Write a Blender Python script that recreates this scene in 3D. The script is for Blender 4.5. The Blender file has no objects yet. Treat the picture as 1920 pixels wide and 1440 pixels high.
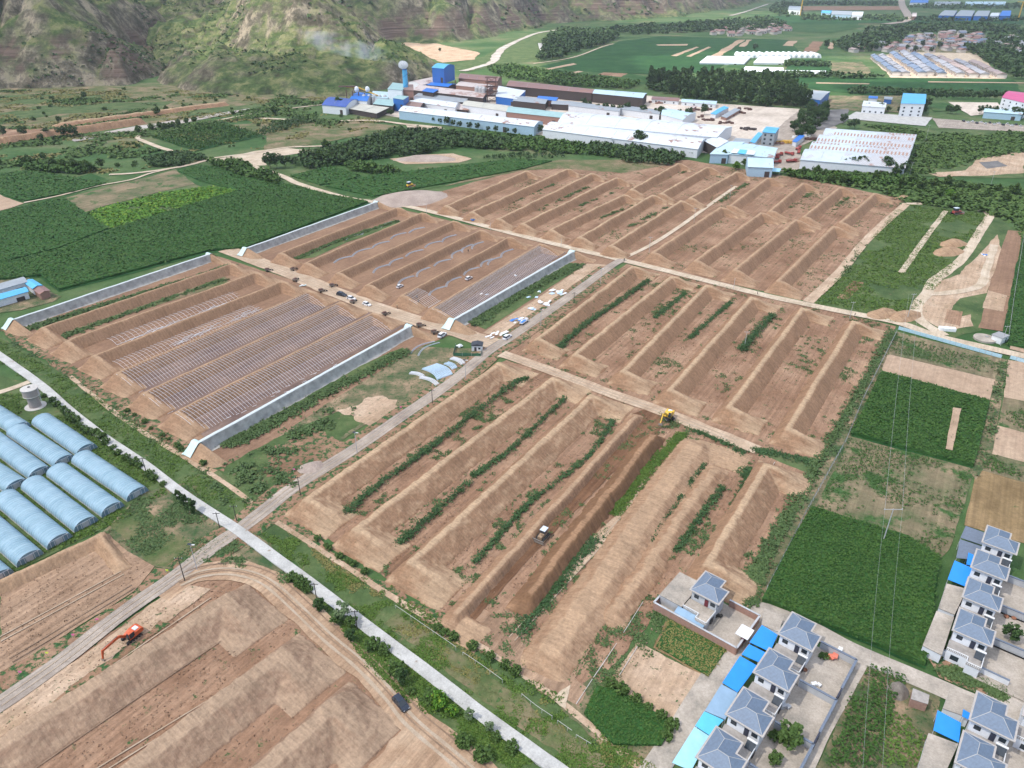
import bpy, math, random
import numpy as np
from mathutils import Vector, Matrix
random.seed(7); RNG = np.random.default_rng(11)
R = math.radians
S = bpy.context.scene; COL = S.collection
# ---------------------------------------------------------------- camera, sky, sun, exposure
CAMH = 135.0; PITCH = 29.5; FPX = 1380.0
cd = bpy.data.cameras.new('camera'); cam = bpy.data.objects.new('camera', cd); COL.objects.link(cam)
cam.location = (0, 0, CAMH); cam.rotation_euler = (R(90 - PITCH), 0, 0)
cd.sensor_width = 36; cd.lens = FPX / 1920 * 36; cd.clip_start = 1; cd.clip_end = 20000
S.camera = cam
SUN_EL, SUN_AZ = 56, -112          # azimuth measured from +Y towards +X
W = bpy.data.worlds.new('World'); S.world = W; W.use_nodes = True
nt = W.node_tree; bg = nt.nodes['Background']
sky = nt.nodes.new('ShaderNodeTexSky'); sky.sky_type = 'NISHITA'; sky.sun_disc = False
sky.sun_elevation = R(SUN_EL); sky.sun_rotation = R(SUN_AZ); sky.dust_density = 2.5; sky.altitude = 1500; sky.air_density = 1.0
nt.links.new(sky.outputs[0], bg.inputs[0]); bg.inputs[1].default_value = 0.15
sd = bpy.data.lights.new('sun', 'SUN'); sun = bpy.data.objects.new('sun', sd); COL.objects.link(sun)
sd.energy = 4.2; sd.angle = R(0.6); sd.color = (1.0, 0.955, 0.88)
_d = Vector((math.sin(R(SUN_AZ)) * math.cos(R(SUN_EL)), math.cos(R(SUN_AZ)) * math.cos(R(SUN_EL)), math.sin(R(SUN_EL))))
SUNDIR = _d
sun.rotation_euler = _d.to_track_quat('Z', 'Y').to_euler()
S.view_settings.view_transform = 'Standard'; S.view_settings.look = 'None'; S.view_settings.gamma = 1
S.view_settings.exposure = 0.6
S.cycles.max_bounces = 5; S.cycles.transparent_max_bounces = 12; S.cycles.volume_bounces = 2
# ---------------------------------------------------------------- pixel of the photograph -> point of the ground
cP, sP = math.cos(R(PITCH)), math.sin(R(PITCH))
def G(px, py, z=0.0):
    a = (px - 960) / FPX; b = (720 - py) / FPX
    dy = cP + b * sP; dz = -sP + b * cP
    t = (z - CAMH) / dz
    return Vector((a * t, dy * t, z))
def GP(pts, z=0.0): return [G(p[0], p[1], z) for p in pts]
YAW = 33.0                           # direction of the plots
U = Vector((math.sin(R(YAW)), math.cos(R(YAW)), 0)); V = Vector((-U.y, U.x, 0))
UA = math.atan2(U.y, U.x)
# ---------------------------------------------------------------- noise
_T = RNG.random((256, 256)).astype(np.float32)
def vnoise(x, y):
    xi = np.floor(x).astype(int); yi = np.floor(y).astype(int); fx = x - xi; fy = y - yi
    fx = fx * fx * (3 - 2 * fx); fy = fy * fy * (3 - 2 * fy)
    a = _T[xi & 255, yi & 255]; b = _T[(xi + 1) & 255, yi & 255]; c = _T[xi & 255, (yi + 1) & 255]; d = _T[(xi + 1) & 255, (yi + 1) & 255]
    return (a * (1 - fx) + b * fx) * (1 - fy) + (c * (1 - fx) + d * fx) * fy
def fbm(x, y, o=4):
    s = 0; a = .5
    for i in range(o):
        s = s + a * (vnoise(x + 17.3 * i, y + 9.1 * i) - .5); x = x * 2.03; y = y * 2.03; a *= .5
    return s                         # about -0.5 .. 0.5
# ---------------------------------------------------------------- object helpers
def tag(o, label=None, cat=None, group=None, kind=None):
    if label: o['label'] = label
    if cat: o['category'] = cat
    if group: o['group'] = group
    if kind: o['kind'] = kind
    return o
def link(o, parent=None):
    COL.objects.link(o)
    if parent is not None: o.parent = parent
    return o
def empty(name, loc=(0, 0, 0), rz=0):
    o = bpy.data.objects.new(name, None); o.location = loc; o.rotation_euler = (0, 0, rz); o.empty_display_size = .5
    return link(o)
def kids(o): return [c for c in o.children]
def copy_tree(o, parent=None):
    c = o.copy(); link(c); c.parent = parent
    for ch in kids(o): copy_tree(ch, c)
    return c
class MB:
    """collects simple shapes, builds ONE mesh object"""
    def __init__(s): s.v = []; s.f = []; s.m = []
    def add(s, vs, fs, mi=0):
        n = len(s.v); s.v += [tuple(v) for v in vs]; s.f += [tuple(i + n for i in f) for f in fs]; s.m += [mi] * len(fs); return s
    def box(s, c, d, rz=0, mi=0, taper=1.0):
        hx, hy, hz = d[0] / 2, d[1] / 2, d[2] / 2; cr, sr = math.cos(rz), math.sin(rz); vs = []
        for sz in (-1, 1):
            k = taper if sz > 0 else 1
            for sx, sy in ((-1, -1), (1, -1), (1, 1), (-1, 1)):
                x, y = sx * hx * k, sy * hy * k
                vs.append((c[0] + x * cr - y * sr, c[1] + x * sr + y * cr, c[2] + sz * hz))
        return s.add(vs, [(3, 2, 1, 0), (4, 5, 6, 7), (0, 1, 5, 4), (1, 2, 6, 5), (2, 3, 7, 6), (3, 0, 4, 7)], mi)
    def bar(s, a, b, r, n=6, mi=0, r2=None):
        a, b = Vector(a), Vector(b); d = (b - a)
        if d.length < 1e-6: return s
        d.normalize(); x = d.orthogonal().normalized(); y = d.cross(x); r2 = r if r2 is None else r2
        vs = [a + (x * math.cos(t) + y * math.sin(t)) * r for t in [2 * math.pi * i / n for i in range(n)]]
        vs += [b + (x * math.cos(t) + y * math.sin(t)) * r2 for t in [2 * math.pi * i / n for i in range(n)]]
        fs = [(i, (i + 1) % n, n + (i + 1) % n, n + i) for i in range(n)] + [tuple(range(n))[::-1], tuple(range(n, 2 * n))]
        return s.add(vs, fs, mi)
    def tube(s, pts, r, n=5, mi=0):
        for a, b in zip(pts[:-1], pts[1:]): s.bar(a, b, r, n, mi)
        return s
    def lathe(s, c, prof, n=20, mi=0):
        vs = []; fs = []
        for r, z in prof: vs += [(c[0] + r * math.cos(2 * math.pi * i / n), c[1] + r * math.sin(2 * math.pi * i / n), c[2] + z) for i in range(n)]
        for k in range(len(prof) - 1): fs += [(k * n + i, k * n + (i + 1) % n, (k + 1) * n + (i + 1) % n, (k + 1) * n + i) for i in range(n)]
        fs += [tuple(range(n))[::-1], tuple(range((len(prof) - 1) * n, len(prof) * n))]
        return s.add(vs, fs, mi)
    def prism(s, poly, a, b, axis='y', mi=0):
        """poly of (p, q): extruded from a to b along axis ('y': p=x q=z, 'x': p=y q=z, 'z': p=x q=y)"""
        f = {'y': lambda p, q, t: (p, t, q), 'x': lambda p, q, t: (t, p, q), 'z': lambda p, q, t: (p, q, t)}[axis]
        n = len(poly); vs = [f(p, q, a) for p, q in poly] + [f(p, q, b) for p, q in poly]
        return s.add(vs, [(i, (i + 1) % n, n + (i + 1) % n, n + i) for i in range(n)] + [tuple(range(n))[::-1], tuple(range(n, 2 * n))], mi)
    def build(s, name, mats, parent=None, smooth=False, loc=None, rz=0):
        me = bpy.data.meshes.new(name); me.from_pydata(s.v, [], s.f)
        for m in (mats if isinstance(mats, (list, tuple)) else [mats]): me.materials.append(m)
        if any(s.m): me.polygons.foreach_set('material_index', s.m)
        if smooth: me.polygons.foreach_set('use_smooth', [True] * len(s.f))
        me.validate(); me.update()
        o = bpy.data.objects.new(name, me)
        if loc is not None: o.location = loc
        o.rotation_euler = (0, 0, rz)
        return link(o, parent)
def np_mesh(name, v, f, mats, parent=None, smooth=False, midx=None):
    """fast mesh from numpy vertices (n,3) and faces (m,k)"""
    me = bpy.data.meshes.new(name); v = np.asarray(v, np.float32); f = np.asarray(f, np.int32); k = f.shape[1]
    me.vertices.add(len(v)); me.vertices.foreach_set('co', v.ravel())
    me.loops.add(f.size); me.loops.foreach_set('vertex_index', f.ravel())
    me.polygons.add(len(f)); me.polygons.foreach_set('loop_start', np.arange(len(f), dtype=np.int32) * k)
    if smooth: me.polygons.foreach_set('use_smooth', np.ones(len(f), bool))
    for m in (mats if isinstance(mats, (list, tuple)) else [mats]): me.materials.append(m)
    if midx is not None: me.polygons.foreach_set('material_index', np.asarray(midx, np.int32))
    me.update(calc_edges=True)
    return link(bpy.data.objects.new(name, me), parent)
def grid_faces(nx, ny):
    i = np.arange(nx - 1)[:, None] * ny + np.arange(ny - 1)[None, :]
    return np.stack([i, i + ny, i + ny + 1, i + 1], -1).reshape(-1, 4)
# ---------------------------------------------------------------- materials
def new_mat(name):
    m = bpy.data.materials.new(name); m.use_nodes = True
    return m, m.node_tree, m.node_tree.nodes['Principled BSDF']
def N(t, typ, **kw):
    n = t.nodes.new(typ)
    for k, v in kw.items():
        if k in ('inp',):
            for kk, vv in v.items(): n.inputs[kk].default_value = vv
        else: setattr(n, k, v)
    return n
def coords(t, obj=False, rot=0.0, scale=(1, 1, 1)):
    tc = t.nodes.new('ShaderNodeTexCoord')
    o = tc.outputs['Object']
    if rot:
        m0 = t.nodes.new('ShaderNodeMapping'); m0.inputs['Rotation'].default_value = (0, 0, rot); t.links.new(o, m0.inputs[0]); o = m0.outputs[0]
    mp = t.nodes.new('ShaderNodeMapping'); mp.inputs['Scale'].default_value = scale
    t.links.new(o, mp.inputs[0]); return mp.outputs[0]
def noise(t, vec, sc, det=4, rough=.6):
    n = t.nodes.new('ShaderNodeTexNoise'); n.inputs['Scale'].default_value = sc; n.inputs['Detail'].default_value = det; n.inputs['Roughness'].default_value = rough
    t.links.new(vec, n.inputs['Vector']); return n.outputs['Fac']
def ramp(t, fac, stops):
    r = t.nodes.new('ShaderNodeValToRGB'); e = r.color_ramp.elements
    while len(e) < len(stops): e.new(.5)
    for i, (p, c) in enumerate(stops):
        e[i].position = p; e[i].color = (c[0], c[1], c[2], 1) if not isinstance(c, (int, float)) else (c, c, c, 1)
    t.links.new(fac, r.inputs[0]); return r.outputs[0]
def mix(t, fac, a, b, mode='MIX'):
    n = t.nodes.new('ShaderNodeMixRGB'); n.blend_type = mode
    for s, x in ((0, fac), (1, a), (2, b)):
        if isinstance(x, (int, float)): n.inputs[s].default_value = x if s == 0 else (x, x, x, 1)
        elif isinstance(x, tuple): n.inputs[s].default_value = (x[0], x[1], x[2], 1)
        else: t.links.new(x, n.inputs[s])
    return n.outputs[0]
def bump(t, b, h, dist=.3, strength=.6):
    n = t.nodes.new('ShaderNodeBump'); n.inputs['Distance'].default_value = dist; n.inputs['Strength'].default_value = strength
    t.links.new(h, n.inputs['Height']); t.links.new(n.outputs[0], b.inputs['Normal'])
def plain(name, c, rough=.6, metal=0, var=.12, sc=1.5):
    m, t, b = new_mat(name); b.inputs['Roughness'].default_value = rough; b.inputs['Metallic'].default_value = metal
    v = coords(t); n = noise(t, v, sc, 5)
    t.links.new(ramp(t, n, [(.3, tuple(x * (1 - var) for x in c)), (.7, tuple(min(1, x * (1 + var)) for x in c))]), b.inputs['Base Color'])
    return m
def ground_mat(name, cols, sc=.06, green=None, gfrac=.0, gsc=.25, stripe=0.0, srot=-UA, ssc=.9, bmp=.25, rough=.95, tracks=None):
    """soil or grass: colour patches at several scales, optional weeds, optional drag lines along the plots"""
    m, t, b = new_mat(name); b.inputs['Roughness'].default_value = rough; b.inputs['Specular IOR Level'].default_value = .15
    v = coords(t); n1 = noise(t, v, sc, 6, .65); n2 = noise(t, v, sc * 14, 5, .7)
    k = len(cols) - 1
    c = ramp(t, n1, [(.34 + .32 * i / k, cols[i]) for i in range(k + 1)])
    c = mix(t, .55, c, ramp(t, n2, [(.25, .30), (.75, .72)]), 'OVERLAY')
    n7 = noise(t, v, max(2.2, sc * 60), 4, .8); c = mix(t, .5, c, ramp(t, n7, [(.3, .34), (.7, .66)]), 'OVERLAY')
    h = mix(t, .4, n2, n7)
    if stripe:
        vs = coords(t, rot=srot, scale=(.03, 1, 1)); n3 = noise(t, vs, ssc, 4, .7)
        c = mix(t, stripe, c, ramp(t, n3, [(.3, .25), (.7, .75)]), 'OVERLAY')
    if green is not None and gfrac > 0:
        n4 = noise(t, v, gsc, 7, .72); th = .72 - .32 * gfrac
        fac = ramp(t, n4, [(th - .03, 0.0), (th + .03, 1.0)])
        n5 = noise(t, v, 1.1, 4, .7)
        c = mix(t, fac, c, ramp(t, n5, [(.3, tuple(x * .6 for x in green)), (.7, tuple(x * 1.5 for x in green))]))
    t.links.new(c, b.inputs['Base Color']); bump(t, b, h, bmp, .7); return m
def leaf_mat(name, c1, c2, c3=None):
    m, t, b = new_mat(name); b.inputs['Roughness'].default_value = .65; b.inputs['Specular IOR Level'].default_value = .2
    g = t.nodes.new('ShaderNodeNewGeometry'); st = [(0, c1), (.75, c2)] + ([(1, c3)] if c3 else [])
    v = coords(t); n = noise(t, v, .15, 3)
    c = mix(t, .5, ramp(t, g.outputs['Random Per Island'], st), ramp(t, n, [(.35, c1), (.65, c2)]))
    t.links.new(c, b.inputs['Base Color']); return m
SOIL1, SOIL2, SOIL3 = (0.194, 0.11, 0.0658), (0.265, 0.159, 0.0996), (0.347, 0.223, 0.143)
GRN = (0.035, 0.085, 0.028)
M = {}
M['valley'] = ground_mat('valley_grass', [(0.035, 0.085, 0.024), (0.055, 0.11, 0.034), (0.09, 0.135, 0.05), (0.163, 0.152, 0.0799)], .012, bmp=.5)
M['soil'] = ground_mat('plot_soil', [SOIL1, SOIL2, SOIL3], .05, GRN, .30, .35, .5)
M['soil_clean'] = ground_mat('levelled_soil', [(0.204, 0.121, 0.077), (0.245, 0.149, 0.094), (0.286, 0.178, 0.112)], .05, GRN, .06, .5, .3)
M['soil_weedy'] = ground_mat('weedy_soil', [SOIL1, SOIL2, SOIL3], .05, GRN, .62, .5, .2)
M['soil_fresh'] = ground_mat('fresh_dug_soil', [(0.122, 0.0626, 0.0348), (0.158, 0.0843, 0.047), (0.204, 0.112, 0.0639)], .06, stripe=.6)
M['soil_pale'] = ground_mat('pale_dry_soil', [(0.337, 0.231, 0.146), (0.428, 0.304, 0.206), (0.51, 0.381, 0.272)], .06, GRN, .32, .7, .35)
M['scraped'] = ground_mat('scraped_soil', [(0.245, 0.155, 0.0977), (0.306, 0.201, 0.13), (0.357, 0.24, 0.158)], .07, GRN, .05, .4, .7, ssc=.6)
M['berm'] = None
M['haul'] = ground_mat('haul_road_soil', [(0.306, 0.196, 0.122), (0.367, 0.245, 0.156), (0.449, 0.323, 0.216)], .12, stripe=.5, ssc=1.2, bmp=.15)
M['dirt_road'] = ground_mat('dirt_road', [(0.367, 0.259, 0.174), (0.459, 0.338, 0.234), (0.53, 0.411, 0.296)], .12, stripe=.3, ssc=1.4, bmp=.1)
M['track'] = ground_mat('pale_track', [(0.408, 0.323, 0.226), (0.51, 0.411, 0.3), (0.571, 0.479, 0.366)], .12, GRN, .18, .3, .3, bmp=.1)
M['gravel_road'] = ground_mat('gravel_road', [(0.265, 0.22, 0.184), (0.337, 0.284, 0.234), (0.408, 0.343, 0.282)], .1, stripe=.45, ssc=1.6, bmp=.06)
M['concrete'] = ground_mat('concrete_path', [(.37, .36, .335), (.45, .44, .41), (.51, .5, .47)], .2, (.26, .21, .16), .2, .35, bmp=.03)
M['yard'] = ground_mat('yard_concrete', [(0.26, 0.235, 0.2), (0.377, 0.328, 0.272), (0.469, 0.411, 0.348)], .15, bmp=.03)
M['grass'] = ground_mat('rough_grass', [(0.045, 0.08, 0.027), (0.075, 0.115, 0.04), (0.12, 0.15, 0.06)], .07, (0.163, 0.128, 0.0705), .3, .3)
M['grass_dry'] = ground_mat('patchy_grass', [(0.06, 0.095, 0.03), (0.11, 0.125, 0.05), (0.194, 0.157, 0.0893), (0.275, 0.196, 0.122)], .05, (0.05, 0.1, 0.03), .4, .6)
M['verge'] = ground_mat('roadside_weeds', [(0.05, 0.09, 0.035), (0.153, 0.137, 0.0752), (0.337, 0.235, 0.15)], .12, (0.04, 0.09, 0.03), .45, .8)
M['crop'] = ground_mat('crop_ground', [(0.014, 0.058, 0.016), (0.022, 0.074, 0.02), (0.034, 0.092, 0.026)], .03, stripe=.4, ssc=.7)
M['crop2'] = ground_mat('pale_crop_ground', [(0.024, 0.075, 0.02), (0.042, 0.098, 0.028), (0.08, 0.122, 0.042)], .03, stripe=.3, ssc=.7)
M['mottled'] = ground_mat('thin_crop_ground', [(0.07, 0.1, 0.04), (0.173, 0.147, 0.0846), (0.265, 0.196, 0.122)], .045, (0.05, 0.1, 0.03), .5, .07, .5, ssc=.5)
M['tan'] = ground_mat('tilled_field', [(0.337, 0.235, 0.156), (0.388, 0.274, 0.188), (0.428, 0.313, 0.216)], .03, stripe=.25)
M['stubble'] = ground_mat('stubble_field', [(0.173, 0.117, 0.0564), (0.235, 0.161, 0.0799), (0.286, 0.196, 0.103)], .05, (0.07, 0.1, 0.03), .15, .1, .5, ssc=.6)
M['riverbed'] = ground_mat('river_gravel', [(0.3, 0.27, 0.24), (0.408, 0.362, 0.31), (0.47, 0.45, 0.42)], .03, (0.1, 0.14, 0.05), .3, .02)
M['hardstand'] = ground_mat('factory_yard', [(0.428, 0.362, 0.292), (0.561, 0.479, 0.394), (0.632, 0.549, 0.47)], .02, stripe=.2, ssc=.3)
M['asphalt'] = ground_mat('asphalt', [(0.11, 0.105, 0.1), (0.15, 0.145, 0.14), (0.2, 0.19, 0.18)], .05)
# ---------------------------------------------------------------- sheets and strips of the setting
_n = [0]
def lay_z(layer, p):
    _n[0] += 1
    return (layer * .04 + (_n[0] % 40) * .0009 + .01) * max(1, p.length / 400)
def jitter_poly(P, step, amp, closed=True):
    out = []; n = len(P)
    for i in range(n if closed else n - 1):
        a, b = P[i], P[(i + 1) % n]; L = (b - a).length; k = max(1, min(400, int(L / step))); d = (b - a).normalized(); nn = Vector((-d.y, d.x, 0))
        for j in range(k):
            p = a.lerp(b, j / k); w = min(1, min(j, k - j) / 2)
            out.append(p + nn * amp * w * float(2 * fbm(np.float64(p.x / (step * 4)), np.float64(p.y / (step * 4)), 3)))
    if not closed: out.append(P[-1])
    return out
def sheet(name, px, mat, layer=1, amp=.6, step=None, label=None, kind='structure', z=None):
    P = GP(px); c = sum(P, Vector()) / len(P); s = c.length / 150 if step is None else step
    Q = jitter_poly(P, s, amp * max(1, c.length / 300)); z = lay_z(layer, c) if z is None else z
    me = bpy.data.meshes.new(name); me.from_pydata([(q.x, q.y, z) for q in Q], [], [tuple(range(len(Q)))]); me.materials.append(M[mat] if isinstance(mat, str) else mat)
    if me.polygons[0].normal.z < 0: me.flip_normals()
    o = link(bpy.data.objects.new(name, me)); tag(o, label, None, None, kind); return o
def smooth_line(P, k=6):
    out = []
    for i in range(len(P) - 1):
        p0 = P[max(i - 1, 0)]; p1 = P[i]; p2 = P[i + 1]; p3 = P[min(i + 2, len(P) - 1)]
        for j in range(k):
            t = j / k; out.append(.5 * ((2 * p1) + (p2 - p0) * t + (2 * p0 - 5 * p1 + 4 * p2 - p3) * t * t + (3 * p1 - p0 - 3 * p2 + p3) * t ** 3))
    out.append(P[-1]); return out
def strip(name, px, w, mat, layer=3, amp=.25, label=None, kind='structure', ww=None, thick=0):
    """a road or path following px; w metres wide (ww: width per point)"""
    P = smooth_line(GP(px), 8); n = len(P); z = lay_z(layer, P[n // 2]) + thick; vs = []
    for i, p in enumerate(P):
        d = (P[min(i + 1, n - 1)] - P[max(i - 1, 0)]).normalized(); nn = Vector((-d.y, d.x, 0))
        wi = w if ww is None else float(np.interp(i / (n - 1) * (len(ww) - 1), range(len(ww)), ww))
        j1 = float(fbm(np.float64(p.x / 6), np.float64(p.y / 6), 3)) * amp * 2; j2 = float(fbm(np.float64(p.x / 6 + 50), np.float64(p.y / 6), 3)) * amp * 2
        a = p + nn * (wi / 2 + j1); b = p - nn * (wi / 2 + j2)
        vs += [(a.x, a.y, z), (b.x, b.y, z)]
    fs = [(2 * i, 2 * i + 1, 2 * i + 3, 2 * i + 2) for i in range(n - 1)]
    if thick:
        m = len(vs); vs += [(x, y, -.1) for x, y, _ in vs]
        fs += [(2 * i + 2, 2 * i + 2 + m, 2 * i + m, 2 * i) for i in range(n - 1)] + [(2 * i + 1, 2 * i + 1 + m, 2 * i + 3 + m, 2 * i + 3) for i in range(n - 1)]
    me = bpy.data.meshes.new(name); me.from_pydata(vs, [], fs); me.materials.append(M[mat])
    o = link(bpy.data.objects.new(name, me)); tag(o, label, None, None, kind); return o
# ================================================================ SETTING: ground, fields, roads
def big_ground():
    P = [(-6000, -200), (6000, -200), (6000, 9000), (-6000, 9000)]
    me = bpy.data.meshes.new('ground'); me.from_pydata([(x, y, -.06) for x, y in P], [], [(0, 1, 2, 3)]); me.materials.append(M['valley'])
    tag(link(bpy.data.objects.new('ground', me)), 'broad green valley floor under all the fields', kind='structure')
big_ground()
# ---- soil under the plots
sheet('bare_ground', [(405, 470), (705, 382), (1165, 487), (920, 640)], 'soil_clean', 1, .8, label='levelled brown soil of the plots beside the corn fields')
sheet('bare_ground', [(8, 606), (400, 478), (860, 622), (790, 650), (430, 880), (345, 850), (200, 745)], 'soil_clean', 1, .8, label='levelled brown soil under the metal hoop rows')
sheet('bare_ground', [(740, 382), (1000, 312), (1290, 300), (1560, 345), (1700, 375), (1515, 565), (1165, 487), (860, 410)], 'soil', 1, 1.2, label='reddish soil of the far plots beyond the upper road')
sheet('bare_ground', [(1175, 495), (1680, 612), (1620, 710), (1530, 860), (1400, 838), (950, 662)], 'soil', 1, 1.0, label='reddish soil of the plots right of the gravel road')
sheet('bare_ground', [(950, 675), (1230, 765), (1400, 840), (1520, 890), (1430, 1130), (1250, 1120), (1090, 1330), (960, 1250), (780, 1120), (530, 955)], 'soil', 1, 1.0, label='reddish soil of the plots around the bulldozer')
sheet('bare_ground', [(0, 1335), (330, 1100), (450, 1075), (560, 1120), (700, 1240), (900, 1440), (1000, 1500), (0, 1500)], 'soil', 1, 1.0, label='churned soil of the excavation below the orange excavator')
sheet('bare_ground', [(0, 1090), (190, 998), (290, 1062), (250, 1110), (0, 1270)], 'scraped', 2, .8, label='scraped tan floor of the shallow pit beside the gravel road')
# ---- land between, left of gravel road
sheet('grass_strip', [(-20, 620), (190, 742), (350, 870), (480, 945), (445, 985), (250, 840), (-20, 662)], 'grass', 2, .8, label='long green verge above the white concrete path')
sheet('grass_strip', [(470, 990), (520, 975), (640, 1065), (800, 1165), (980, 1290), (1230, 1440), (1260, 1500), (1080, 1500), (1040, 1440), (800, 1245), (600, 1095)], 'grass', 2, .8, label='long green verge beside the lower half of the concrete path')
sheet('dry_grass_patch', [(745, 1150), (850, 1220), (1000, 1330), (1130, 1440), (1085, 1440), (940, 1340), (800, 1230), (720, 1170)], 'grass_dry', 3, .8, label='yellowing grass in the middle of the lower verge')
sheet('grass_ground', [(-20, 700), (60, 720), (330, 915), (270, 955), (0, 1085), (-20, 1085)], 'grass', 2, .8, label='grass around the blue plastic tunnels')
sheet('weedy_ground', [(265, 925), (350, 905), (440, 1000), (330, 1075), (285, 1060), (190, 1000)], 'verge', 2, .8, label='weedy plot below the blue plastic tunnels')
sheet('grass_patch', [(205, 985), (265, 950), (395, 1045), (330, 1065), (285, 1060)], 'grass_dry', 3, .8, label='green patch beside the corner of the scraped pit')
sheet('grass_patch', [(450, 1005), (480, 1000), (600, 1110), (620, 1150), (520, 1090), (430, 1060), (380, 1050)], 'verge', 2, .8, label='weedy bank between concrete path and haul road')
sheet('grass_patch', [(600, 1120), (660, 1140), (760, 1240), (900, 1345), (1010, 1440), (1000, 1500), (960, 1500), (830, 1370), (700, 1260), (640, 1200)], 'grass', 3, .9, label='dark green bank between concrete path and haul road')
sheet('weedy_ground', [(430, 880), (500, 905), (560, 880), (680, 800), (830, 715), (905, 655), (790, 650), (640, 740)], 'verge', 2, .8, label='rough weedy ground beside the gravel road')
sheet('bare_patch', [(630, 770), (700, 745), (745, 750), (755, 775), (700, 803)], 'soil_pale', 3, 4, label='pale bare patch near the gravel road')
sheet('bare_patch', [(500, 850), (590, 800), (655, 830), (610, 870), (560, 885), (500, 895)], 'soil_weedy', 3, 4, label='weedy pale patch near the lone street lamp')
sheet('weedy_ground', [(410, 880), (560, 800), (640, 770), (680, 790), (545, 895), (470, 945)], 'grass', 2, .9, label='green rough ground at the end of the net wall')
sheet('grass_strip', [(415, 822), (470, 815), (600, 745), (765, 660), (755, 652), (620, 710)], 'grass', 3, .5, label='dark green strip at the foot of the lower net wall')
sheet('grass_strip', [(880, 605), (910, 618), (1000, 560), (1095, 497), (1060, 492), (980, 540)], 'grass', 3, .5, label='green strip at the foot of the upper net wall')
sheet('bare_strip', [(905, 625), (960, 632), (1060, 555), (1140, 497), (1100, 495), (1010, 558)], 'soil_pale', 2, .5, label='pale ground between net wall and gravel road')
sheet('grass_strip', [(45, 615), (180, 575), (380, 515), (440, 498), (425, 512), (290, 550), (80, 622)], 'grass', 3, .5, label='green strip at the foot of the leftmost net wall')
sheet('grass_strip', [(95, 640), (210, 600), (430, 530), (420, 515), (260, 570), (150, 610)], 'grass_dry', 4, .5, label='green floor of the second plot from the corn')
sheet('grass_strip', [(555, 487), (600, 470), (660, 440), (745, 413), (755, 420), (650, 455), (590, 483)], 'grass', 3, .5, label='green floor of the plot with curved pipes')
# ---- middle right: green land around the pale loop track
sheet('green_ground', [(1690, 380), (1860, 402), (1900, 430), (1840, 620), (1770, 640), (1680, 608), (1530, 570), (1600, 500)], 'grass', 2, 1.2, label='green wasteland inside the pale loop track')
sheet('bare_patch', [(1745, 530), (1800, 515), (1870, 440), (1878, 470), (1850, 550), (1800, 560), (1770, 600), (1820, 590), (1825, 612), (1770, 620), (1735, 600), (1715, 580), (1738, 550)], 'soil_pale', 3, 1.0, label='pale bare patch around the loop track')
sheet('bare_patch', [(1568, 560), (1600, 527), (1620, 530), (1590, 562)], 'soil', 3, .6, label='brown rectangular scrape near the upper road')
sheet('bare_patch', [(1770, 605), (1775, 580), (1805, 585), (1800, 612)], 'soil', 4, .5, label='small brown plot inside the loop track')
sheet('tilled_strip', [(1890, 432), (1918, 435), (1880, 622), (1834, 615), (1852, 545)], 'soil_clean', 4, .5, label='long tilled brown strip at the right edge')
sheet('pale_patch', [(1852, 545), (1888, 555), (1881, 585), (1842, 578)], 'soil_pale', 5, .4, label='pale square on the tilled brown strip')
sheet('grass_strip', [(1915, 440), (1960, 430), (1990, 680), (1890, 650), (1880, 625)], 'crop', 3, .5, label='green field beyond the right fence')
sheet('tilled_field', [(1900, 600), (1990, 612), (1990, 680), (1893, 655)], 'tan', 4, .5, label='tan field right of the white hut')
# ---- the fields right of the long fence
sheet('field_ground', [(1682, 622), (1877, 672), (1866, 712), (1664, 664)], 'mottled', 2, .4, label='thin green field under the light blue fence')
sheet('tilled_field', [(1664, 664), (1866, 712), (1856, 753), (1650, 697)], 'tan', 2, .4, label='tan tilled strip between the crops')
sheet('field_ground', [(1650, 697), (1856, 753), (1826, 880), (1592, 818)], 'crop', 2, .4, label='ground under the upper corn field')
sheet('tilled_strip', [(1784, 772), (1800, 774), (1783, 853), (1770, 850)], 'tan', 6, .3, label='bare tan strip inside the upper corn field', z=1.78)
sheet('field_ground', [(1592, 818), (1826, 880), (1820, 905), (1780, 1030), (1760, 1050), (1700, 1010), (1520, 955)], 'mottled', 2, .4, label='thin mottled crop in the middle field')
sheet('field_ground', [(1522, 950), (1700, 1005), (1762, 1050), (1735, 1255), (1580, 1190), (1425, 1130)], 'crop', 2, .4, label='ground under the big dark corn field')
sheet('field_margin', [(1425, 1130), (1440, 1040), (1560, 830), (1676, 622), (1684, 624), (1590, 830), (1440, 1125)], 'verge', 3, .4, label='weedy margin left of the long fence')
sheet('weedy_strip', [(1875, 672), (1890, 675), (1860, 850), (1830, 900), (1822, 890), (1850, 780)], 'verge', 3, .4, label='weedy ditch between the fields')
sheet('tilled_field', [(1890, 675), (1990, 690), (1990, 765), (1882, 745)], 'tan', 2, .4, label='tan field near the right edge')
sheet('field_ground', [(1882, 745), (1990, 765), (1990, 830), (1870, 800)], 'mottled', 2, .4, label='green striped field near the right edge')
sheet('tilled_field', [(1870, 798), (1990, 830), (1990, 890), (1855, 850)], 'tan', 2, .4, label='lower tan field near the right edge')
sheet('field_ground', [(1855, 850), (1990, 885), (1990, 925), (1832, 880)], 'mottled', 2, .4, label='narrow striped field above the stubble')
sheet('stubble_field', [(1832, 880), (1990, 925), (1990, 1040), (1808, 985)], 'stubble', 2, .4, label='yellow brown stubble field behind the houses')
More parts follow.
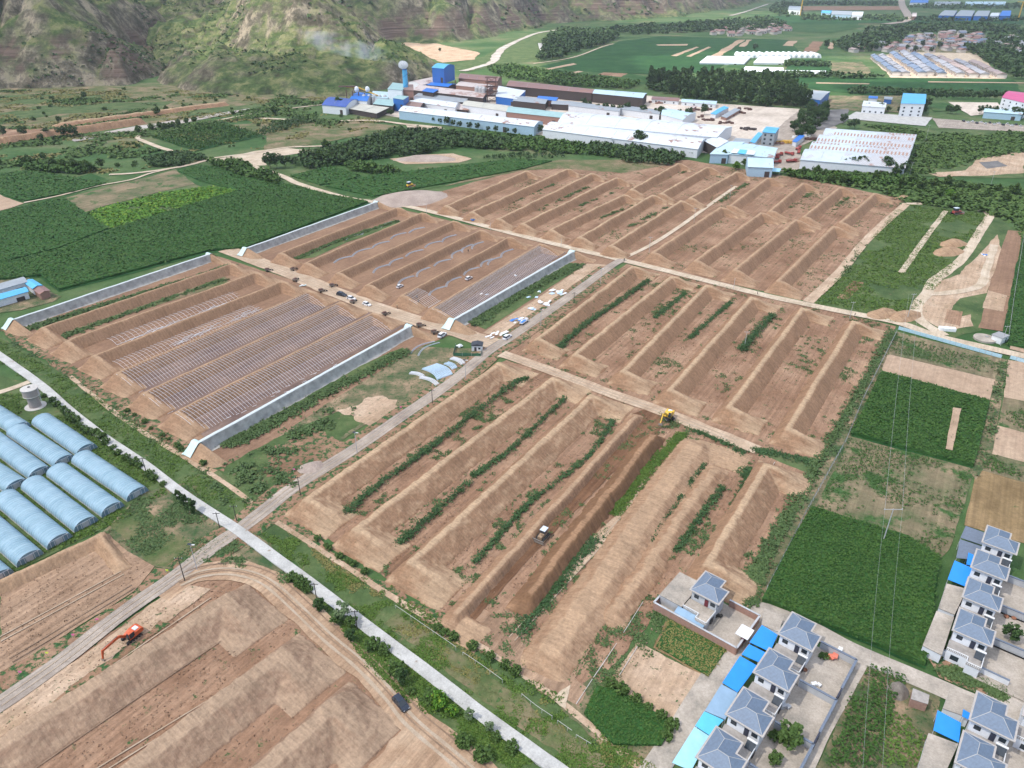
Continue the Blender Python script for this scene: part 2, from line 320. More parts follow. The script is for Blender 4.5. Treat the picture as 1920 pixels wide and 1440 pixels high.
# ---- around the village, bottom right
sheet('bare_patch', [(1195, 1205), (1325, 1270), (1265, 1360), (1140, 1280)], 'soil_pale', 4, .4, label='pale sandy building plot beside the lane')
sheet('field_ground', [(1250, 1160), (1368, 1215), (1330, 1275), (1225, 1215)], 'stubble', 3, .4, label='dark green walled grass plot ground')
sheet('garden_ground', [(1120, 1280), (1170, 1290), (1270, 1360), (1250, 1400), (1220, 1440), (1150, 1400), (1080, 1340)], 'grass', 3, .6, label='overgrown green corner beside the sandy plot')
sheet('garden_ground', [(1620, 1235), (1765, 1300), (1745, 1440), (1720, 1500), (1500, 1500), (1560, 1380)], 'verge', 3, .5, label='vegetable garden ground between the lanes')
sheet('weedy_ground', [(1735, 1225), (1770, 1230), (1890, 1290), (1880, 1320), (1760, 1270)], 'soil_weedy', 3, .4, label='weedy strip below the walled row of houses')
# ---- left and upper fields
L_F = [
 ([(-20, 385), (170, 325), (205, 338), (145, 362), (45, 382), (-20, 400)], 'crop2', 'green field along the upper left track'),
 ([(-20, 325), (60, 320), (205, 345), (140, 362), (45, 380), (0, 365)], 'crop', 'dark green field at the far left'),
 ([(-20, 372), (0, 365), (45, 382), (-20, 402)], 'tan', 'small tan corner field at the left edge'),
 ([(-20, 402), (120, 365), (165, 400), (205, 430), (110, 470), (-20, 510)], 'crop2', 'green field with faint tracks at the left'),
 ([(120, 372), (210, 350), (330, 318), (365, 345), (300, 360), (200, 385), (160, 398)], 'mottled', 'yellow green fallow field'),
 ([(330, 318), (370, 308), (440, 315), (520, 335), (560, 362), (440, 370), (365, 345)], 'crop2', 'mid green field beside the diagonal track'),
 ([(155, 400), (300, 362), (400, 350), (450, 358), (400, 372), (205, 430)], 'grass', 'bright weedy field among the corn'),
 ([(-20, 500), (110, 468), (205, 430), (400, 372), (450, 358), (540, 345), (620, 365), (705, 380), (460, 470), (395, 475), (110, 548), (75, 520), (-20, 530)], 'crop', 'broad dark green corn field ground'),
 ([(483, 398), (525, 388), (598, 405), (550, 422)], 'tan', 'small bare rectangle in the corn'),
 ([(390, 297), (470, 295), (640, 365), (560, 345)], 'grass', 'weedy bank along the diagonal track'),
 ([(285, 258), (380, 232), (430, 235), (495, 255), (370, 284)], 'crop', 'ground of the conifer nursery'),
 ([(430, 235), (600, 222), (740, 235), (760, 240), (560, 275), (495, 283), (500, 255)], 'grass_dry', 'open meadow above the nursery'),
 ([(540, 330), (620, 312), (680, 330), (640, 345), (600, 350)], 'crop2', 'mid green plot right of the diagonal track'),
 ([(610, 350), (700, 328), (960, 298), (1040, 302), (980, 320), (830, 350), (700, 372), (650, 368)], 'crop2', 'long green crop strip beyond the gravel heap'),
 ([(730, 298), (800, 290), (850, 288), (885, 298), (860, 305), (760, 308)], 'soil_pale', 'pale cleared patch in the tree nursery'),
 ([(830, 350), (980, 320), (1050, 316), (1170, 325), (1260, 308), (1200, 300), (1050, 300), (900, 330)], 'grass_dry', 'dry grass at the top of the far plots'),
 ([(410, 298), (480, 283), (540, 278), (600, 283), (500, 295), (500, 310), (470, 312)], 'track', 'pale spread dirt at the track junction'),
 ([(760, 232), (830, 238), (835, 248), (770, 245)], 'track', 'pale turning place behind the factory'),
]
for P, m, lb in L_F: sheet('field', P, m, 3 if 'bare' in lb or 'tan' in lb or 'bright' in lb else 2, 1.0, label=lb)
sheet('farm_yard', [(-20, 520), (50, 518), (95, 548), (115, 556), (100, 566), (40, 582), (-20, 590)], 'verge', 3, .4, label='trampled yard of the small farm at the left edge')
sheet('riverside_ground', [(-20, 165), (300, 160), (600, 178), (700, 165), (600, 190), (300, 232), (-20, 260)], 'grass_dry', 1, 2, label='green terraces at the foot of the bare hills')
sheet('eroded_bank', [(0, 243), (100, 240), (200, 228), (258, 218), (220, 232), (130, 250), (0, 262)], 'soil', 3, 1.5, label='eroded reddish stream bank at the left')
sheet('stream_bed', [(130, 262), (250, 238), (350, 222), (470, 203), (460, 208), (350, 230), (260, 246), (140, 266)], 'riverbed', 3, 1.5, label='dry gravel stream bed below the hills')
# ---- valley beyond the factory
sheet('terraced_fields', [(730, 88), (760, 80), (820, 82), (900, 100), (890, 112), (830, 118), (790, 105)], 'soil_pale', 2, 2.0, label='sunlit pale terraced fields at the river bend')
sheet('river_meadow', [(830, 125), (900, 108), (960, 75), (1050, 50), (1110, 40), (1080, 60), (1020, 75), (1010, 110), (960, 120), (880, 135)], 'grass', 1, 2.0, label='bright green meadow along the river')
for i, (P, w) in enumerate([([(868, 134), (905, 124), (925, 116), (932, 103), (945, 90), (975, 75), (1010, 62), (1050, 56)], [12, 12, 14, 16, 14, 10, 12, 10]), ([(1370, 30), (1400, 22), (1440, 8)], [14, 10, 8])]):
    strip('river', P, 14, 'riverbed', 4, 3, label=['pale shallow river winding past the factory', 'far pale bend of the river'][i], ww=w)
FAR = [
 ([(1010, 125), (1080, 110), (1160, 78), (1240, 68), (1480, 75), (1500, 100), (1380, 105), (1340, 135), (1230, 140), (1100, 135)], 'crop', 'wide dark green farmland beyond the factory'),
 ([(1000, 140), (1060, 118), (1110, 124), (1240, 150), (1200, 155), (1110, 148)], 'crop2', 'green strips behind the long red shed'),
 ([(1020, 130), (1075, 119), (1082, 121), (1032, 131)], 'tan', 'thin tan strip left of the farmland'),
 ([(1065, 138), (1115, 126), (1120, 128), (1075, 139)], 'tan', 'second thin tan strip left of the farmland'),
 ([(1120, 140), (1150, 130), (1185, 133), (1165, 145)], 'soil', 'brown rectangle before the poplar wood'),
 ([(1230, 84), (1290, 83), (1288, 86), (1234, 86)], 'tan', 'thin tan rectangle in the farmland'),
 ([(1258, 105), (1305, 88), (1311, 89), (1268, 106)], 'tan', 'slanting tan strip in the farmland'),
 ([(1286, 106), (1328, 88), (1334, 89), (1295, 107)], 'tan', 'second slanting tan strip in the farmland'),
 ([(1330, 107), (1385, 75), (1397, 75), (1348, 108)], 'tan', 'third slanting tan strip in the farmland'),
 ([(1385, 88), (1400, 75), (1410, 75), (1396, 88)], 'tan', 'short tan strip near the village'),
 ([(1505, 97), (1524, 78), (1543, 79), (1532, 98)], 'soil_clean', 'brown tilled rectangle near the white arches'),
 ([(1467, 86), (1478, 77), (1495, 77), (1487, 87)], 'tan', 'small brown tilled plot near the white arches'),
 ([(1553, 92), (1556, 80), (1562, 80), (1560, 93)], 'tan', 'narrow bare plot near the white arches'),
 ([(1340, 137), (1370, 120), (1437, 122), (1430, 138)], 'crop2', 'striped green field under the sheet greenhouses'),
 ([(1480, 110), (1545, 112), (1560, 138), (1470, 140)], 'crop', 'green field beside the pale seed beds'),
 ([(1560, 118), (1615, 116), (1640, 142), (1562, 140)], 'mottled', 'pale green seed bed field'),
 ([(1440, 145), (1640, 146), (1900, 150), (1920, 178), (1620, 178), (1530, 168), (1440, 152)], 'crop', 'green field strips before the village rows'),
 ([(1530, 155), (1630, 157), (1630, 158.5), (1530, 157)], 'tan', 'thin earth line across the green strips'),
 ([(1740, 153), (1920, 155), (1920, 157), (1740, 155)], 'tan', 'second thin earth line across the green strips'),
 ([(1440, 30), (1920, 30), (1920, 45), (1440, 45)], 'crop', 'dark green farmland before the far village'),
 ([(1450, 42), (1610, 42), (1620, 50), (1560, 62), (1470, 60)], 'crop2', 'green field beside the far tree lines'),
 ([(1455, 35), (1530, 33), (1525, 40), (1460, 41)], 'tan', 'tan patch near the far sheds'),
 ([(1505, 12), (1690, 12), (1688, 19), (1505, 20)], 'soil_clean', 'reddish construction ground far away'),
 ([(1610, 41), (1670, 42), (1665, 45), (1610, 46)], 'soil', 'reddish strip beside the far road'),
]
for i, (P, m, lb) in enumerate(FAR): sheet('field', P, m, 3 if i in (2,3,4,5,6,7,8,9,10,11,12,17,18) else 2, .8, label=lb)
# ---- factory ground
sheet('factory_yard', [(640, 205), (760, 160), (1220, 180), (1350, 195), (1505, 205), (1470, 262), (1350, 290), (1020, 255), (760, 222)], 'hardstand', 2, 1.0, label='pale dusty yard of the brick factory')
sheet('factory_yard', [(1400, 290), (1500, 205), (1570, 240), (1500, 275), (1500, 318), (1700, 325), (1700, 332), (1400, 318)], 'gravel_road', 3, .8, label='grey yard around the white ribbed sheds')
sheet('concrete_apron', [(1583, 223), (1605, 210), (1748, 221), (1735, 237)], 'concrete', 4, .3, label='empty pale concrete apron')
sheet('parking_ground', [(1748, 222), (1920, 236), (1920, 248), (1760, 240)], 'gravel_road', 3, .5, label='grey ground of the far car park')
sheet('concrete_apron', [(1778, 192), (1870, 193), (1890, 210), (1820, 218)], 'hardstand', 4, .5, label='pale yard before the pink roofed hall')
sheet('parking_ground', [(1740, 195), (1780, 195), (1790, 208), (1750, 210)], 'crop2', 4, .5, label='green netted ground beside the pale yard')
sheet('bare_ground', [(1530, 208), (1590, 205), (1590, 225), (1555, 240), (1500, 250)], 'asphalt', 4, 1.0, label='dark gravel ground near the aprons')
sheet('wasteland', [(1620, 232), (1760, 242), (1920, 250), (1920, 335), (1700, 330), (1720, 262), (1600, 250)], 'grass', 2, 1.0, label='overgrown green wasteland behind the ribbed sheds')
sheet('bare_ground', [(1830, 300), (1860, 288), (1920, 285), (1920, 325), (1850, 330), (1760, 332), (1740, 325), (1810, 320)], 'soil_pale', 3, 1.2, label='bare pale ground at the right of the wasteland')
sheet('bare_ground', [(1835, 305), (1870, 302), (1890, 312), (1850, 317)], 'asphalt', 4, 1.0, label='dark wet patch on the bare pale ground')
sheet('yard_ground', [(1535, 180), (1720, 180), (1745, 200), (1700, 212), (1600, 208), (1530, 200)], 'mottled', 3, .5, label='patchy ground around the blue roofed hall')
# ---- roads and tracks
sheet('weedy_soil', [(-20, 1340), (-20, 1235), (0, 1262), (110, 1200), (250, 1112), (290, 1065), (345, 1070), (225, 1160), (110, 1250)], 'soil_weedy', 4, .8, label='weedy brown margin between the scraped pit and the gravel road')
strip('concrete_path', [(-30, 648), (0, 668), (75, 722), (132, 772), (200, 825), (270, 872), (350, 933), (445, 995), (520, 1050), (575, 1090), (640, 1140), (705, 1190), (805, 1265), (905, 1343), (1000, 1412), (1060, 1455), (1130, 1510)], 3.1, 'concrete', 8, .08, label='straight white concrete path crossing the foreground', thick=.12)
strip('gravel_road', [(-60, 1360), (0, 1322), (110, 1245), (225, 1155), (325, 1085), (400, 1027), (450, 993), (500, 955), (555, 912), (665, 843), (730, 798), (840, 722), (915, 660), (962, 630), (1060, 562), (1145, 500), (1170, 487)], 4.8, 'gravel_road', 7, .2, label='long grey gravel road between the plots')
strip('verge', [(345, 1075), (400, 1030), (450, 996), (500, 958), (555, 915), (665, 846), (730, 801), (840, 725), (915, 663), (962, 633), (1060, 565), (1145, 503)], 12, 'soil_weedy', 5, .6, label='weedy shoulder of the gravel road')
strip('dirt_road', [(262, 262), (310, 280), (380, 297), (440, 304), (480, 314), (530, 331), (560, 345), (640, 369), (700, 379), (760, 387), (830, 403), (960, 438), (1060, 463), (1165, 488), (1260, 511), (1340, 531), (1440, 556), (1560, 581), (1680, 605), (1760, 632), (1860, 655), (1990, 684)], 5.2, 'track', 6, .3, label='upper pale dirt road running the full width')
strip('dirt_road', [(425, 468), (500, 497), (560, 520), (620, 545), (700, 576), (780, 601), (860, 624), (925, 645)], 9.5, 'dirt_road', 6, .8, label='wide dusty road between the hoop frames')
strip('dirt_road', [(940, 664), (1010, 688), (1080, 714), (1160, 744), (1240, 772), (1310, 800), (1380, 828), (1420, 845)], 5.5, 'dirt_road', 6, .5, label='dusty road passing the yellow excavator')
strip('dirt_track', [(1165, 487), (1220, 460), (1275, 425), (1330, 385), (1380, 350)], 2.6, 'track', 6, .2, label='narrow rutted track between the far plots')
strip('dirt_track', [(1515, 567), (1575, 510), (1630, 445), (1700, 382)], 5, 'dirt_road', 6, .4, label='straight brown track beside the green wasteland')
strip('dirt_track', [(1700, 382), (1760, 384), (1820, 392), (1855, 402), (1840, 430), (1822, 460), (1800, 490), (1772, 512), (1748, 530), (1738, 550), (1718, 575), (1722, 598), (1745, 615), (1770, 630)], 5, 'track', 6, .5, label='pale winding loop track')
strip('dirt_track', [(1740, 553), (1800, 547), (1838, 535), (1850, 505), (1865, 460)], 4, 'track', 7, .8, label='pale branch of the loop track')
strip('dirt_track', [(1690, 512), (1722, 465), (1773, 396)], 3, 'track', 6, .6, label='short pale scrape in the green wasteland')
strip('haul_road', [(300, 1120), (335, 1092), (380, 1074), (440, 1070), (500, 1088), (560, 1138), (620, 1195), (680, 1245), (735, 1302), (775, 1350), (860, 1420), (950, 1500)], 7.0, 'haul', 6, .8, label='curving haul road carrying the dark car')
strip('track', [(0, 1440), (150, 1330), (300, 1215), (400, 1140)], 4, 'scraped', 5, .8, label='faint wheel tracks on the crest soil')
strip('dirt_track', [(262, 262), (258, 258), (275, 250), (330, 243), (400, 228), (480, 213), (560, 202), (640, 193)], 4, 'track', 6, .3, label='pale track curving past the conifer nursery')
strip('dirt_track', [(400, 297), (345, 312), (265, 324), (205, 328)], 4.5, 'track', 6, .6, label='pale track toward the left fields')
strip('dirt_track', [(345, 312), (285, 325), (245, 338), (180, 350), (110, 368), (45, 381)], 2.4, 'track', 7, .3, label='thin white path between the left fields')
strip('dirt_track', [(400, 297), (470, 288), (540, 277), (620, 273), (690, 260), (740, 246)], 4, 'track', 6, .6, label='pale track through the meadow to the factory')
strip('dirt_track', [(480, 222), (600, 227), (700, 227), (770, 235), (830, 243)], 6, 'track', 7, 1.5, label='pale dirt track behind the factory')
strip('lane', [(1200, 1480), (1240, 1425), (1290, 1345), (1340, 1265), (1385, 1198), (1430, 1140)], 5.0, 'yard', 5, .15, label='pale concrete lane left of the blue awnings')
strip('lane', [(1400, 1140), (1450, 1150), (1530, 1185), (1600, 1222), (1680, 1256), (1760, 1290), (1830, 1320), (1990, 1380)], 5.0, 'yard', 5, .15, label='pale concrete lane along the corn field edge')
strip('lane', [(1440, 1510), (1490, 1440), (1530, 1360), (1570, 1290), (1605, 1225)], 6.2, 'yard', 6, .15, label='pale concrete lane beside the vegetable garden')
strip('lane', [(1940, 1120), (1925, 1180), (1905, 1270), (1890, 1350)], 9, 'yard', 6, .15, label='wide concrete street at the right edge')
strip('dirt_track', [(-30, 745), (20, 730), (62, 714)], 3, 'track', 6, .2, label='short pale branch path near the water tower')
strip('dirt_track', [(130, 705), (230, 785), (340, 855), (420, 905), (480, 950)], 1.6, 'soil_pale', 4, .3, label='narrow footpath along the upper verge')
strip('dirt_track', [(500, 968), (560, 1005), (660, 1070), (760, 1135), (860, 1190), (960, 1250), (1080, 1340), (1200, 1440), (1260, 1490)], 1.6, 'soil_pale', 4, .3, label='narrow footpath along the lower plots')
strip('road', [(1500, 318), (1620, 325), (1720, 340), (1920, 362), (2000, 370)], 8, 'asphalt', 5, .2, label='grey road in front of the ribbed sheds')
strip('road', [(1690, 0), (1692, 12), (1700, 25), (1704, 35), (1690, 42), (1660, 46)], 26, 'gravel_road', 5, 2, label='far pale road leading out of the valley')
strip('drainage_channel', [(1015, 82), (1018, 92), (1025, 102)], 14, 'concrete', 8, .2, label='white concrete spillway at the river bank')
strip('dirt_track', [(1000, 120), (1075, 108), (1130, 88), (1150, 83)], 4, 'track', 4, .5, label='thin path along the river wood')

sheet('fresh_soil', [(855, 1150), (960, 1042), (1022, 970), (1120, 870), (1185, 777), (1212, 768), (1245, 786), (1232, 818), (1175, 862), (1080, 957), (1032, 1007), (960, 1085), (890, 1165)], 'soil_fresh', 5, .5, label='dark freshly dug soil in the trench of the bulldozer')
sheet('smooth_soil', [(1000, 1262), (1090, 1150), (1230, 985), (1312, 862), (1345, 862), (1330, 885), (1255, 975), (1150, 1122), (1100, 1230), (1060, 1310)], 'scraped', 5, .6, label='smooth tan floor right of the broad earth bank')
sheet('smooth_soil', [(845, 1150), (900, 1140), (1000, 1200), (1100, 1290), (1085, 1325), (960, 1255)], 'scraped', 4, .6, label='smooth tan soil at the lower ends of the last plots')
sheet('pale_strip', [(-10, 1395), (-10, 1335), (150, 1235), (335, 1095), (395, 1105), (285, 1190), (130, 1310)], 'soil_pale', 4, .6, label='pale trampled strip where the orange excavator stands')
sheet('weedy_strip', [(-10, 1400), (120, 1300), (230, 1215), (300, 1165), (320, 1170), (200, 1265), (60, 1375), (-10, 1430)], 'soil_weedy', 5, 2, label='thin weeds on the pale strip below the excavator')
sheet('pale_strip', [(1045, 1085), (1100, 1015), (1160, 965), (1200, 905), (1225, 860), (1232, 865), (1170, 975), (1120, 1035), (1070, 1090)], 'soil_pale', 5, .4, label='pale strip beside the steep cut bank')
sheet('wheel_marks', [(745, 1380), (790, 1345), (830, 1370), (960, 1480), (800, 1500), (690, 1440)], 'haul', 7, .8, label='dense wheel marks below the dark car')
sheet('grey_soil', [(1035, 1310), (1070, 1285), (1060, 1330), (1050, 1325)], 'track', 6, .5, label='chalky patch at the lower tip of the plots')
sheet('grass_patch', [(1080, 1290), (1110, 1270), (1135, 1290), (1170, 1300), (1255, 1360), (1260, 1400), (1215, 1440), (1130, 1400), (1050, 1330)], 'weedy' if 'weedy' in M else 'verge', 3, .6, label='weeds at the corner below the plots')
for i, (P, lb) in enumerate([([(-20, 180), (120, 176), (250, 182), (200, 190), (60, 196), (-20, 194)], 'bright grass terrace at upper left'), ([(60, 200), (200, 194), (330, 190), (300, 202), (160, 212), (60, 214)], 'second bright grass terrace'), ([(0, 212), (60, 206), (110, 214), (60, 224), (0, 224)], 'yellow green terrace patch'), ([(330, 208), (480, 196), (590, 194), (560, 200), (420, 212), (340, 222)], 'green meadow before the terraced hill')]):
    sheet('meadow', P, 'grass', 2, 2.5, label=lb)

M['rut'] = ground_mat('worn_wheel_rut', [(.36, .27, .19), (.41, .32, .23), (.46, .37, .28)], .2); M['rut_dark'] = ground_mat('dark_wheel_rut', [(.2, .135, .09), (.25, .17, .115), (.3, .21, .14)], .2); M['chalk'] = ground_mat('chalk', [(.44, .41, .37), (.54, .51, .47)], .4)
def off_line(px, d):
    P = smooth_line(GP(px), 5); out = []
    for i, p in enumerate(P):
        t = (P[min(i + 1, len(P) - 1)] - P[max(i - 1, 0)]).normalized(); out.append(p + Vector((-t.y, t.x, 0)) * (d + .5 * float(fbm(np.float64(p.x / 25), np.float64(p.y / 25), 2))))
    return out
def line_strip(P, w, mat, label, z=.36, name='wheel_rut'):
    vs = []; n = len(P)
    for i, p in enumerate(P):
        t = (P[min(i + 1, n - 1)] - P[max(i - 1, 0)]).normalized(); q = Vector((-t.y, t.x, 0)) * w / 2 * (1 + 1.2 * float(fbm(np.float64(p.x / 3), np.float64(p.y / 3), 2))); zz = z * max(1, p.length / 400); vs += [(p.x + q.x, p.y + q.y, zz), (p.x - q.x, p.y - q.y, zz)]
    me = bpy.data.meshes.new(name); me.from_pydata(vs, [], [(2 * i, 2 * i + 1, 2 * i + 3, 2 * i + 2) for i in range(n - 1)]); me.materials.append(M[mat]); tag(link(bpy.data.objects.new(name, me)), label, kind='structure')
HR = [(335, 1093), (380, 1075), (440, 1071), (500, 1089), (560, 1139), (620, 1196), (680, 1246), (735, 1303), (775, 1352), (860, 1424), (940, 1495)]
for k, (d, w, m) in enumerate([(-1.6, .7, 'rut'), (-.3, .3, 'rut_dark'), (.6, .6, 'rut'), (2.4, .3, 'rut_dark')]): line_strip(off_line(HR, d), w, m, 'worn wheel rut on the curving haul road', .36 + k * .004)
GR = [(0, 1322), (110, 1245), (225, 1155), (325, 1085), (400, 1027), (450, 993), (500, 955), (555, 912), (665, 843), (730, 798), (840, 722), (915, 660), (962, 630), (1060, 562), (1145, 500)]
for k, (d, w, m) in enumerate([(-.9, .25, 'rut'), (.8, .25, 'rut')]): line_strip(off_line(GR, d), w, m, 'pale wheel line on the gravel road', .40 + k * .004)
R4 = [(430, 470), (500, 497), (560, 520), (620, 545), (700, 576), (780, 601), (860, 624), (925, 645)]
for k, (d, w) in enumerate([(-2.5, .6), (-1, .5), (.8, .6), (2.4, .6)]): line_strip(off_line(R4, d), w, 'rut', 'wheel rut on the wide dusty road', .38 + k * .004)
R4b = [(945, 666), (1010, 689), (1080, 715), (1160, 745), (1240, 773), (1310, 801), (1380, 829)]
for k, (d, w) in enumerate([(-.9, .5), (.8, .5)]): line_strip(off_line(R4b, d), w, 'rut', 'wheel rut on the road past the yellow excavator', .38 + k * .004)
for j, (a, b) in enumerate([((0, 1400), (400, 1125)), ((60, 1440), (470, 1160)), ((150, 1470), (530, 1235)), ((260, 1470), (560, 1270)), ((960, 1200), (1300, 830)), ((990, 1255), (1320, 870)), ((1040, 1240), (1335, 875)), ((880, 1120), (1190, 790)), ((0, 1200), (230, 1075)), ((20, 1240), (250, 1100))]):
    L = [(a[0] + (b[0] - a[0]) * t, a[1] + (b[1] - a[1]) * t) for t in (0, .33, .66, 1)]
    for k, d in enumerate((-.8, .8)): line_strip(off_line(L, d), .28, 'rut_dark' if j % 2 else 'rut', 'faint wheel mark in the bare soil of the plots', .30 + j * .003 + k * .0015)
for k, (a, b) in enumerate([((1205, 1130), (1168, 1188)), ((1155, 1208), (1112, 1272)), ((1110, 1275), (1080, 1322)), ((1194, 1214), (1160, 1268)), ((1236, 1076), (1220, 1103)), ((1452, 868), (1440, 886))]): line_strip(off_line([a, b], 0), .14, 'chalk', 'white chalk line marked on the bare soil', .42 + k * .003, 'chalk_line')

M['frame_floor'] = ground_mat('dark_purple_soil', [(.15, .1, .085), (.19, .13, .105), (.23, .155, .12)], .08, stripe=.5, ssc=1.2)  # darker purple-brown tone for the hoop bay floors
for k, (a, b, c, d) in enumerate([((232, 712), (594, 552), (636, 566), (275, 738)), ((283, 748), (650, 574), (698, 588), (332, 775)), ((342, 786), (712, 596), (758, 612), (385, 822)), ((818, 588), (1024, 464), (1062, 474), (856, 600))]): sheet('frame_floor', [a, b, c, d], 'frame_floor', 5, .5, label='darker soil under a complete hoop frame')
sheet('dry_strip', [(790, 1200), (860, 1225), (960, 1300), (1060, 1370), (1150, 1440), (1120, 1440), (1030, 1370), (930, 1300), (840, 1240)], 'grass_dry', 5, 2.5, label='yellow dry grass along the middle of the lower verge')
sheet('soil_shoulder', [(505, 968), (535, 955), (640, 1050), (780, 1130), (860, 1165), (960, 1240), (1080, 1335), (1060, 1330), (940, 1245), (860, 1200), (740, 1125), (640, 1065)], 'soil_weedy', 4, 1.5, label='weedy brown shoulder along the footpath')
sheet('soil_shoulder', [(20, 612), (80, 650), (230, 740), (350, 830), (430, 865), (420, 885), (340, 858), (220, 775), (130, 708), (30, 645), (0, 620)], 'soil_weedy', 4, 1.5, label='brown shoulder along the hoop block ends')
# ================================================================ HILLS
def seg_dist(X, Y, P, closed=True):
    D = np.full(X.shape, 1e9); n = len(P); inside = np.zeros(X.shape, bool)
    for i in range(n if closed else n - 1):
        ax, ay = P[i][0], P[i][1]; bx, by = P[(i + 1) % n][0], P[(i + 1) % n][1]; dx, dy = bx - ax, by - ay
        t = np.clip(((X - ax) * dx + (Y - ay) * dy) / (dx * dx + dy * dy + 1e-9), 0, 1)
        D = np.minimum(D, np.hypot(X - ax - t * dx, Y - ay - t * dy))
        c = ((ay > Y) != (by > Y)) & (X < (bx - ax) * (Y - ay) / (by - ay + 1e-12) + ax); inside ^= c
    return D, inside
def hill_mat(name, strata=True):
    m, t, b = new_mat(name); b.inputs['Roughness'].default_value = .95; b.inputs['Specular IOR Level'].default_value = .1
    v = coords(t); n1 = noise(t, v, .009, 9, .72); n2 = noise(t, v, .045, 8, .78); n3 = noise(t, v, .35, 4, .7)
    soil = ramp(t, n2, [(.4, (.075, .066, .043)), (.5, (.16, .138, .098)), (.58, (.36, .3, .215))])
    grass = ramp(t, n2, [(.4, (.035, .065, .02)), (.5, (.085, .12, .04)), (.6, (.2, .2, .09))])
    g = t.nodes.new('ShaderNodeNewGeometry'); sx = t.nodes.new('ShaderNodeSeparateXYZ'); t.links.new(g.outputs['Normal'], sx.inputs[0])
    # grass on the gentler ground, bare soil where it is steep
    a = t.nodes.new('ShaderNodeMath'); a.operation = 'ADD'; t.links.new(sx.outputs[2], a.inputs[0]); t.links.new(n1, a.inputs[1])
    a2 = t.nodes.new('ShaderNodeMath'); a2.operation = 'MULTIPLY_ADD'; t.links.new(n2, a2.inputs[0]); a2.inputs[1].default_value = .7; t.links.new(a.outputs[0], a2.inputs[2])
    a3 = t.nodes.new('ShaderNodeMath'); a3.operation = 'MULTIPLY'; t.links.new(a2.outputs[0], a3.inputs[0]); a3.inputs[1].default_value = .5
    fac = ramp(t, a3.outputs[0], [(.74, 0.0), (.86, 1.0)])
    c = mix(t, fac, soil, grass)
    if strata:      # beds of red rock low on the slope, wherever it is steep
        sp = t.nodes.new('ShaderNodeSeparateXYZ'); t.links.new(v, sp.inputs[0])
        vs = coords(t, scale=(.012, .012, 1)); n4 = noise(t, vs, .35, 5, .7)
        red = ramp(t, n4, [(.38, (.07, .045, .036)), (.5, (.12, .083, .064)), (.6, (.19, .14, .11))])
        band = ramp(t, sp.outputs[2], [(.0, 0.0), (.02, 0.0), (.08, .85), (.4, .85), (.6, 0.0)])
        mr = t.nodes.new('ShaderNodeMapRange'); mr.inputs[1].default_value = 0; mr.inputs[2].default_value = 110; t.links.new(sp.outputs[2], mr.inputs[0])
        n6 = noise(t, v, .02, 5, .7)
        f0 = ramp(t, mr.outputs[0], [(.02, 0.0), (.1, 1.0), (.42, 1.0), (.6, 0.0)])
        f1 = ramp(t, n6, [(.44, 0.0), (.56, 1.0)])
        c = mix(t, mix(t, 1.0, f0, f1, 'MULTIPLY'), c, red)
    bush = ramp(t, n3, [(.6, 0.0), (.68, .8)])
    c = mix(t, mix(t, 1.0, bush, ramp(t, n1, [(.45, 0.0), (.6, 1.0)]), 'MULTIPLY'), c, (.03, .055, .02))
    t.links.new(c, b.inputs['Base Color']); bump(t, b, n2, 6.0, .9); return m
M['hill'] = hill_mat('hillside_ground'); M['hill2'] = hill_mat('terraced_hill_ground', False)
def ridged(x, y, o=5):
    s = 0; a = .5
    for i in range(o):
        s = s + a * (1 - np.abs(2 * vnoise(x + 31 * i, y + 7 * i) - 1)); x = x * 2.05; y = y * 2.05; a *= .52
    return s
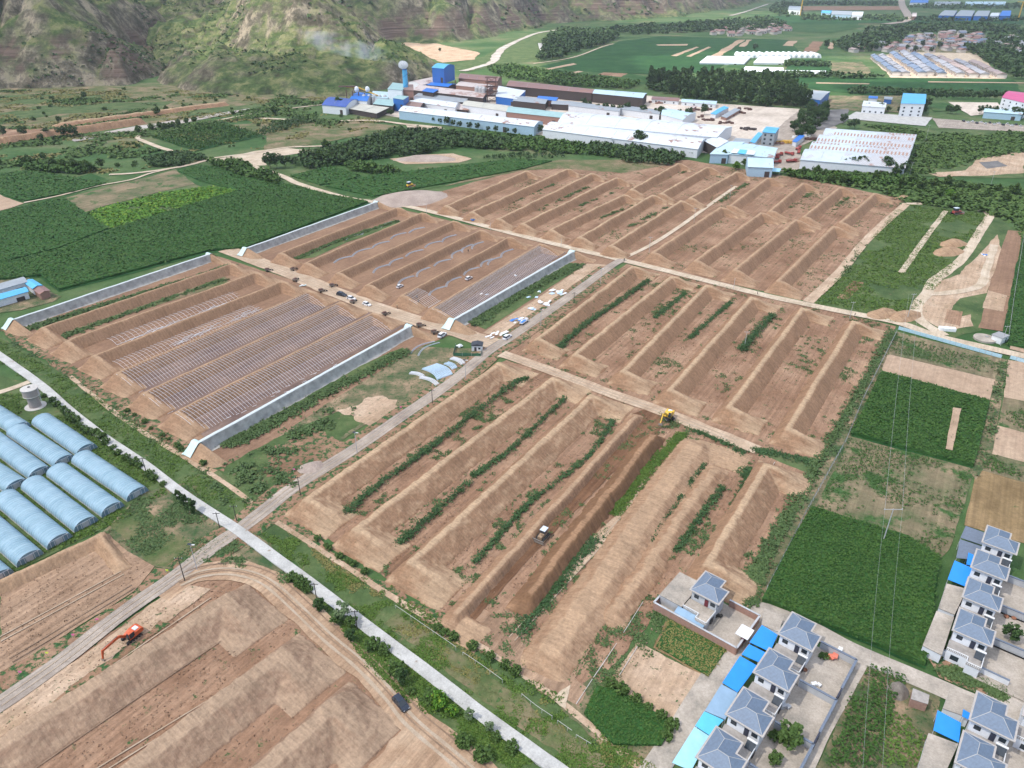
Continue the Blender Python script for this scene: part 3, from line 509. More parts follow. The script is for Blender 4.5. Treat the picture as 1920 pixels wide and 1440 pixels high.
def hill(name, label, foot, slope, hmax, x0, x1, y0, y1, step, mat, terr=0, warp=28, rough=1.0, seed=0, up=.2, bushes=2500, bs=1.3):
    xs = np.arange(x0, x1, step); ys = np.arange(y0, y1, step); X, Y = np.meshgrid(xs, ys, indexing='ij')
    wx = X + warp * 2 * fbm(X / 90 + seed, Y / 90, 4); wy = Y + warp * 2 * fbm(X / 90 + 40, Y / 90 + seed, 4)
    D, ins = seg_dist(wx, wy, foot); d = np.where(ins, D, -D)
    g = ridged(X / 120 + seed, Y / 200 + seed, 5); g2 = ridged(X / 34 + seed, Y / 60, 4)
    dd = np.maximum(d, 0); h = hmax * (1 - np.exp(-slope * dd / hmax)) + up * dd
    k = np.clip(d / 60, 0, 1)
    gl = 1 - np.abs(2 * vnoise(X / 70 + seed + .8 * fbm(X / 60, Y / 60, 3), Y / 260 + seed) - 1); gl2 = 1 - np.abs(2 * vnoise(X / 27 + seed, Y / 110 + 5) - 1)
    h = h * (1 - .45 * gl ** 3 * np.exp(-np.maximum(d - 150, 0) / 250)) - k * rough * 5 * gl2 ** 4
    h = h * (.78 + .34 * g) + k * rough * (10 * (g2 - .6) + 12 * fbm(X / 26, Y / 26, 5))
    if terr:
        q = terr * (1 + .4 * fbm(X / 200, Y / 200, 2)); hh = h / q; fl = np.floor(hh); fr = hh - fl
        ht = (fl + np.clip((fr - .72) / .28, 0, 1) + .12 * fr) * q; w = np.clip(.9 + 4 * fbm(X / 160 + 9, Y / 160, 3), 0, 1) * k
        h = h * (1 - w) + ht * w
    h = np.where(d > 0, h, -2.0 + np.maximum(d, -20) * .1)
    v = np.stack([X.ravel(), Y.ravel(), h.ravel()], -1); f = grid_faces(len(xs), len(ys))
    ok = (v[f][:, :, 2].max(1) > -1.5)
    f = f[ok]; used = np.unique(f); idx = np.zeros(len(v), np.int64); idx[used] = np.arange(len(used))
    o = np_mesh(name, v[used], idx[f], mat, smooth=True); tag(o, label, kind='structure')
    n = int(bushes); i = RNG.integers(2, len(xs) - 2, n * 6); j = RNG.integers(2, len(ys) - 2, n * 6); hh = h[i, j]; ok = (hh > 1) & (hh < 260) & (fbm(xs[i] / 60 + seed, ys[j] / 60, 4) + .25 * (gl[i, j] - .5) > .05); i = i[ok][:n]; j = j[ok][:n]; hh = h[i, j]
    per = 7; P = np.stack([np.repeat(xs[i] + RNG.uniform(-1.5, 1.5, len(i)), per), np.repeat(ys[j] + RNG.uniform(-1.5, 1.5, len(i)), per), np.repeat(hh, per) + .6], -1) + RNG.normal(size=(len(i) * per, 3)) * np.array([1, 1, .5]) * bs
    hill_bushes.append((P, bs * 1.5, label))
    return xs, ys, h
hill_bushes = []
def W2(pts): return [(G(*p).x, G(*p).y) for p in pts]
FL = W2([(-500, 215), (-200, 180), (0, 168), (120, 166), (250, 160), (287, 146)])
FL = FL + [(FL[-1][0] - 30, FL[-1][1] + 130), (FL[-1][0] - 75, FL[-1][1] + 330), (FL[-1][0] - 300, FL[-1][1] + 900), (-3000, 2400), (-3000, 800)]
hill('hillside', 'steep dark slope with red rock beds at upper left', FL, 1.0, 40, -1100, -380, 820, 1500, 3.5, M['hill'], seed=3, rough=1.1, up=.74)
g0 = W2([(287, 146)])[0]
FC = W2([(292, 150), (350, 168), (430, 176), (560, 178), (640, 177), (700, 166), (760, 160), (815, 148), (822, 135), (790, 118), (750, 103), (725, 92)])
FC = FC + [(FC[-1][0] - 40, FC[-1][1] + 500), (FC[-1][0] - 200, FC[-1][1] + 1500), (g0[0] - 900, g0[1] + 1400), (g0[0] - 560, g0[1] + 560), (g0[0] - 190, g0[1] + 230), (g0[0] - 10, g0[1] + 60)]
hill('terraced_hill', 'terraced green hill behind the factory smoke', FC, .7, 22, -1150, -60, 920, 1900, 3.4, M['hill2'], terr=7, seed=11, warp=34, up=.48)
FR = W2([(700, 88), (750, 80), (880, 80), (960, 62), (1060, 42), (1200, 37), (1300, 27), (1430, 4)])
FR = FR + [(FR[-1][0] + 300, FR[-1][1] + 1500), (-1500, 6500), (-1500, 2200)]
hill('far_hillside', 'bare shaded mountain side across the river', FR, .8, 900, -1300, 1700, 1450, 5000, 14.0, M['hill'], seed=23, warp=60, rough=2.0, up=.1, bushes=3000, bs=3.2)
# ================================================================ EARTH WALLS
def berm_mat(name, top, side, gfrac, dug=False):
    m, t, b = new_mat(name); b.inputs['Roughness'].default_value = .95; b.inputs['Specular IOR Level'].default_value = .1
    v = coords(t); n1 = noise(t, v, .12, 5, .65); n2 = noise(t, v, 1.3, 5, .75); n3 = noise(t, v, .5, 6, .75)
    vs = coords(t, scale=(1, .12, .12)); n4 = noise(t, vs, 1.6, 3, .7)          # dig marks run down the faces
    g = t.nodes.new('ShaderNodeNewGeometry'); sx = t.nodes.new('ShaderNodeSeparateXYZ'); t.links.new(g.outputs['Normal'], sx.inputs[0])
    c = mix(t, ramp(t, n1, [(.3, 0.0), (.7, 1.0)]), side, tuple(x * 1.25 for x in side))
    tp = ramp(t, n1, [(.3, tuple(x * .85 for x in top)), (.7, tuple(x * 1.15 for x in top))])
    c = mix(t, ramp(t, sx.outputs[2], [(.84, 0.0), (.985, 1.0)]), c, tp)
    c = mix(t, .6, c, ramp(t, n2, [(.28, .3), (.72, .7)]), 'OVERLAY')
    c = mix(t, .35, c, ramp(t, n4, [(.35, .3), (.65, .7)]), 'OVERLAY')
    if gfrac:
        th = .74 - .3 * gfrac
        c = mix(t, ramp(t, n3, [(th - .02, 0.0), (th + .03, 1.0)]), c, (0.045, 0.085, 0.03))
    t.links.new(c, b.inputs['Base Color']); bump(t, b, n2, .35, .8); return m
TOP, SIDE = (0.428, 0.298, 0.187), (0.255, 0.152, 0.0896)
M['berm'] = berm_mat('earth_wall_soil', TOP, SIDE, .22)
M['berm_weedy'] = berm_mat('weedy_earth_wall_soil', TOP, SIDE, .42)
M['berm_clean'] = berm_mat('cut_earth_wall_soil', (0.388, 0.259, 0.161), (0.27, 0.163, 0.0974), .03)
M['berm_pit'] = berm_mat('pit_bank_soil', (.36, .252, .168), (.25, .16, .105), .05)
M['berm_fresh'] = berm_mat('fresh_cut_soil', (0.306, 0.182, 0.104), (0.173, 0.096, 0.0522), .03)
M['berm_pale'] = berm_mat('dry_mound_soil', (0.388, 0.259, 0.161), (0.316, 0.202, 0.122), .12)
def earth_wall(px0, px1, label, group, mat='berm', h=3.3, top=1.7, inner=5.6, outer=3.2, endw=15.0, endtop=1.6, endout=6.0, ends=(1, 1), step=.5, rough=.62, zc=3.5, slump=.55, cat='earth bank', name='earth_bank'):
    """a U-shaped ridge: long wall from px0 to px1 plus an end wall at each end that falls away to the lower right"""
    A, B = G(*px0, zc), G(*px1, zc); A.z = B.z = 0; L = (B - A).length; u = (B - A).normalized(); ang = math.atan2(u.y, u.x)
    s = np.arange(-endout - 1.5, L + endout + 1.5, step); t = np.arange(-outer - 1.5, max(endw, inner + top) + 3, step); Sg, T = np.meshgrid(s, t, indexing='ij')
    seed = (px0[0] * 7 + px0[1]) % 97
    wob = 1.0 * fbm(Sg / 14 + seed, T * 0 + 3.3, 3) * slump
    T2 = T + wob; jag = .9 * (fbm(Sg / 1.7 + seed, T / 5, 3)) * slump
    def prof(d, o, tp, i):      # d grows from outside to inside
        return np.clip(np.minimum((d + o) / o, (tp + i - d) / i), 0, 1)
    hw = prof(T2 + jag, outer, top, inner)
    hw = hw * np.clip((Sg + 1.0 + endout * .6) / (endout * .8), 0, 1) * np.clip((L + 1.0 + endout * .6 - Sg) / (endout * .8), 0, 1)
    H = hw
    wend = np.clip((endw - T) / (endw * .75), 0, 1) * np.clip((T + outer) / outer, 0, 1)
    for k, e in enumerate(ends):
        if not e: continue
        d = (Sg if k == 0 else L - Sg) + 1.2 * fbm(T / 6 + 5 * k, Sg * 0 + seed, 3) * slump + .8 * fbm(T / 1.7, Sg / 5 + seed, 3) * slump
        o = endout; he = np.clip(np.minimum((d + o) / o, (endtop + inner - d) / inner), 0, 1)
        he = np.minimum(he, wend) if False else he * wend ** .8
        H = np.maximum(H, he * e)
    Z = H * h * (1 + .10 * fbm(Sg / 20 + seed, T / 20, 3))
    Z = Z + rough * (1.2 * fbm(Sg / 5 + seed, T / 5, 4) + .6 * fbm(Sg / 1.2, T / 1.2, 3)) * np.clip(H * 3, 0, 1)
    Z = np.where(H <= .001, -.3, Z + .06)
    v = np.stack([Sg.ravel(), T.ravel() * -1, Z.ravel()], -1); f = grid_faces(len(s), len(t))[:, ::-1]
    keep = v[f][:, :, 2].max(1) > -.25; f = f[keep]; used = np.unique(f); idx = np.zeros(len(v), np.int64); idx[used] = np.arange(len(used))
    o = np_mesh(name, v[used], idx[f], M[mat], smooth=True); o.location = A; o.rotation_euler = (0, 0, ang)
    tag(o, label, cat, group); return o
ORD = ['first', 'second', 'third', 'fourth', 'fifth', 'sixth', 'seventh']
gA = 'earth walls of the block with the bulldozer'
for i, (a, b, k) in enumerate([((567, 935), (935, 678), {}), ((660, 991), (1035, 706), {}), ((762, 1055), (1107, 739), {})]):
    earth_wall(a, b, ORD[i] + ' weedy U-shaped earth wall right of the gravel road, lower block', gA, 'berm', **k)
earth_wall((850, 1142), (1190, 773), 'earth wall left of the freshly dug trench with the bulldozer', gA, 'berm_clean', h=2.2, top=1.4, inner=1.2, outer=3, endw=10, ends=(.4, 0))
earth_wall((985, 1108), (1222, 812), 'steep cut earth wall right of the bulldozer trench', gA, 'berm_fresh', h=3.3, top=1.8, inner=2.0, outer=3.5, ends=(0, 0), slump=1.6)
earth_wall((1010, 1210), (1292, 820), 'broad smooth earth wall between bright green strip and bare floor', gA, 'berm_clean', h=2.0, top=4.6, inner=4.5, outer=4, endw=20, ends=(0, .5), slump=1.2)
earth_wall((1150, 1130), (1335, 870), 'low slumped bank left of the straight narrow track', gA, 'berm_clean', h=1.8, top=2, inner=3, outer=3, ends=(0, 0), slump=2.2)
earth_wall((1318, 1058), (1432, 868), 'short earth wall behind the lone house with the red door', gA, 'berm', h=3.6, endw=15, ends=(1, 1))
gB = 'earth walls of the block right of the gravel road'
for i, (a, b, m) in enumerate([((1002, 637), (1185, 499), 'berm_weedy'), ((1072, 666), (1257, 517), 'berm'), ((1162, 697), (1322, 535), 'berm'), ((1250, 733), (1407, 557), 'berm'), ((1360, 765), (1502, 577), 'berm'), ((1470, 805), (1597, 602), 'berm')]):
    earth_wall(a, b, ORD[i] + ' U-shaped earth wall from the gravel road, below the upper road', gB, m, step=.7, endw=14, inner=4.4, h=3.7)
gC = 'earth walls just above the upper road'
for i, (a, b) in enumerate([((1220, 477), (1350, 390)), ((1300, 492), (1425, 401)), ((1372, 510), (1490, 414)), ((1455, 530), (1560, 426))]):
    earth_wall(a, b, ORD[i] + ' earth wall right of the rutted track, above the upper road', gC, 'berm_clean', step=.8, endw=14, h=4.4, rough=.6, inner=3.6)
for i, (a, b) in enumerate([((1365, 388), (1438, 335)), ((1440, 398), (1503, 345)), ((1503, 409), (1572, 353)), ((1572, 420), (1638, 364))]):
    earth_wall(a, b, ORD[i] + ' earth wall of the farthest row, right of the rutted track', 'farthest row of earth walls', 'berm_clean', step=.9, endw=14, h=4.4, rough=.6, inner=3.6)
for i, (a, b) in enumerate([((832, 388), (985, 322)), ((880, 400), (1062, 318)), ((930, 413), (1108, 326)), ((975, 422), (1155, 334)), ((1028, 433), (1168, 366)), ((1082, 447), (1222, 367)), ((1140, 463), (1275, 378))]):
    earth_wall(a, b, ORD[i] + ' long earth wall right of the gravel heap, beyond the upper road', 'weedy earth walls beside the gravel heap', 'berm', step=.9, endw=13, h=4.2, inner=3.6)
for i, (a, b) in enumerate([((1180, 358), (1270, 308)), ((1235, 366), (1325, 315)), ((1290, 374), (1380, 324))]):
    earth_wall(a, b, ORD[i] + ' earth wall of the far row nearest the white sheds', 'far row of earth walls left of the track', 'berm', step=.9, endw=13, h=4.4, inner=3.6)
gG = 'cut earth walls of the upper hoop block'
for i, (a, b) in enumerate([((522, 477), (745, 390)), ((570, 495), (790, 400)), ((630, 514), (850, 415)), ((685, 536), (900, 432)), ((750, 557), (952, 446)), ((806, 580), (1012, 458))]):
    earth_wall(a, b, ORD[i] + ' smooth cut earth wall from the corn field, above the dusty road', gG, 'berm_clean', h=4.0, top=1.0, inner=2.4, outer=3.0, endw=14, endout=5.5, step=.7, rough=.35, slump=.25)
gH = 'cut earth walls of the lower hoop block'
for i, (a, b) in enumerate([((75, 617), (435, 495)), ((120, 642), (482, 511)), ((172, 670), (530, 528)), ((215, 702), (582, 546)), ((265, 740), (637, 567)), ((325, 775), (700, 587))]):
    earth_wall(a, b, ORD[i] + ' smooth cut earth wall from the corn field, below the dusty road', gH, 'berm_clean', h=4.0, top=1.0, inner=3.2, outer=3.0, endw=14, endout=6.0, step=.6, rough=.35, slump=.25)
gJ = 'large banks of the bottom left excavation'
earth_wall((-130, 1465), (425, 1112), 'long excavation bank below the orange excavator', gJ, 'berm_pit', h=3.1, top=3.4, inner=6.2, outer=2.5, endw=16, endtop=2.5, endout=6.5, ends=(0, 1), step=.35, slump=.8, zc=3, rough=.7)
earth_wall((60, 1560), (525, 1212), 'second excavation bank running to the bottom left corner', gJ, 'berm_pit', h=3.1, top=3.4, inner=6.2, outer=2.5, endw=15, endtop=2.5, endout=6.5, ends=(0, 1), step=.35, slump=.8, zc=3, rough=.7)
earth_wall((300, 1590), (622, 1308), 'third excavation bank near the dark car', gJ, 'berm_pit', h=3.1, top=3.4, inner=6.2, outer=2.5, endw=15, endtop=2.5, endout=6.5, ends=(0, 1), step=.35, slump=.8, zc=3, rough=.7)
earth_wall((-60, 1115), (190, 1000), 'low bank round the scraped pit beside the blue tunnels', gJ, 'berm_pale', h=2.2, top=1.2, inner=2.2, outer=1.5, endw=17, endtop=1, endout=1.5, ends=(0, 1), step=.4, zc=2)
def mound(px, rx, ry, h, label, mat='berm_pale', rz=0.5, cat='soil heap', group=None, name='soil_heap'):
    c = G(*px); n = 40; t = np.linspace(-1.15, 1.15, n); X, Y = np.meshgrid(t, t, indexing='ij'); r = np.hypot(X, Y) * (1 + .35 * fbm(X * 1.5 + px[0], Y * 1.5, 3))
    Z = h * np.clip(1 - r ** 1.4, -.2, 1) * (1 + .5 * fbm(X * 2.5 + px[0], Y * 2.5, 3)) - .02
    v = np.stack([(X * rx).ravel(), (Y * ry).ravel(), Z.ravel()], -1); f = grid_faces(n, n); keep = v[f][:, :, 2].max(1) > -.1
    f = f[keep]; used = np.unique(f); idx = np.zeros(len(v), np.int64); idx[used] = np.arange(len(used))
    o = np_mesh(name, v[used], idx[f], M[mat] if isinstance(mat, str) else mat, smooth=True); o.location = c; o.rotation_euler = (0, 0, rz); return tag(o, label, cat, group)
M['gravel_heap'] = ground_mat('crushed_gravel', [(0.306, 0.24, 0.2), (0.367, 0.293, 0.244), (0.428, 0.346, 0.287)], .1)
mound((770, 372), 26, 20, 4.0, 'grey gravel heap beside the upper road', 'gravel_heap', cat='gravel heap', name='gravel_heap')
mound((585, 878), 4.5, 3.5, 1.6, 'small grey gravel heap at the gravel road', 'gravel_heap', cat='gravel heap', name='gravel_heap')
mound((1694, 372), 6, 5, 2.4, 'small soil heap at the start of the straight track', cat='soil heap')
mound((1787, 458), 10, 6, 3, 'upper soil heap beside the loop track', 'berm_pale')
mound((1777, 473), 11, 6, 3, 'lower soil heap beside the loop track', 'berm_pale')
mound((1655, 590), 9, 5, 3, 'left soil heap beside the upper road', 'berm_pale')
mound((1697, 594), 10, 5, 3, 'right soil heap beside the upper road', 'berm_pale')
mound((800, 299), 26, 10, 4, 'long grey spoil heap in the tree nursery', 'gravel_heap', rz=0)

earth_wall((-60, 268), (262, 222), 'eroded reddish stream bank below the green terraces', None, 'berm_clean', h=6, top=2, inner=3, outer=14, ends=(0, 0), step=2.2, slump=4, zc=5, cat='stream bank', name='stream_bank')
earth_wall((110, 230), (420, 190), 'upper eroded terrace edge at the left', None, 'berm', h=4, top=3, inner=4, outer=16, ends=(0, 0), step=2.4, slump=5, zc=4, cat='stream bank', name='stream_bank')
# ================================================================ VEGETATION
M['leaf'] = leaf_mat('broad_leaves', (0.0495, 0.0918, 0.0216), (0.0825, 0.143, 0.0324), (0.132, 0.189, 0.0468))
M['leaf_dark'] = leaf_mat('dark_leaves', (0.033, 0.0673, 0.0202), (0.0572, 0.107, 0.0302), (0.0935, 0.143, 0.0418))
M['leaf_pale'] = leaf_mat('grey_green_leaves', (0.077, 0.122, 0.054), (0.143, 0.204, 0.0864), (0.22, 0.275, 0.13))
M['leaf_bright'] = leaf_mat('bright_leaves', (0.044, 0.122, 0.0108), (0.099, 0.224, 0.0216), (0.33, 0.367, 0.0288))
M['corn'] = leaf_mat('corn_leaves', (0.0308, 0.0775, 0.013), (0.0462, 0.102, 0.0158), (0.066, 0.128, 0.0216))
M['weed'] = leaf_mat('weed_leaves', (0.055, 0.0969, 0.0324), (0.088, 0.143, 0.0468), (0.143, 0.184, 0.0648))
M['weed_dark'] = leaf_mat('rank_weed_leaves', (0.0308, 0.0734, 0.0245), (0.055, 0.112, 0.036), (0.088, 0.143, 0.0468))
M['grassblade'] = leaf_mat('grass_blades', (0.0495, 0.102, 0.0144), (0.088, 0.153, 0.0252), (0.165, 0.204, 0.0432))
M['straw'] = leaf_mat('dry_stalks', (0.154, 0.143, 0.0432), (0.22, 0.194, 0.0648), (0.11, 0.153, 0.036))
M['bark'] = plain('bark', (.11, .085, .065), .9)
M['canopy'] = ground_mat('crop_canopy', [(.024, .074, .018), (.034, .095, .022), (.048, .112, .028)], .05, stripe=.5, ssc=.9, bmp=.4)
def quads(P, size, flat=.0, aspect=1.0):
    """one leaf quad at each point, random facing; flat>0 turns them upward"""
    n = len(P); a = RNG.normal(size=(n, 3)); a[:, 2] += flat * np.sign(a[:, 2] + 1e-6) * 2
    a /= np.linalg.norm(a, axis=1, keepdims=True) + 1e-9; r = RNG.normal(size=(n, 3)); x = np.cross(a, r); x /= np.linalg.norm(x, axis=1, keepdims=True) + 1e-9; y = np.cross(a, x)
    s = (size * (.6 + .8 * RNG.random(n)))[:, None] * .5 if np.isscalar(size) else (size * (.6 + .8 * RNG.random(n)))[:, None] * .5
    v = np.stack([P - x * s - y * s * aspect, P + x * s * 1.1 - y * s * .5 * aspect, P + x * s * .8 + y * s * aspect, P - x * s * .9 + y * s * .7 * aspect], 1).reshape(-1, 3)
    return v, np.arange(4 * n).reshape(-1, 4)
def crown_points(n, rx, rz, zc, clumps=14, shape='round'):
    th = RNG.random(clumps) * 2 * np.pi; ph = np.arccos(1 - 2 * RNG.random(clumps)); rr = .45 + .45 * RNG.random(clumps)
    C = np.stack([rx * rr * np.sin(ph) * np.cos(th), rx * rr * np.sin(ph) * np.sin(th), rz * rr * np.cos(ph)], -1)
    cs = rx * (.22 + .2 * RNG.random(clumps))
    k = RNG.integers(0, clumps, n); d = RNG.normal(size=(n, 3)); d /= np.linalg.norm(d, axis=1, keepdims=True); P = C[k] + d * (cs[k] * (.6 + .5 * RNG.random(n)))[:, None]
    if shape == 'cone': P[:, :2] *= np.clip(1.15 - .85 * (P[:, 2:3] + rz) / (2 * rz), .12, 1.2)
    if shape == 'pole': P[:, :2] *= np.clip(1.1 - .6 * np.abs(P[:, 2:3]) / rz, .3, 1)
    P[:, 2] += zc; return P
def tree_proto(kind):
    r = empty('tree'); mb = MB()
    spec = {'broad': (7.5, 3.0, 3.0, 4.6, 900, .62, 'leaf', 'round'), 'dark': (8, 3.1, 3.3, 4.9, 900, .6, 'leaf_dark', 'round'), 'pale': (8.5, 2.6, 3.6, 5.2, 520, .5, 'leaf_pale', 'round'),
            'poplar': (15, 3.0, 7.4, 7.9, 1100, .85, 'leaf_dark', 'pole'), 'cypress': (6, 1.7, 3.1, 3.2, 1100, .42, 'leaf_dark', 'pole'), 'bush': (2.2, 1.5, 1.05, 1.1, 420, .36, 'leaf', 'round'),
            'bright': (5.5, 2.6, 2.4, 3.2, 800, .5, 'leaf_bright', 'round'), 'sapling': (3, 1.0, 1.5, 1.7, 160, .42, 'leaf_dark', 'cone')}[kind]
    h, rx, rz, zc, n, ls, m, sh = spec
    r0 = .035 * h * .45; mb.bar((0, 0, -.1), (0, 0, zc * .55), r0, 7, r2=r0 * .7); mb.bar((0, 0, zc * .55), (.1, .05, zc * 1.2), r0 * .7, 6, r2=r0 * .25)
    for i in range(5 if kind not in ('bush', 'sapling') else 3):
        a = i * 2.4 + 1; mb.bar((0, 0, zc * (.45 + .1 * i)), (math.cos(a) * rx * .6, math.sin(a) * rx * .6, zc * (.75 + .12 * i)), r0 * .35, 5, r2=r0 * .1)
    mb.build('trunk', M['bark'], r)
    v, f = quads(crown_points(n, rx, rz, zc, 16 if kind != 'poplar' else 22, sh), ls, .3); np_mesh('crown', v, f, M[m], r)
    return r
PROTO = {}; PN = {'broad': 'broadleaf_tree', 'dark': 'dark_tree', 'pale': 'willow_tree', 'poplar': 'poplar_tree', 'cypress': 'cypress_tree', 'bush': 'bush', 'bright': 'flowering_tree', 'sapling': 'sapling'}

def tree(kind, px, s, label, cat='tree', group=None, at=None):
    if kind not in PROTO: PROTO[kind] = [tree_proto(kind), False]
    p, used = PROTO[kind]
    if used: p = copy_tree(p)
    else: PROTO[kind][1] = True; p.name = PN[kind]
    p.location = G(*px) if at is None else at; p.rotation_euler = (0, 0, random.random() * 6.28); q = s * random.uniform(.88, 1.12)
    p.scale = (q, q, q * random.uniform(.9, 1.1)); tag(p, label, cat, group); return p
def inpoly(X, Y, P): return seg_dist(X, Y, [(p.x, p.y) for p in P])[1]
def fill(px, spacing, jit=.5, ang=None):
    """points in rows inside a polygon given in pixels"""
    P = GP(px); a = (UA if ang is None else ang); c, s = math.cos(a), math.sin(a); q = np.array([(p.x * c + p.y * s, -p.x * s + p.y * c) for p in P])
    sx, sy = (spacing, spacing) if np.isscalar(spacing) else spacing
    u = np.arange(q[:, 0].min(), q[:, 0].max(), sx); w = np.arange(q[:, 1].min(), q[:, 1].max(), sy); A, B = np.meshgrid(u, w, indexing='ij')
    A = A.ravel() + RNG.uniform(-jit, jit, A.size) * sx; B = B.ravel() + RNG.uniform(-jit, jit, B.size) * sy * .8; X = A * c - B * s; Y = A * s + B * c
    k = inpoly(X, Y, P); return np.stack([X[k], Y[k]], -1)
def plants(name, P2, h, size, mat, label, cat, per=3, z0=0.0, spread=.5, aspect=1.6, flat=.0, kind='stuff', zz=None, lo=.35):
    n = len(P2)
    if n == 0: return None
    X = np.repeat(P2, per, 0); o = RNG.normal(size=(n * per, 2)) * spread * size; z = h * (lo + (1 - lo) * RNG.random(n * per)) + z0
    if zz is not None: z = z + np.repeat(zz, per)
    P = np.stack([X[:, 0] + o[:, 0], X[:, 1] + o[:, 1], z], -1); v, f = quads(P, size, flat, aspect)
    o = np_mesh(name, v, f, M[mat]); return tag(o, label, cat, None, kind)
def crop(px, h, sp, size, mat, label, thr=None, per=3, ang=None, nsc=18, cat='crop', name='crop_field'):
    P = fill(px, sp, .35, ang)
    if thr is not None: P = P[fbm(P[:, 0] / nsc, P[:, 1] / nsc, 4) + RNG.normal(size=len(P)) * .05 > thr]
    if thr is None:
        c = GP(px); z = h * .74; Q = jitter_poly(c, 3, .5); me = bpy.data.meshes.new('canopy'); me.from_pydata([(q.x, q.y, z) for q in Q] + [(q.x, q.y, -.1) for q in Q], [], [tuple(range(len(Q)))] + [(i, i + len(Q), (i + 1) % len(Q) + len(Q), (i + 1) % len(Q)) for i in range(len(Q))]); me.materials.append(M['canopy'])
        tag(link(bpy.data.objects.new('crop_canopy', me)), 'lower leaves of the ' + label, cat, None, 'stuff')
    return plants(name, P, h, size * .42, mat, label, cat, per + 3, flat=1.0, z0=0, spread=1.0, aspect=1.3, lo=.7 if thr is None else .35)
for _P, _s, _l in hill_bushes:
    v, f = quads(_P, _s, .3); tag(np_mesh('hill_bushes', v, f, M['leaf_dark']), 'dark bushes growing on the ' + _l, 'bushes', None, 'stuff')
# ---- close crops
crop([(1522, 955), (1700, 1010), (1760, 1050), (1733, 1250), (1580, 1186), (1428, 1128), (1465, 1050)], 1.7, (.75, .8), .85, 'corn', 'big dark corn field right of the long fence')
crop([(1652, 700), (1854, 756), (1824, 876), (1594, 815)], 1.7, (.95, 1.0), 1.1, 'corn', 'upper corn field with a bare strip in it')
crop([(1592, 822), (1824, 882), (1780, 1030), (1755, 1045), (1530, 955)], .7, (.9, 1.1), .7, 'corn', 'thin patchy corn between the two dense corn fields', thr=.02, per=2)
crop([(1680, 630), (1870, 680), (1864, 706), (1668, 660)], .6, (1.2, 1.4), .8, 'corn', 'thin young crop under the light blue fence', thr=-.05, per=2)
crop([(1120, 1290), (1165, 1300), (1262, 1362), (1240, 1400), (1150, 1398), (1095, 1340)], 1.1, .8, .7, 'corn', 'overgrown corn corner beside the sandy plot', per=3)
crop([(1255, 1165), (1364, 1217), (1328, 1270), (1230, 1213)], .6, .7, .6, 'straw', 'dark grassy plot under the brick wall of the lone house', per=3)
crop([(1625, 1245), (1700, 1275), (1680, 1320), (1640, 1440), (1545, 1440), (1590, 1330)], 1.5, .8, .8, 'corn', 'vegetable garden with corn between the lanes', thr=-.12)
crop([(1650, 1330), (1745, 1360), (1735, 1440), (1650, 1440)], .9, .9, .8, 'grassblade', 'vegetable rows beside the blue awning', thr=-.02)
crop([(1885, 750), (1990, 770), (1990, 825), (1872, 798)], .6, 1.1, .8, 'corn', 'striped green crop at the right edge', thr=-.03, per=2)
crop([(1858, 853), (1990, 890), (1990, 920), (1836, 878)], .6, 1.0, .8, 'corn', 'narrow striped crop above the stubble', thr=-.03, per=2)
crop([(1917, 445), (1960, 430), (1990, 670), (1890, 648), (1884, 625)], 1.2, 1.4, 1.2, 'corn', 'green crop beyond the right fence')
# ---- left corn fields
crop([(210, 432), (400, 373), (450, 359), (540, 347), (620, 367), (690, 380), (460, 466), (395, 471), (112, 545), (78, 518), (-20, 528), (-20, 502), (110, 470)], 1.6, (1.7, 1.9), 1.7, 'corn', 'broad dark green corn field behind the net walls', per=2)
crop([(-20, 328), (60, 322), (200, 345), (140, 360), (45, 379), (0, 364)], 1.5, 2.6, 2.3, 'corn', 'corn field at the far left edge', per=2)
crop([(160, 400), (300, 363), (395, 351), (445, 358), (395, 372), (210, 428)], .8, 1.3, 2.4, 'leaf_bright', 'bright green yellow flowering weeds among the corn', thr=-.2, per=3)
crop([(610, 350), (700, 330), (960, 300), (1035, 303), (980, 318), (830, 346), (700, 370)], 1.4, 3.0, 2.4, 'corn', 'long corn strip beyond the gravel heap', per=2)
crop([(545, 331), (620, 313), (675, 330), (640, 343), (600, 348)], 1.4, 2.8, 2.4, 'corn', 'corn plot right of the diagonal track', per=2)
crop([(-20, 405), (118, 370), (163, 402), (203, 430), (110, 466), (-20, 500)], 1.3, 2.0, 1.7, 'corn', 'corn field with faint tracks at the left edge', per=2)
crop([(372, 311), (440, 317), (520, 337), (556, 360), (445, 358), (375, 340), (335, 322)], 1.2, 2.4, 2.0, 'corn', 'corn beside the diagonal track', per=2)
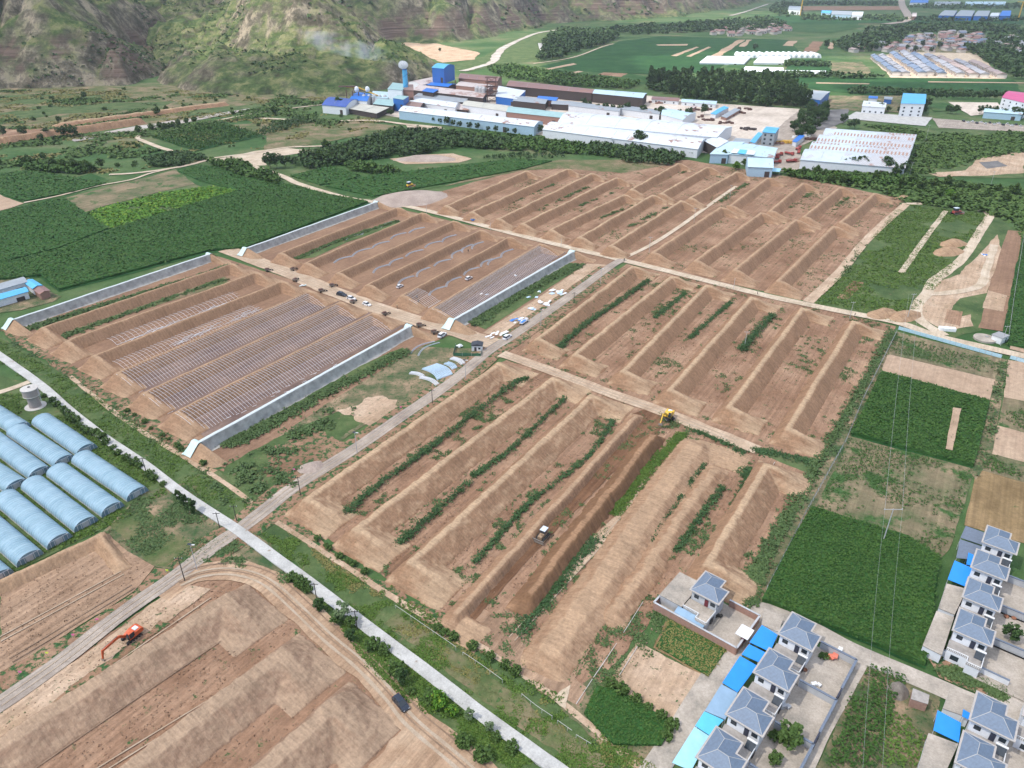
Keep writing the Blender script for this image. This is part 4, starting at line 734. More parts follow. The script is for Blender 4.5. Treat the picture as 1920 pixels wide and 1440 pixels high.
# ---- weed lines on the plots
def wline(px, w, h, mat='weed', label='', dens=1.2, size=.6, thr=None, name='weeds'):
    P = smooth_line(GP(px), 12); L = sum((b - a).length for a, b in zip(P[:-1], P[1:])); n = int(L * w * dens * 2.0); i = RNG.random(n) * (len(P) - 1); k = i.astype(int); fr = i - k
    A = np.array([(p.x, p.y) for p in P]); Q = A[k] * (1 - fr[:, None]) + A[np.minimum(k + 1, len(P) - 1)] * fr[:, None]
    Q = Q + RNG.normal(size=Q.shape) * w * .3
    if thr is not None: Q = Q[fbm(Q[:, 0] / 5, Q[:, 1] / 5, 3) > thr]
    plants(name, Q, h * .9, size * .6, mat, label, 'weeds', 6, z0=.05, flat=.5, spread=1.0, aspect=1.2)
WL = [([(650, 964), (705, 915), (787, 855)], 2.2, 1.3), ([(790, 852), (855, 805), (957, 725), (985, 712)], 2.4, 1.3), ([(750, 1020), (802, 975), (880, 905)], 2.0, 1.3), ([(885, 895), (960, 842), (1060, 747)], 1.8, 1.0),
      ([(890, 1057), (957, 982), (1000, 938), (1100, 860), (1150, 790)], 1.5, .9), ([(1052, 1077), (1115, 1015)], 3.2, .8), ([(975, 1190), (1022, 1125), (1055, 1082)], 3, .8),
      ([(1212, 1015), (1247, 965), (1275, 930)], 2.6, 1.1), ([(1285, 915), (1317, 872)], 2.4, 1.1), ([(1262, 1037), (1310, 975), (1355, 915)], 2.0, 1.0), ([(1335, 1030), (1392, 925), (1405, 880)], 2.5, .7),
      ([(1045, 657), (1090, 615), (1155, 570), (1215, 527)], 2.6, 1.2), ([(1390, 658), (1415, 628), (1450, 592)], 3.2, 1.6), ([(1292, 635), (1370, 567)], 2.0, .6), ([(1227, 597), (1285, 550)], 2, .5),
      ([(1415, 845), (1450, 850), (1525, 868)], 3.5, .4), ([(1300, 808), (1345, 825), (1395, 850)], 2.2, .45), ([(1500, 600), (1440, 690), (1370, 770)], 3, .5)]
for i, (p, w, h) in enumerate(WL):
    wline(p, w, h, 'weed_dark', 'dark green weeds in a line along the foot of an earth bank', 2.2, .55)
wline([(1152, 962), (1215, 882), (1280, 816)], 3.2, .5, 'grassblade', 'bright green grass strip in the plot of the bulldozer', 5, .5)
for p in ([(1085, 387), (1150, 362)], [(960, 380), (1040, 345)], [(1010, 395), (1100, 352)], [(1340, 385), (1400, 345)], [(1200, 352), (1290, 320)], [(1560, 395), (1590, 370)], [(1470, 400), (1530, 355)], [(1120, 412), (1210, 376)], [(1580, 520), (1620, 460)], [(1180, 425), (1250, 390)]):
    wline(p, 3.0, .7, 'weed', 'green weeds along a far earth bank', .8, .7, -.02)
wline([(1400, 1128), (1440, 1035), (1560, 825), (1672, 625)], 3.4, .7, 'weed', 'weeds along the long fence', 1.6, .7)
wline([(-10, 622), (190, 748), (345, 862), (475, 950)], 5, .4, 'weed', 'weeds along the bank above the concrete path', .5, .6, .0)
wline([(520, 972), (660, 1072), (800, 1160), (960, 1262), (1180, 1420)], 4, .5, 'grassblade', 'weeds along the lower ends of the plots', .7, .45, .04)
wline([(430, 830), (470, 815), (600, 745), (762, 660)], 5, .7, 'weed', 'green weeds below the lower net wall', 1.6, .8)
wline([(890, 608), (985, 547), (1085, 498)], 5, .7, 'weed', 'green weeds below the upper net wall', 1.4, .9)
wline([(60, 615), (180, 577), (380, 517), (430, 500)], 4.5, .7, 'weed', 'green weeds below the leftmost net wall', 1.2, .9)
wline([(100, 640), (210, 598), (420, 525)], 3.5, .5, 'weed', 'green weeds in the second plot', .9, .9)
wline([(557, 485), (640, 450), (745, 415)], 3.0, .6, 'weed', 'green weeds round the curved pipes', 1.2, .9)
wline([(425, 900), (480, 872), (560, 815), (640, 770)], 9, .9, 'weed', 'rank green weeds beside the gravel road', .9, .9, 0)
wline([(440, 935), (500, 905), (545, 890)], 8, .9, 'weed', 'rank weeds near the small gravel heap', .9, .9, 0)
# sparse weeds everywhere on the soil
for px, n, lb in [([(540, 955), (930, 680), (1230, 770), (1400, 845), (1515, 890), (1430, 1120), (1100, 1300), (960, 1240)], 12000, 'scattered weeds on the plots around the bulldozer'),
                  ([(950, 662), (1175, 495), (1680, 612), (1530, 855)], 9000, 'scattered weeds on the plots right of the gravel road'),
                  ([(840, 395), (1000, 315), (1290, 300), (1700, 375), (1520, 560), (1165, 484)], 8000, 'scattered weeds on the far plots')]:
    P = GP(px); xs = [p.x for p in P]; ys = [p.y for p in P]; X = RNG.uniform(min(xs), max(xs), n * 9); Y = RNG.uniform(min(ys), max(ys), n * 9)
    k = inpoly(X, Y, P) & (.7 * fbm(X / 14, Y / 14, 3) + .8 * fbm(X / 1.8, Y / 1.8, 2) > .14); Q = np.stack([X[k], Y[k]], -1)[:n]
    plants('weeds', Q, .35, .3, 'weed', lb, 'weeds', 4, flat=.5, spread=1.2, aspect=1.2)
def scatter(px, n, h, size, mat, lb, thr=0.0, sc=9, per=3, name='grass_tufts', cat='grass'):
    P = GP(px); xs = [p.x for p in P]; ys = [p.y for p in P]; X = RNG.uniform(min(xs), max(xs), n * 6); Y = RNG.uniform(min(ys), max(ys), n * 6)
    k = inpoly(X, Y, P) & (fbm(X / sc, Y / sc, 4) > thr); Q = np.stack([X[k], Y[k]], -1)[:n]
    plants(name, Q, h * .8, size * .7, mat, lb, cat, per + 2, flat=.6, spread=1.2, aspect=1.2)
scatter([(-20, 625), (190, 748), (470, 950), (445, 985), (250, 845), (-20, 668)], 6000, .35, .45, 'grassblade', 'rough grass on the upper verge', -.05, 6)
scatter([(475, 990), (520, 978), (640, 1068), (980, 1290), (1230, 1440), (1050, 1440), (800, 1248), (600, 1098)], 9000, .35, .4, 'grassblade', 'rough grass on the lower verge', .02, 6)
scatter([(520, 978), (640, 1068), (980, 1290), (1230, 1440), (1150, 1440), (900, 1290), (700, 1150)], 6000, .3, .4, 'straw', 'dry yellow grass on the lower verge', .0, 8, 3, 'dry_grass')
scatter([(600, 1120), (660, 1140), (760, 1240), (900, 1345), (1000, 1430), (960, 1440), (830, 1370), (700, 1260)], 5000, .5, .42, 'grassblade', 'dense weeds between concrete path and haul road', -.08, 6)
scatter([(450, 1010), (590, 1110), (620, 1150), (520, 1085), (430, 1055), (345, 1075)], 1500, .5, .5, 'weed', 'sparse weeds at the road crossing', .02, 6)
scatter([(1530, 570), (1690, 382), (1850, 402), (1830, 450), (1720, 580), (1680, 606)], 7000, .4, .7, 'grassblade', 'green growth inside the loop track', -.06, 18)
scatter([(60, 740), (330, 915), (265, 955), (0, 1085), (0, 740)], 6000, .4, .5, 'grassblade', 'grass between the blue plastic tunnels', -.05, 7)
scatter([(265, 925), (350, 905), (440, 1000), (330, 1075), (200, 1000)], 1500, .4, .5, 'weed', 'weeds in the plot below the blue tunnels', .0, 6)
scatter([(1735, 1232), (1890, 1292), (1880, 1315), (1760, 1262)], 900, .6, .5, 'weed', 'weeds below the walled row of houses', .0, 4)
scatter([(1875, 675), (1888, 678), (1858, 850), (1830, 896)], 500, .8, .7, 'weed', 'weeds in the ditch between the fields', -.1, 6)
scatter([(1620, 235), (1760, 243), (1920, 250), (1920, 282), (1820, 300), (1740, 325), (1700, 328), (1720, 262)], 3500, 1.2, 3.2, 'leaf', 'tall green scrub on the wasteland', -.03, 40, 3, 'scrub', 'scrub')
scatter([(1600, 320), (1720, 335), (1920, 360), (1960, 440), (1860, 400), (1700, 378), (1640, 355), (1500, 335)], 2600, 2.0, 3.0, 'leaf', 'dense green belt of scrub beyond the far plots', -.12, 30, 3, 'scrub', 'scrub')
scatter([(1905, 410), (1990, 420), (1990, 520), (1912, 440)], 500, 1.0, 1.6, 'leaf', 'green scrub above the tilled strip', -.15, 30, 3, 'scrub', 'scrub')
# ---- single trees and bushes, near
NT = [('cypress', (755, 1283), .95, 'round dark cypress beside the haul road'), ('cypress', (603, 1148), .85, 'dark cypress at the pole by the concrete path'), ('cypress', (661, 1203), .8, 'squat dark cypress left of the white insulated pole'),
      ('pale', (645, 1165), .9, 'pale grey-green willow leaning over the concrete path'), ('cypress', (362, 962), .9, 'tallest dark cypress above the road crossing'), ('cypress', (350, 950), .7, 'middle dark cypress above the road crossing'), ('cypress', (336, 940), .7, 'leftmost dark cypress above the road crossing'),
      ('bright', (822, 1325), .8, 'yellow-green flowering tree beside the concrete path'), ('bright', (848, 1340), .6, 'smaller yellow-green tree beside the flowering one'), ('broad', (808, 1318), .6, 'leafy tree left of the yellow-green tree'),
      ('pale', (880, 1352), .45, 'grey-green shrub tree by the path, upper of two'), ('pale', (918, 1372), .45, 'grey-green shrub tree by the path, lower of two'), ('broad', (632, 1170), .55, 'green tree under the willow'), ('broad', (658, 1175), .5, 'small green tree beside the white pole'),
      ('broad', (1478, 1400), .85, 'round leafy tree in the courtyard by the lane'), ('dark', (1890, 1205), .62, 'dark tree in the courtyard at the right edge'), ('broad', (1450, 1435), .5, 'tree at the bottom courtyard gate'),
      ('dark', (947, 1300), .0, '')]
for k, p, s, lb in NT[:-1]: tree(k, p, s, lb)
bp = [(100, 752), (108, 762), (118, 770), (125, 778), (133, 785), (142, 793), (150, 800), (158, 806), (166, 812), (180, 815), (190, 822), (200, 832), (213, 842), (220, 852), (238, 862), (252, 870), (262, 877), (282, 892), (290, 900), (307, 910), (82, 745)]
for i, p in enumerate(bp): tree('bush', p, random.uniform(.75, 1.15), 'round green bush in the hedge row between blue tunnels and concrete path', 'bush', 'hedge bushes beside the upper concrete path')
bp = [(238, 772), (253, 780), (272, 793), (284, 805), (306, 818), (316, 825), (333, 838), (340, 843), (351, 850), (382, 872), (597, 1012), (612, 1024), (617, 1030), (637, 1045), (654, 1054), (662, 1060), (685, 1075)]
for i, p in enumerate(bp): tree('bush', p, random.uniform(.5, .75), 'small round bright bush at the end of the plots above the verge', 'bush', 'small bushes along the plot ends')
for i, p in enumerate([(548, 1088), (565, 1098), (573, 1103), (580, 1110), (700, 1215), (720, 1222), (770, 1300), (745, 1262), (930, 1385), (960, 1405), (870, 1395), (905, 1420)]):
    tree('bush', p, random.uniform(.7, 1.2), 'green bush on the bank between concrete path and haul road', 'bush', 'bushes on the bank by the haul road')
for i, p in enumerate([(820, 1180), (835, 1190), (850, 1198), (885, 1215), (920, 1235), (965, 1262), (945, 1250), (1145, 1285), (1165, 1300), (1190, 1315), (1215, 1330), (1240, 1345), (1260, 1365), (1250, 1385)]):
    tree('bush', p, random.uniform(.7, 1.0), 'green bush at the lower end of the plots near the sandy patch', 'bush', 'bushes below the broad bare plot')

for k, (p, s, lb) in enumerate([((1455, 1388), .5, 'small leafy bush beside the courtyard tree'), ((1545, 1235), .35, 'green plants behind the topmost courtyard wall')]): tree('bush', p, s * 2, lb, 'bush')

for P, n, lb in [([(-20, 172), (250, 165), (640, 185), (600, 205), (350, 225), (100, 243), (-20, 243)], 2600, 'patchy scrub on the green terraces'), ([(-20, 262), (250, 248), (480, 215), (640, 205), (740, 235), (560, 262), (400, 300), (200, 325), (-20, 318)], 2000, 'patchy scrub in the meadows below the stream')]:
    scatter(P, n, 1.6, 2.6, 'leaf', lb, .1, 45, 3, 'scrub', 'scrub'); scatter(P, n, .5, 2.2, 'straw', 'dry ' + lb, .06, 28, 3, 'dry_grass', 'grass')

M['clod'] = leaf_mat('soil_clods', (.22, .14, .09), (.3, .2, .13), (.38, .27, .19))
for px, n, lb in [([(0, 1440), (0, 1345), (330, 1110), (440, 1085), (560, 1160), (760, 1370), (820, 1440)], 1800, 'loose soil clods in the excavation'), ([(540, 950), (930, 685), (1230, 775), (1400, 850), (1500, 890), (1430, 1100), (1100, 1310), (960, 1245)], 6000, 'loose soil clods on the plots around the bulldozer'), ([(0, 1100), (185, 1010), (280, 1070), (0, 1255)], 400, 'loose soil clods in the scraped pit'), ([(960, 662), (1175, 500), (1670, 612), (1520, 850)], 3500, 'loose soil clods on the plots right of the gravel road')]:
    P = GP(px); xs = [p.x for p in P]; ys = [p.y for p in P]; X = RNG.uniform(min(xs), max(xs), n * 6); Y = RNG.uniform(min(ys), max(ys), n * 6); k = inpoly(X, Y, P) & (fbm(X / 30, Y / 30, 2) + RNG.normal(size=len(X)) * .3 > .1); Q = np.stack([X[k], Y[k]], -1)[:n]
    plants('soil_clods', Q, .2, .2, 'clod', lb, 'soil', 2, z0=.05, spread=.6)
# ================================================================ THINGS ON THE SITE
M['white_steel'] = plain('galvanised_steel', (.7, .7, .71), .45, .0, .05)
M['net'] = plain('grey_shade_net', (.34, .33, .3), .8, 0, .3, .4); M['film_grey'] = plain('dusty_film', (.4, .42, .4), .6, 0, .2, .5)
M['film'] = plain('pale_green_film', (.52, .66, .64), .4, 0, .15, .6)
M['white_film'] = plain('white_film_edge', (.56, .6, .59), .5, 0, .1)
M['pole_grey'] = plain('grey_pole', (.42, .42, .42), .6); M['pole_dark'] = plain('dark_wooden_pole', (.04, .037, .033), .9)
M['black'] = plain('black_rubber', (.02, .02, .02), .7); M['glass'] = plain('dark_glass', (.03, .04, .05), .12)
M['white'] = plain('white_paint', (.74, .74, .73), .5, 0, .06); M['blue_roof'] = plain('blue_steel_sheet', (.03, .2, .62), .5, 0, .1)
def net_bank(px0, px1, label, h=3.7, zc=3.4, ends=(1, 1), film='net', curl=1):
    """finished greenhouse back wall: soil core, grey net hung over the front, pale film folded over the crest"""
    A, B = G(*px0, zc), G(*px1, zc); A.z = B.z = 0; u = (B - A).normalized(); ang = math.atan2(u.y, u.x); L = (B - A).length
    r = empty('covered_bank', A, ang); tag(r, label, 'earth bank', 'net covered earth banks beside the hoop rows')
    s = np.arange(0, L + .1, 1.0)
    def surf(prof, mat, name, s=s, amp=.25, z=0):
        t = np.linspace(0, 1, 9); Pt = np.array(prof); cum = np.linspace(0, 1, len(Pt)); Y = np.interp(t, cum, Pt[:, 0]); Z = np.interp(t, cum, Pt[:, 1])
        Sg, K = np.meshgrid(s, np.arange(len(t)), indexing='ij'); wv = amp * fbm(Sg / 2.2, K * .35 + z, 3) * 2
        v = np.stack([Sg + wv * .3, Y[K] + wv * (K > 0) + .25 * fbm(Sg / 9, K * .1, 2), Z[K] + .3 * fbm(Sg / 7 + 3, K * 0, 2)], -1).reshape(-1, 3)
        return np_mesh(name, v, grid_faces(len(s), len(t)), M[mat], r, True)
    surf([(3.0, -.1), (1.0, h * .82), (-.2, h * .82), (-1.6, -.1)], 'berm_clean', 'soil_core', amp=.1)
    surf([(-.9, h + .05), (-1.6, h * .55), (-2.4, .15), (-3.3, .05)], 'net', 'front_net', amp=.35, z=7)
    surf([(.75, h * .95 + .02), (.35, h + .12), (-.5, h + .12), (-.95, h * .9 + .1)], 'white_film', 'crest_film', amp=.12, z=3)
    surf([(3.4, .1), (2.4, h * .5), (.7, h * .95 + .05)], 'film_grey', 'back_film', amp=.2, z=5)
    for k, e in enumerate(ends):
        if not e: continue
        n = 16; x = np.linspace(-5.2, 1.2, n); y = np.linspace(3, -13, 30); X, Y = np.meshgrid(x, y, indexing='ij')
        Z = h * 1.02 * np.clip(np.minimum((X + 5) / 4.6, (1.2 - X) / 1.0), 0, 1) * np.clip((Y + 13) / 11, 0, 1) ** .8 * np.clip((3.2 - Y) / 2, 0, 1) + .3 * fbm(X / 2, Y / 2, 3) - .05
        X = X if k == 0 else L - X
        f = grid_faces(n, 30); f = f if k == 0 else f[:, ::-1]
        np_mesh('end_mound', np.stack([X.ravel(), Y.ravel(), Z.ravel()], -1), f, M['berm_pale'], r, True)
        # film wrapped round the top of the mound
        xx = np.linspace(-4.6, .9, 10); yy = np.linspace(3.4, -1.2, 8); X, Y = np.meshgrid(xx, yy, indexing='ij')
        Z = h * 1.05 * np.clip(np.minimum((X + 5.2) / 4.4, (1.6 - X) / 1.0), 0, 1) * np.clip((4.2 - Y) / 2, 0, 1) + .15 + .3 * fbm(X / 1.2, Y / 1.2, 2); X = X if k == 0 else L - X
        np_mesh('end_film', np.stack([X.ravel(), Y.ravel(), Z.ravel()], -1), grid_faces(10, 8), M['film'], r, True)
    return r
net_bank((25, 600), (392, 477), 'leftmost net covered bank beside the corn field, below the dusty road')
net_bank((372, 830), (768, 612), 'longest looking net covered bank, nearest the gravel road, below the dusty road')
net_bank((462, 466), (706, 379), 'net covered bank beside the corn field, above the dusty road')
net_bank((850, 600), (1074, 472), 'net covered bank beside the weeds, above the dusty road')
# ---- metal hoop frames
def hoop_frame(px0, px1, label, s0=0, s1=1, dens=1.25, span=12.5, y0=-1.2, film=False, zc=3.5, hh=4.0):
    A, B = G(*px0, zc), G(*px1, zc); A.z = B.z = 0; u = (B - A).normalized(); ang = math.atan2(u.y, u.x); L = (B - A).length
    r = empty('hoop_frame', A, ang); tag(r, label, 'greenhouse frame', 'metal hoop frames over the plots')
    def pt(t):      # from the wall crest over and down to the floor
        a = t * math.pi * .5; return (y0 - span * t, hh * (1 - t) + 1.0 * math.sin(math.pi * t) * (1 - .3 * t))
    pr = [pt(i / 9) for i in range(10)]
    first = None; n = int(L * (s1 - s0) / dens); n = min(n, 98)
    stepx = L * (s1 - s0) / n
    for i in range(n):
        x = L * s0 + i * stepx
        if first is None:
            mb = MB(); mb.tube([(0, y, z) for y, z in pr], .05, 4); first = mb.build('rib', M['white_steel'], r); o = first
        else: o = first.copy(); link(o, r)
        o.location = (x + random.uniform(-.05, .05), 0, 0)
    y, z = pr[9]; mb = MB(); mb.box(((L * s0 + L * s1) / 2, y, .12), (L * (s1 - s0), .12, .16)); mb.build('foot_beam', M['white_steel'], r)
    for q in (1, 3, 5, 7):
        y, z = pr[q]; mb = MB(); mb.tube([(L * s0, y, z - .07), (L * s1, y, z - .07)], .022, 4); mb.build('purlin', M['white_steel'], r)
    return r
hoop_frame((215, 702), (582, 546), 'hoop frame, uppermost of the three complete ones below the dusty road', .0, .97)
hoop_frame((265, 740), (637, 567), 'hoop frame, middle of the three complete ones below the dusty road', .0, .97)
hoop_frame((325, 775), (700, 587), 'hoop frame next to the lower net wall', .0, .97)
hoop_frame((806, 580), (1012, 458), 'complete hoop frame next to the upper net wall', .0, .97, 1.2)
hoop_frame((750, 557), (952, 446), 'short hoop frame just begun above the dusty road', .0, .13, 1.2)
hoop_frame((172, 670), (530, 528), 'unfinished hoop frame with loose bright ribs', .05, .75, 1.6, span=8.5, y0=-5.0, hh=1.2)
hoop_frame((120, 642), (482, 511), 'unfinished hoop frame beside the green plot', .15, .8, 2.0, span=7.5, y0=-5.0, hh=1.0)
def loose_strips(px0, px1, n, label, grp, ln=5, off=-7, mat='white_steel'):
    A, B = G(*px0), G(*px1)
    for i in range(n):
        p = A.lerp(B, random.random()) + V * random.uniform(-2.0, 2.0); a = UA + random.uniform(-.35, .35); l = ln * random.uniform(.5, 1.2); mb = MB(); pts = []
        for k in range(7):
            t = k / 6; pts.append((l * (t - .5), .5 * l * .2 * math.sin(t * math.pi), .12 + .02 * k))
        mb.tube(pts, .09, 4); o = mb.build('bent_pipe', M[mat], None, loc=p, rz=a); tag(o, label, 'pipe', grp)
loose_strips((240, 640), (455, 560), 26, 'loose bright pipe lying in the unfinished hoop plots', 'loose pipes in the unfinished plots', 7)
loose_strips((330, 645), (485, 580), 26, 'loose bright pipe lying in the unfinished hoop plots', 'loose pipes in the unfinished plots', 7)
loose_strips((420, 790), (640, 680), 24, 'loose white pipe lying beside the lower hoop frame', 'loose pipes beside the lower hoop frame', 4)
# ---- stacks of curved pipes laid in long arcs
M['pipe_grey'] = plain('dull_steel_pipe', (.45, .48, .52), .4)
def pipe_arc(pa, pb, label, n=4, grp='bundles of curved pipes on the plot floors', sag=.16, gap=.45):
    A, B = G(*pa), G(*pb); u = (B - A); L = u.length; u.normalize(); nn = Vector((-u.y, u.x, 0)); r = empty('pipe_bundle', A, math.atan2(u.y, u.x)); tag(r, label, 'pipe bundle', grp)
    for k in range(n):
        pts = [(L * t, math.sin(math.pi * t) * L * sag + k * gap, .15 + .05 * k) for t in [i / 8 for i in range(9)]]; mb = MB(); mb.tube(pts, .11, 5); mb.build('curved_pipe', M['pipe_grey'], r)
ARC = [((581, 478), (612, 463)), ((615, 462), (650, 450)), ((649, 450), (680, 440)), ((680, 440), (712, 427)), ((715, 427), (750, 414)),
       ((627, 494), (662, 481)), ((662, 481), (697, 466)), ((699, 466), (731, 453)), ((734, 449), (763, 437)), ((768, 438), (797, 427)),
       ((701, 513), (730, 497)), ((731, 499), (757, 484)), ((762, 482), (795, 469)), ((798, 465), (828, 453)), ((830, 455), (857, 441)),
       ((748, 535), (778, 518)), ((783, 520), (808, 502)), ((815, 500), (846, 487)), ((849, 485), (868, 469)), ((868, 474), (888, 459)), ((886, 468), (908, 454)),
       ((806, 555), (836, 538)), ((838, 539), (866, 520)), ((871, 517), (900, 502)), ((903, 501), (926, 486)), ((916, 498), (940, 483)), ((941, 483), (964, 468)),
       ((770, 664), (816, 641)), ((785, 668), (825, 643))]
for i, (a, b) in enumerate(ARC):
    pipe_arc(a, b, 'curved pipe bundle, lying end to end with others on a plot floor' if i < 27 else ('upper of two long curved pipes beside the black roofed hut' if i == 27 else 'lower of two long curved pipes beside the black roofed hut'), 3 if i < 27 else 2, 'bundles of curved pipes on the plot floors' if i < 27 else None)
M['blue_steel'] = plain('pale_blue_steel', (.5, .64, .76), .4)
def stack(px, l, w, n, label, mat='blue_steel', rz=0, bow=.12):
    r = empty('pipe_stack', G(*px), rz); tag(r, label, 'pipe stack')
    for k in range(n):
        pts = [(l * (t - .5), (k - n / 2) * w / n + math.sin(math.pi * t) * l * bow, .2 + .3 * (k % 2)) for t in [i / 7 for i in range(8)]]; mb = MB(); mb.tube(pts, .14, 5); mb.build('pipe', M[mat], r)
stack((820, 698), 11, 7, 26, 'large neat stack of pale blue curved pipes', rz=UA - 1.9)
stack((845, 687), 6, 2.5, 8, 'small stack of pale blue pipes above the large one', rz=UA - 1.9)
stack((858, 678), 7, 2.2, 8, 'white pipe stack nearest the gravel road', 'white_steel', rz=UA - 1.8)
stack((782, 703), 6, 2, 7, 'loose white pipes left of the large blue stack', 'white_steel', rz=UA - 1.5)
stack((805, 715), 9, 2, 7, 'loose white pipes below the large blue stack', 'white_steel', rz=UA - 1.7)
# ---- sheet piles and material heaps near the crossing
M['sheet_white'] = plain('white_sheet', (.8, .8, .78), .4); M['tarp_blue'] = plain('blue_tarpaulin', (.05, .22, .6), .5)
def heap_sheets(px, n, s, label, mats=('sheet_white', 'blue_steel'), name='sheet_pile'):
    mb = MB()
    for i in range(n):
        mb.box((random.uniform(-s, s), random.uniform(-s * .6, s * .6), .1 + .12 * i + random.random() * .05), (random.uniform(.8, 1.9) * s * .7, random.uniform(.4, .9) * s * .7, .08), random.uniform(-.5, .5) + UA, mi=i % len(mats))
    tag(mb.build(name, [M[m] for m in mats], loc=G(*px)), label, 'sheet pile')
heap_sheets((1047, 550), 7, 3.5, 'white sheet pile, uppermost beside the gravel road')
heap_sheets((1021, 570), 8, 3.2, 'bright white sheet pile in the middle of the storage strip', ('sheet_white', 'sheet_white'))
heap_sheets((1001, 580), 5, 2, 'small pale blue sheet pile below the bright white one', ('blue_steel', 'sheet_white'))
heap_sheets((972, 603), 9, 2.8, 'pile with blue tarpaulin beside the parked white truck', ('tarp_blue', 'sheet_white'))
heap_sheets((936, 628), 5, 3.2, 'large flat white sheets at the road junction', ('sheet_white', 'sheet_white'))
heap_sheets((915, 634), 6, 2, 'thin white sheets left of the junction pile', ('sheet_white', 'sheet_white'))
heap_sheets((867, 650), 6, 1.9, 'white sheet heap left of the black roofed hut', ('sheet_white', 'white_film'))
heap_sheets((998, 557), 4, 2.6, 'pale blue sheets beside the weeds', ('blue_steel', 'blue_steel')); heap_sheets((1015, 547), 3, 1.5, 'little blue sheet pile nearest the weeds', ('blue_steel', 'sheet_white'))
heap_sheets((568, 537), 5, 1.6, 'white bags on the edge of the dusty road', ('sheet_white', 'film')); heap_sheets((1843, 479), 4, 2.0, 'white bags beside the loop track', ('sheet_white', 'tarp_blue'))
heap_sheets((969, 517), 3, 1.6, 'pale crate on the hoop plot floor', ('blue_steel', 'sheet_white')); heap_sheets((907, 553), 3, 1.6, 'long pale sheet left of the upper net wall', ('sheet_white', 'blue_steel'))
# ---- the hut with black roof and green fence
M['black_roof'] = plain('black_roof', (.035, .04, .05), .6); M['green_fence'] = plain('green_mesh', (.03, .12, .06), .7); M['door_dark'] = plain('dark_door', (.06, .05, .05), .6)
hr = empty('site_hut', G(895, 656), UA - 1.05); tag(hr, 'white site hut with a black roof at the road junction', 'hut')
mb = MB(); mb.box((0, 0, 1.3), (4.2, 3.2, 2.6)); mb.build('wall', M['white'], hr); mb = MB(); mb.prism([(-2.4, 2.62), (2.4, 2.62), (2.4, 2.75), (0, 3.4), (-2.4, 2.75)], -1.9, 1.9); mb.build('roof', M['black_roof'], hr)
mb = MB(); mb.box((-.6, -1.63, 1.0), (.9, .06, 2.0)); mb.build('door', M['door_dark'], hr); mb = MB(); mb.box((1.0, -1.63, 1.5), (.9, .06, .8)); mb.build('window', M['glass'], hr)
fr = empty('yard_fence', G(880, 660), UA - 1.05); tag(fr, 'low dark green mesh fence enclosing the hut yard', 'fence')
for (x0, y0, x1, y1) in ((-6, -4, 5, -4), (5, -4, 5, 0), (-6, -4, -6, 4)):
    mb = MB(); l = math.hypot(x1 - x0, y1 - y0); mb.box(((x0 + x1) / 2, (y0 + y1) / 2, .8), (l, .06, 1.4), math.atan2(y1 - y0, x1 - x0)); mb.build('mesh_panel', M['green_fence'], fr)
    for k in range(4):
        mb = MB(); mb.bar((x0 + (x1 - x0) * k / 3, y0 + (y1 - y0) * k / 3, 0), (x0 + (x1 - x0) * k / 3, y0 + (y1 - y0) * k / 3, 1.7), .06); mb.build('post', M['pole_grey'], fr)
# white hut and round pad at the right
hr = empty('pump_house', G(1872, 640), UA - .45); tag(hr, 'small white pump house with a flat grey roof beside the road', 'pump house')
mb = MB(); mb.box((0, 0, 1.4), (5, 4, 2.8)); mb.build('wall', M['white'], hr); M['grey_roof'] = plain('grey_flat_roof', (.3, .3, .3), .8)
mb = MB(); mb.box((0, 0, 2.92), (5.6, 4.6, .2)); mb.build('roof', M['grey_roof'], hr); mb = MB(); mb.box((1.2, -2.03, 1.0), (.9, .06, 2)); mb.build('door', M['green_fence'], hr)
hr = empty('water_tank', G(1846, 636), 0); tag(hr, 'round concrete water tank top beside the white pump house', 'water tank')
mb = MB(); mb.lathe((0, 0, 0), [(4.3, -.1), (4.3, .7), (4.0, .8), (.1, .95)], 28); mb.build('tank', M['yard'], hr); mb = MB(); mb.box((1, .5, .98), (1, 1, .25)); mb.build('hatch', M['grey_roof'], hr)
mb = MB(); mb.box((0, 0, .8), (6.5, 2.2, 1.4)); tag(mb.build('container', M['sheet_white'], loc=G(1775, 620), rz=-.2), 'low white container beside the loop track', 'container')
# ---- fences
def fence(px, h, label, mat, post_gap=4, name='fence', cat='fence', post='pole_grey', thick=.05, grp=None):
    P = GP(px); r = empty(name, P[0]); tag(r, label, cat, grp); o = P[0]; cnt = 0; proto = None; tot = sum((b - a).length for a, b in zip(P[:-1], P[1:])); post_gap = max(post_gap, tot / 95)
    for a, b in zip(P[:-1], P[1:]):
        d = b - a; l = d.length; c = (a + b) / 2 - o; mb = MB(); mb.box((c.x, c.y, h / 2 + .05), (l, thick, h * .94), math.atan2(d.y, d.x)); mb.build('panel', M[mat], r)
        for k in range(int(l / post_gap)):
            q = a + d * (k * post_gap / l) - o
            if proto is None: mb = MB(); mb.box((0, 0, h / 2 + .1), (.12, .12, h + .2)); proto = mb.build('post', M[post], r); p = proto
            else: p = proto.copy(); link(p, r)
            p.location = (q.x, q.y, 0)
    return r
M['lblue'] = plain('light_blue_panel', (.42, .6, .68), .5)
fence([(1684, 618), (1780, 645), (1877, 672)], 1.6, 'light blue panel fence along the upper road', 'lblue', 2.2); fence([(1893, 673), (1990, 700)], 1.6, 'light blue panel fence continuing at the right edge', 'lblue', 2.2)
M['mesh_dark'] = plain('dark_mesh', (.10, .11, .10), .8); M['white_post'] = plain('white_post', (.6, .6, .58), .6)
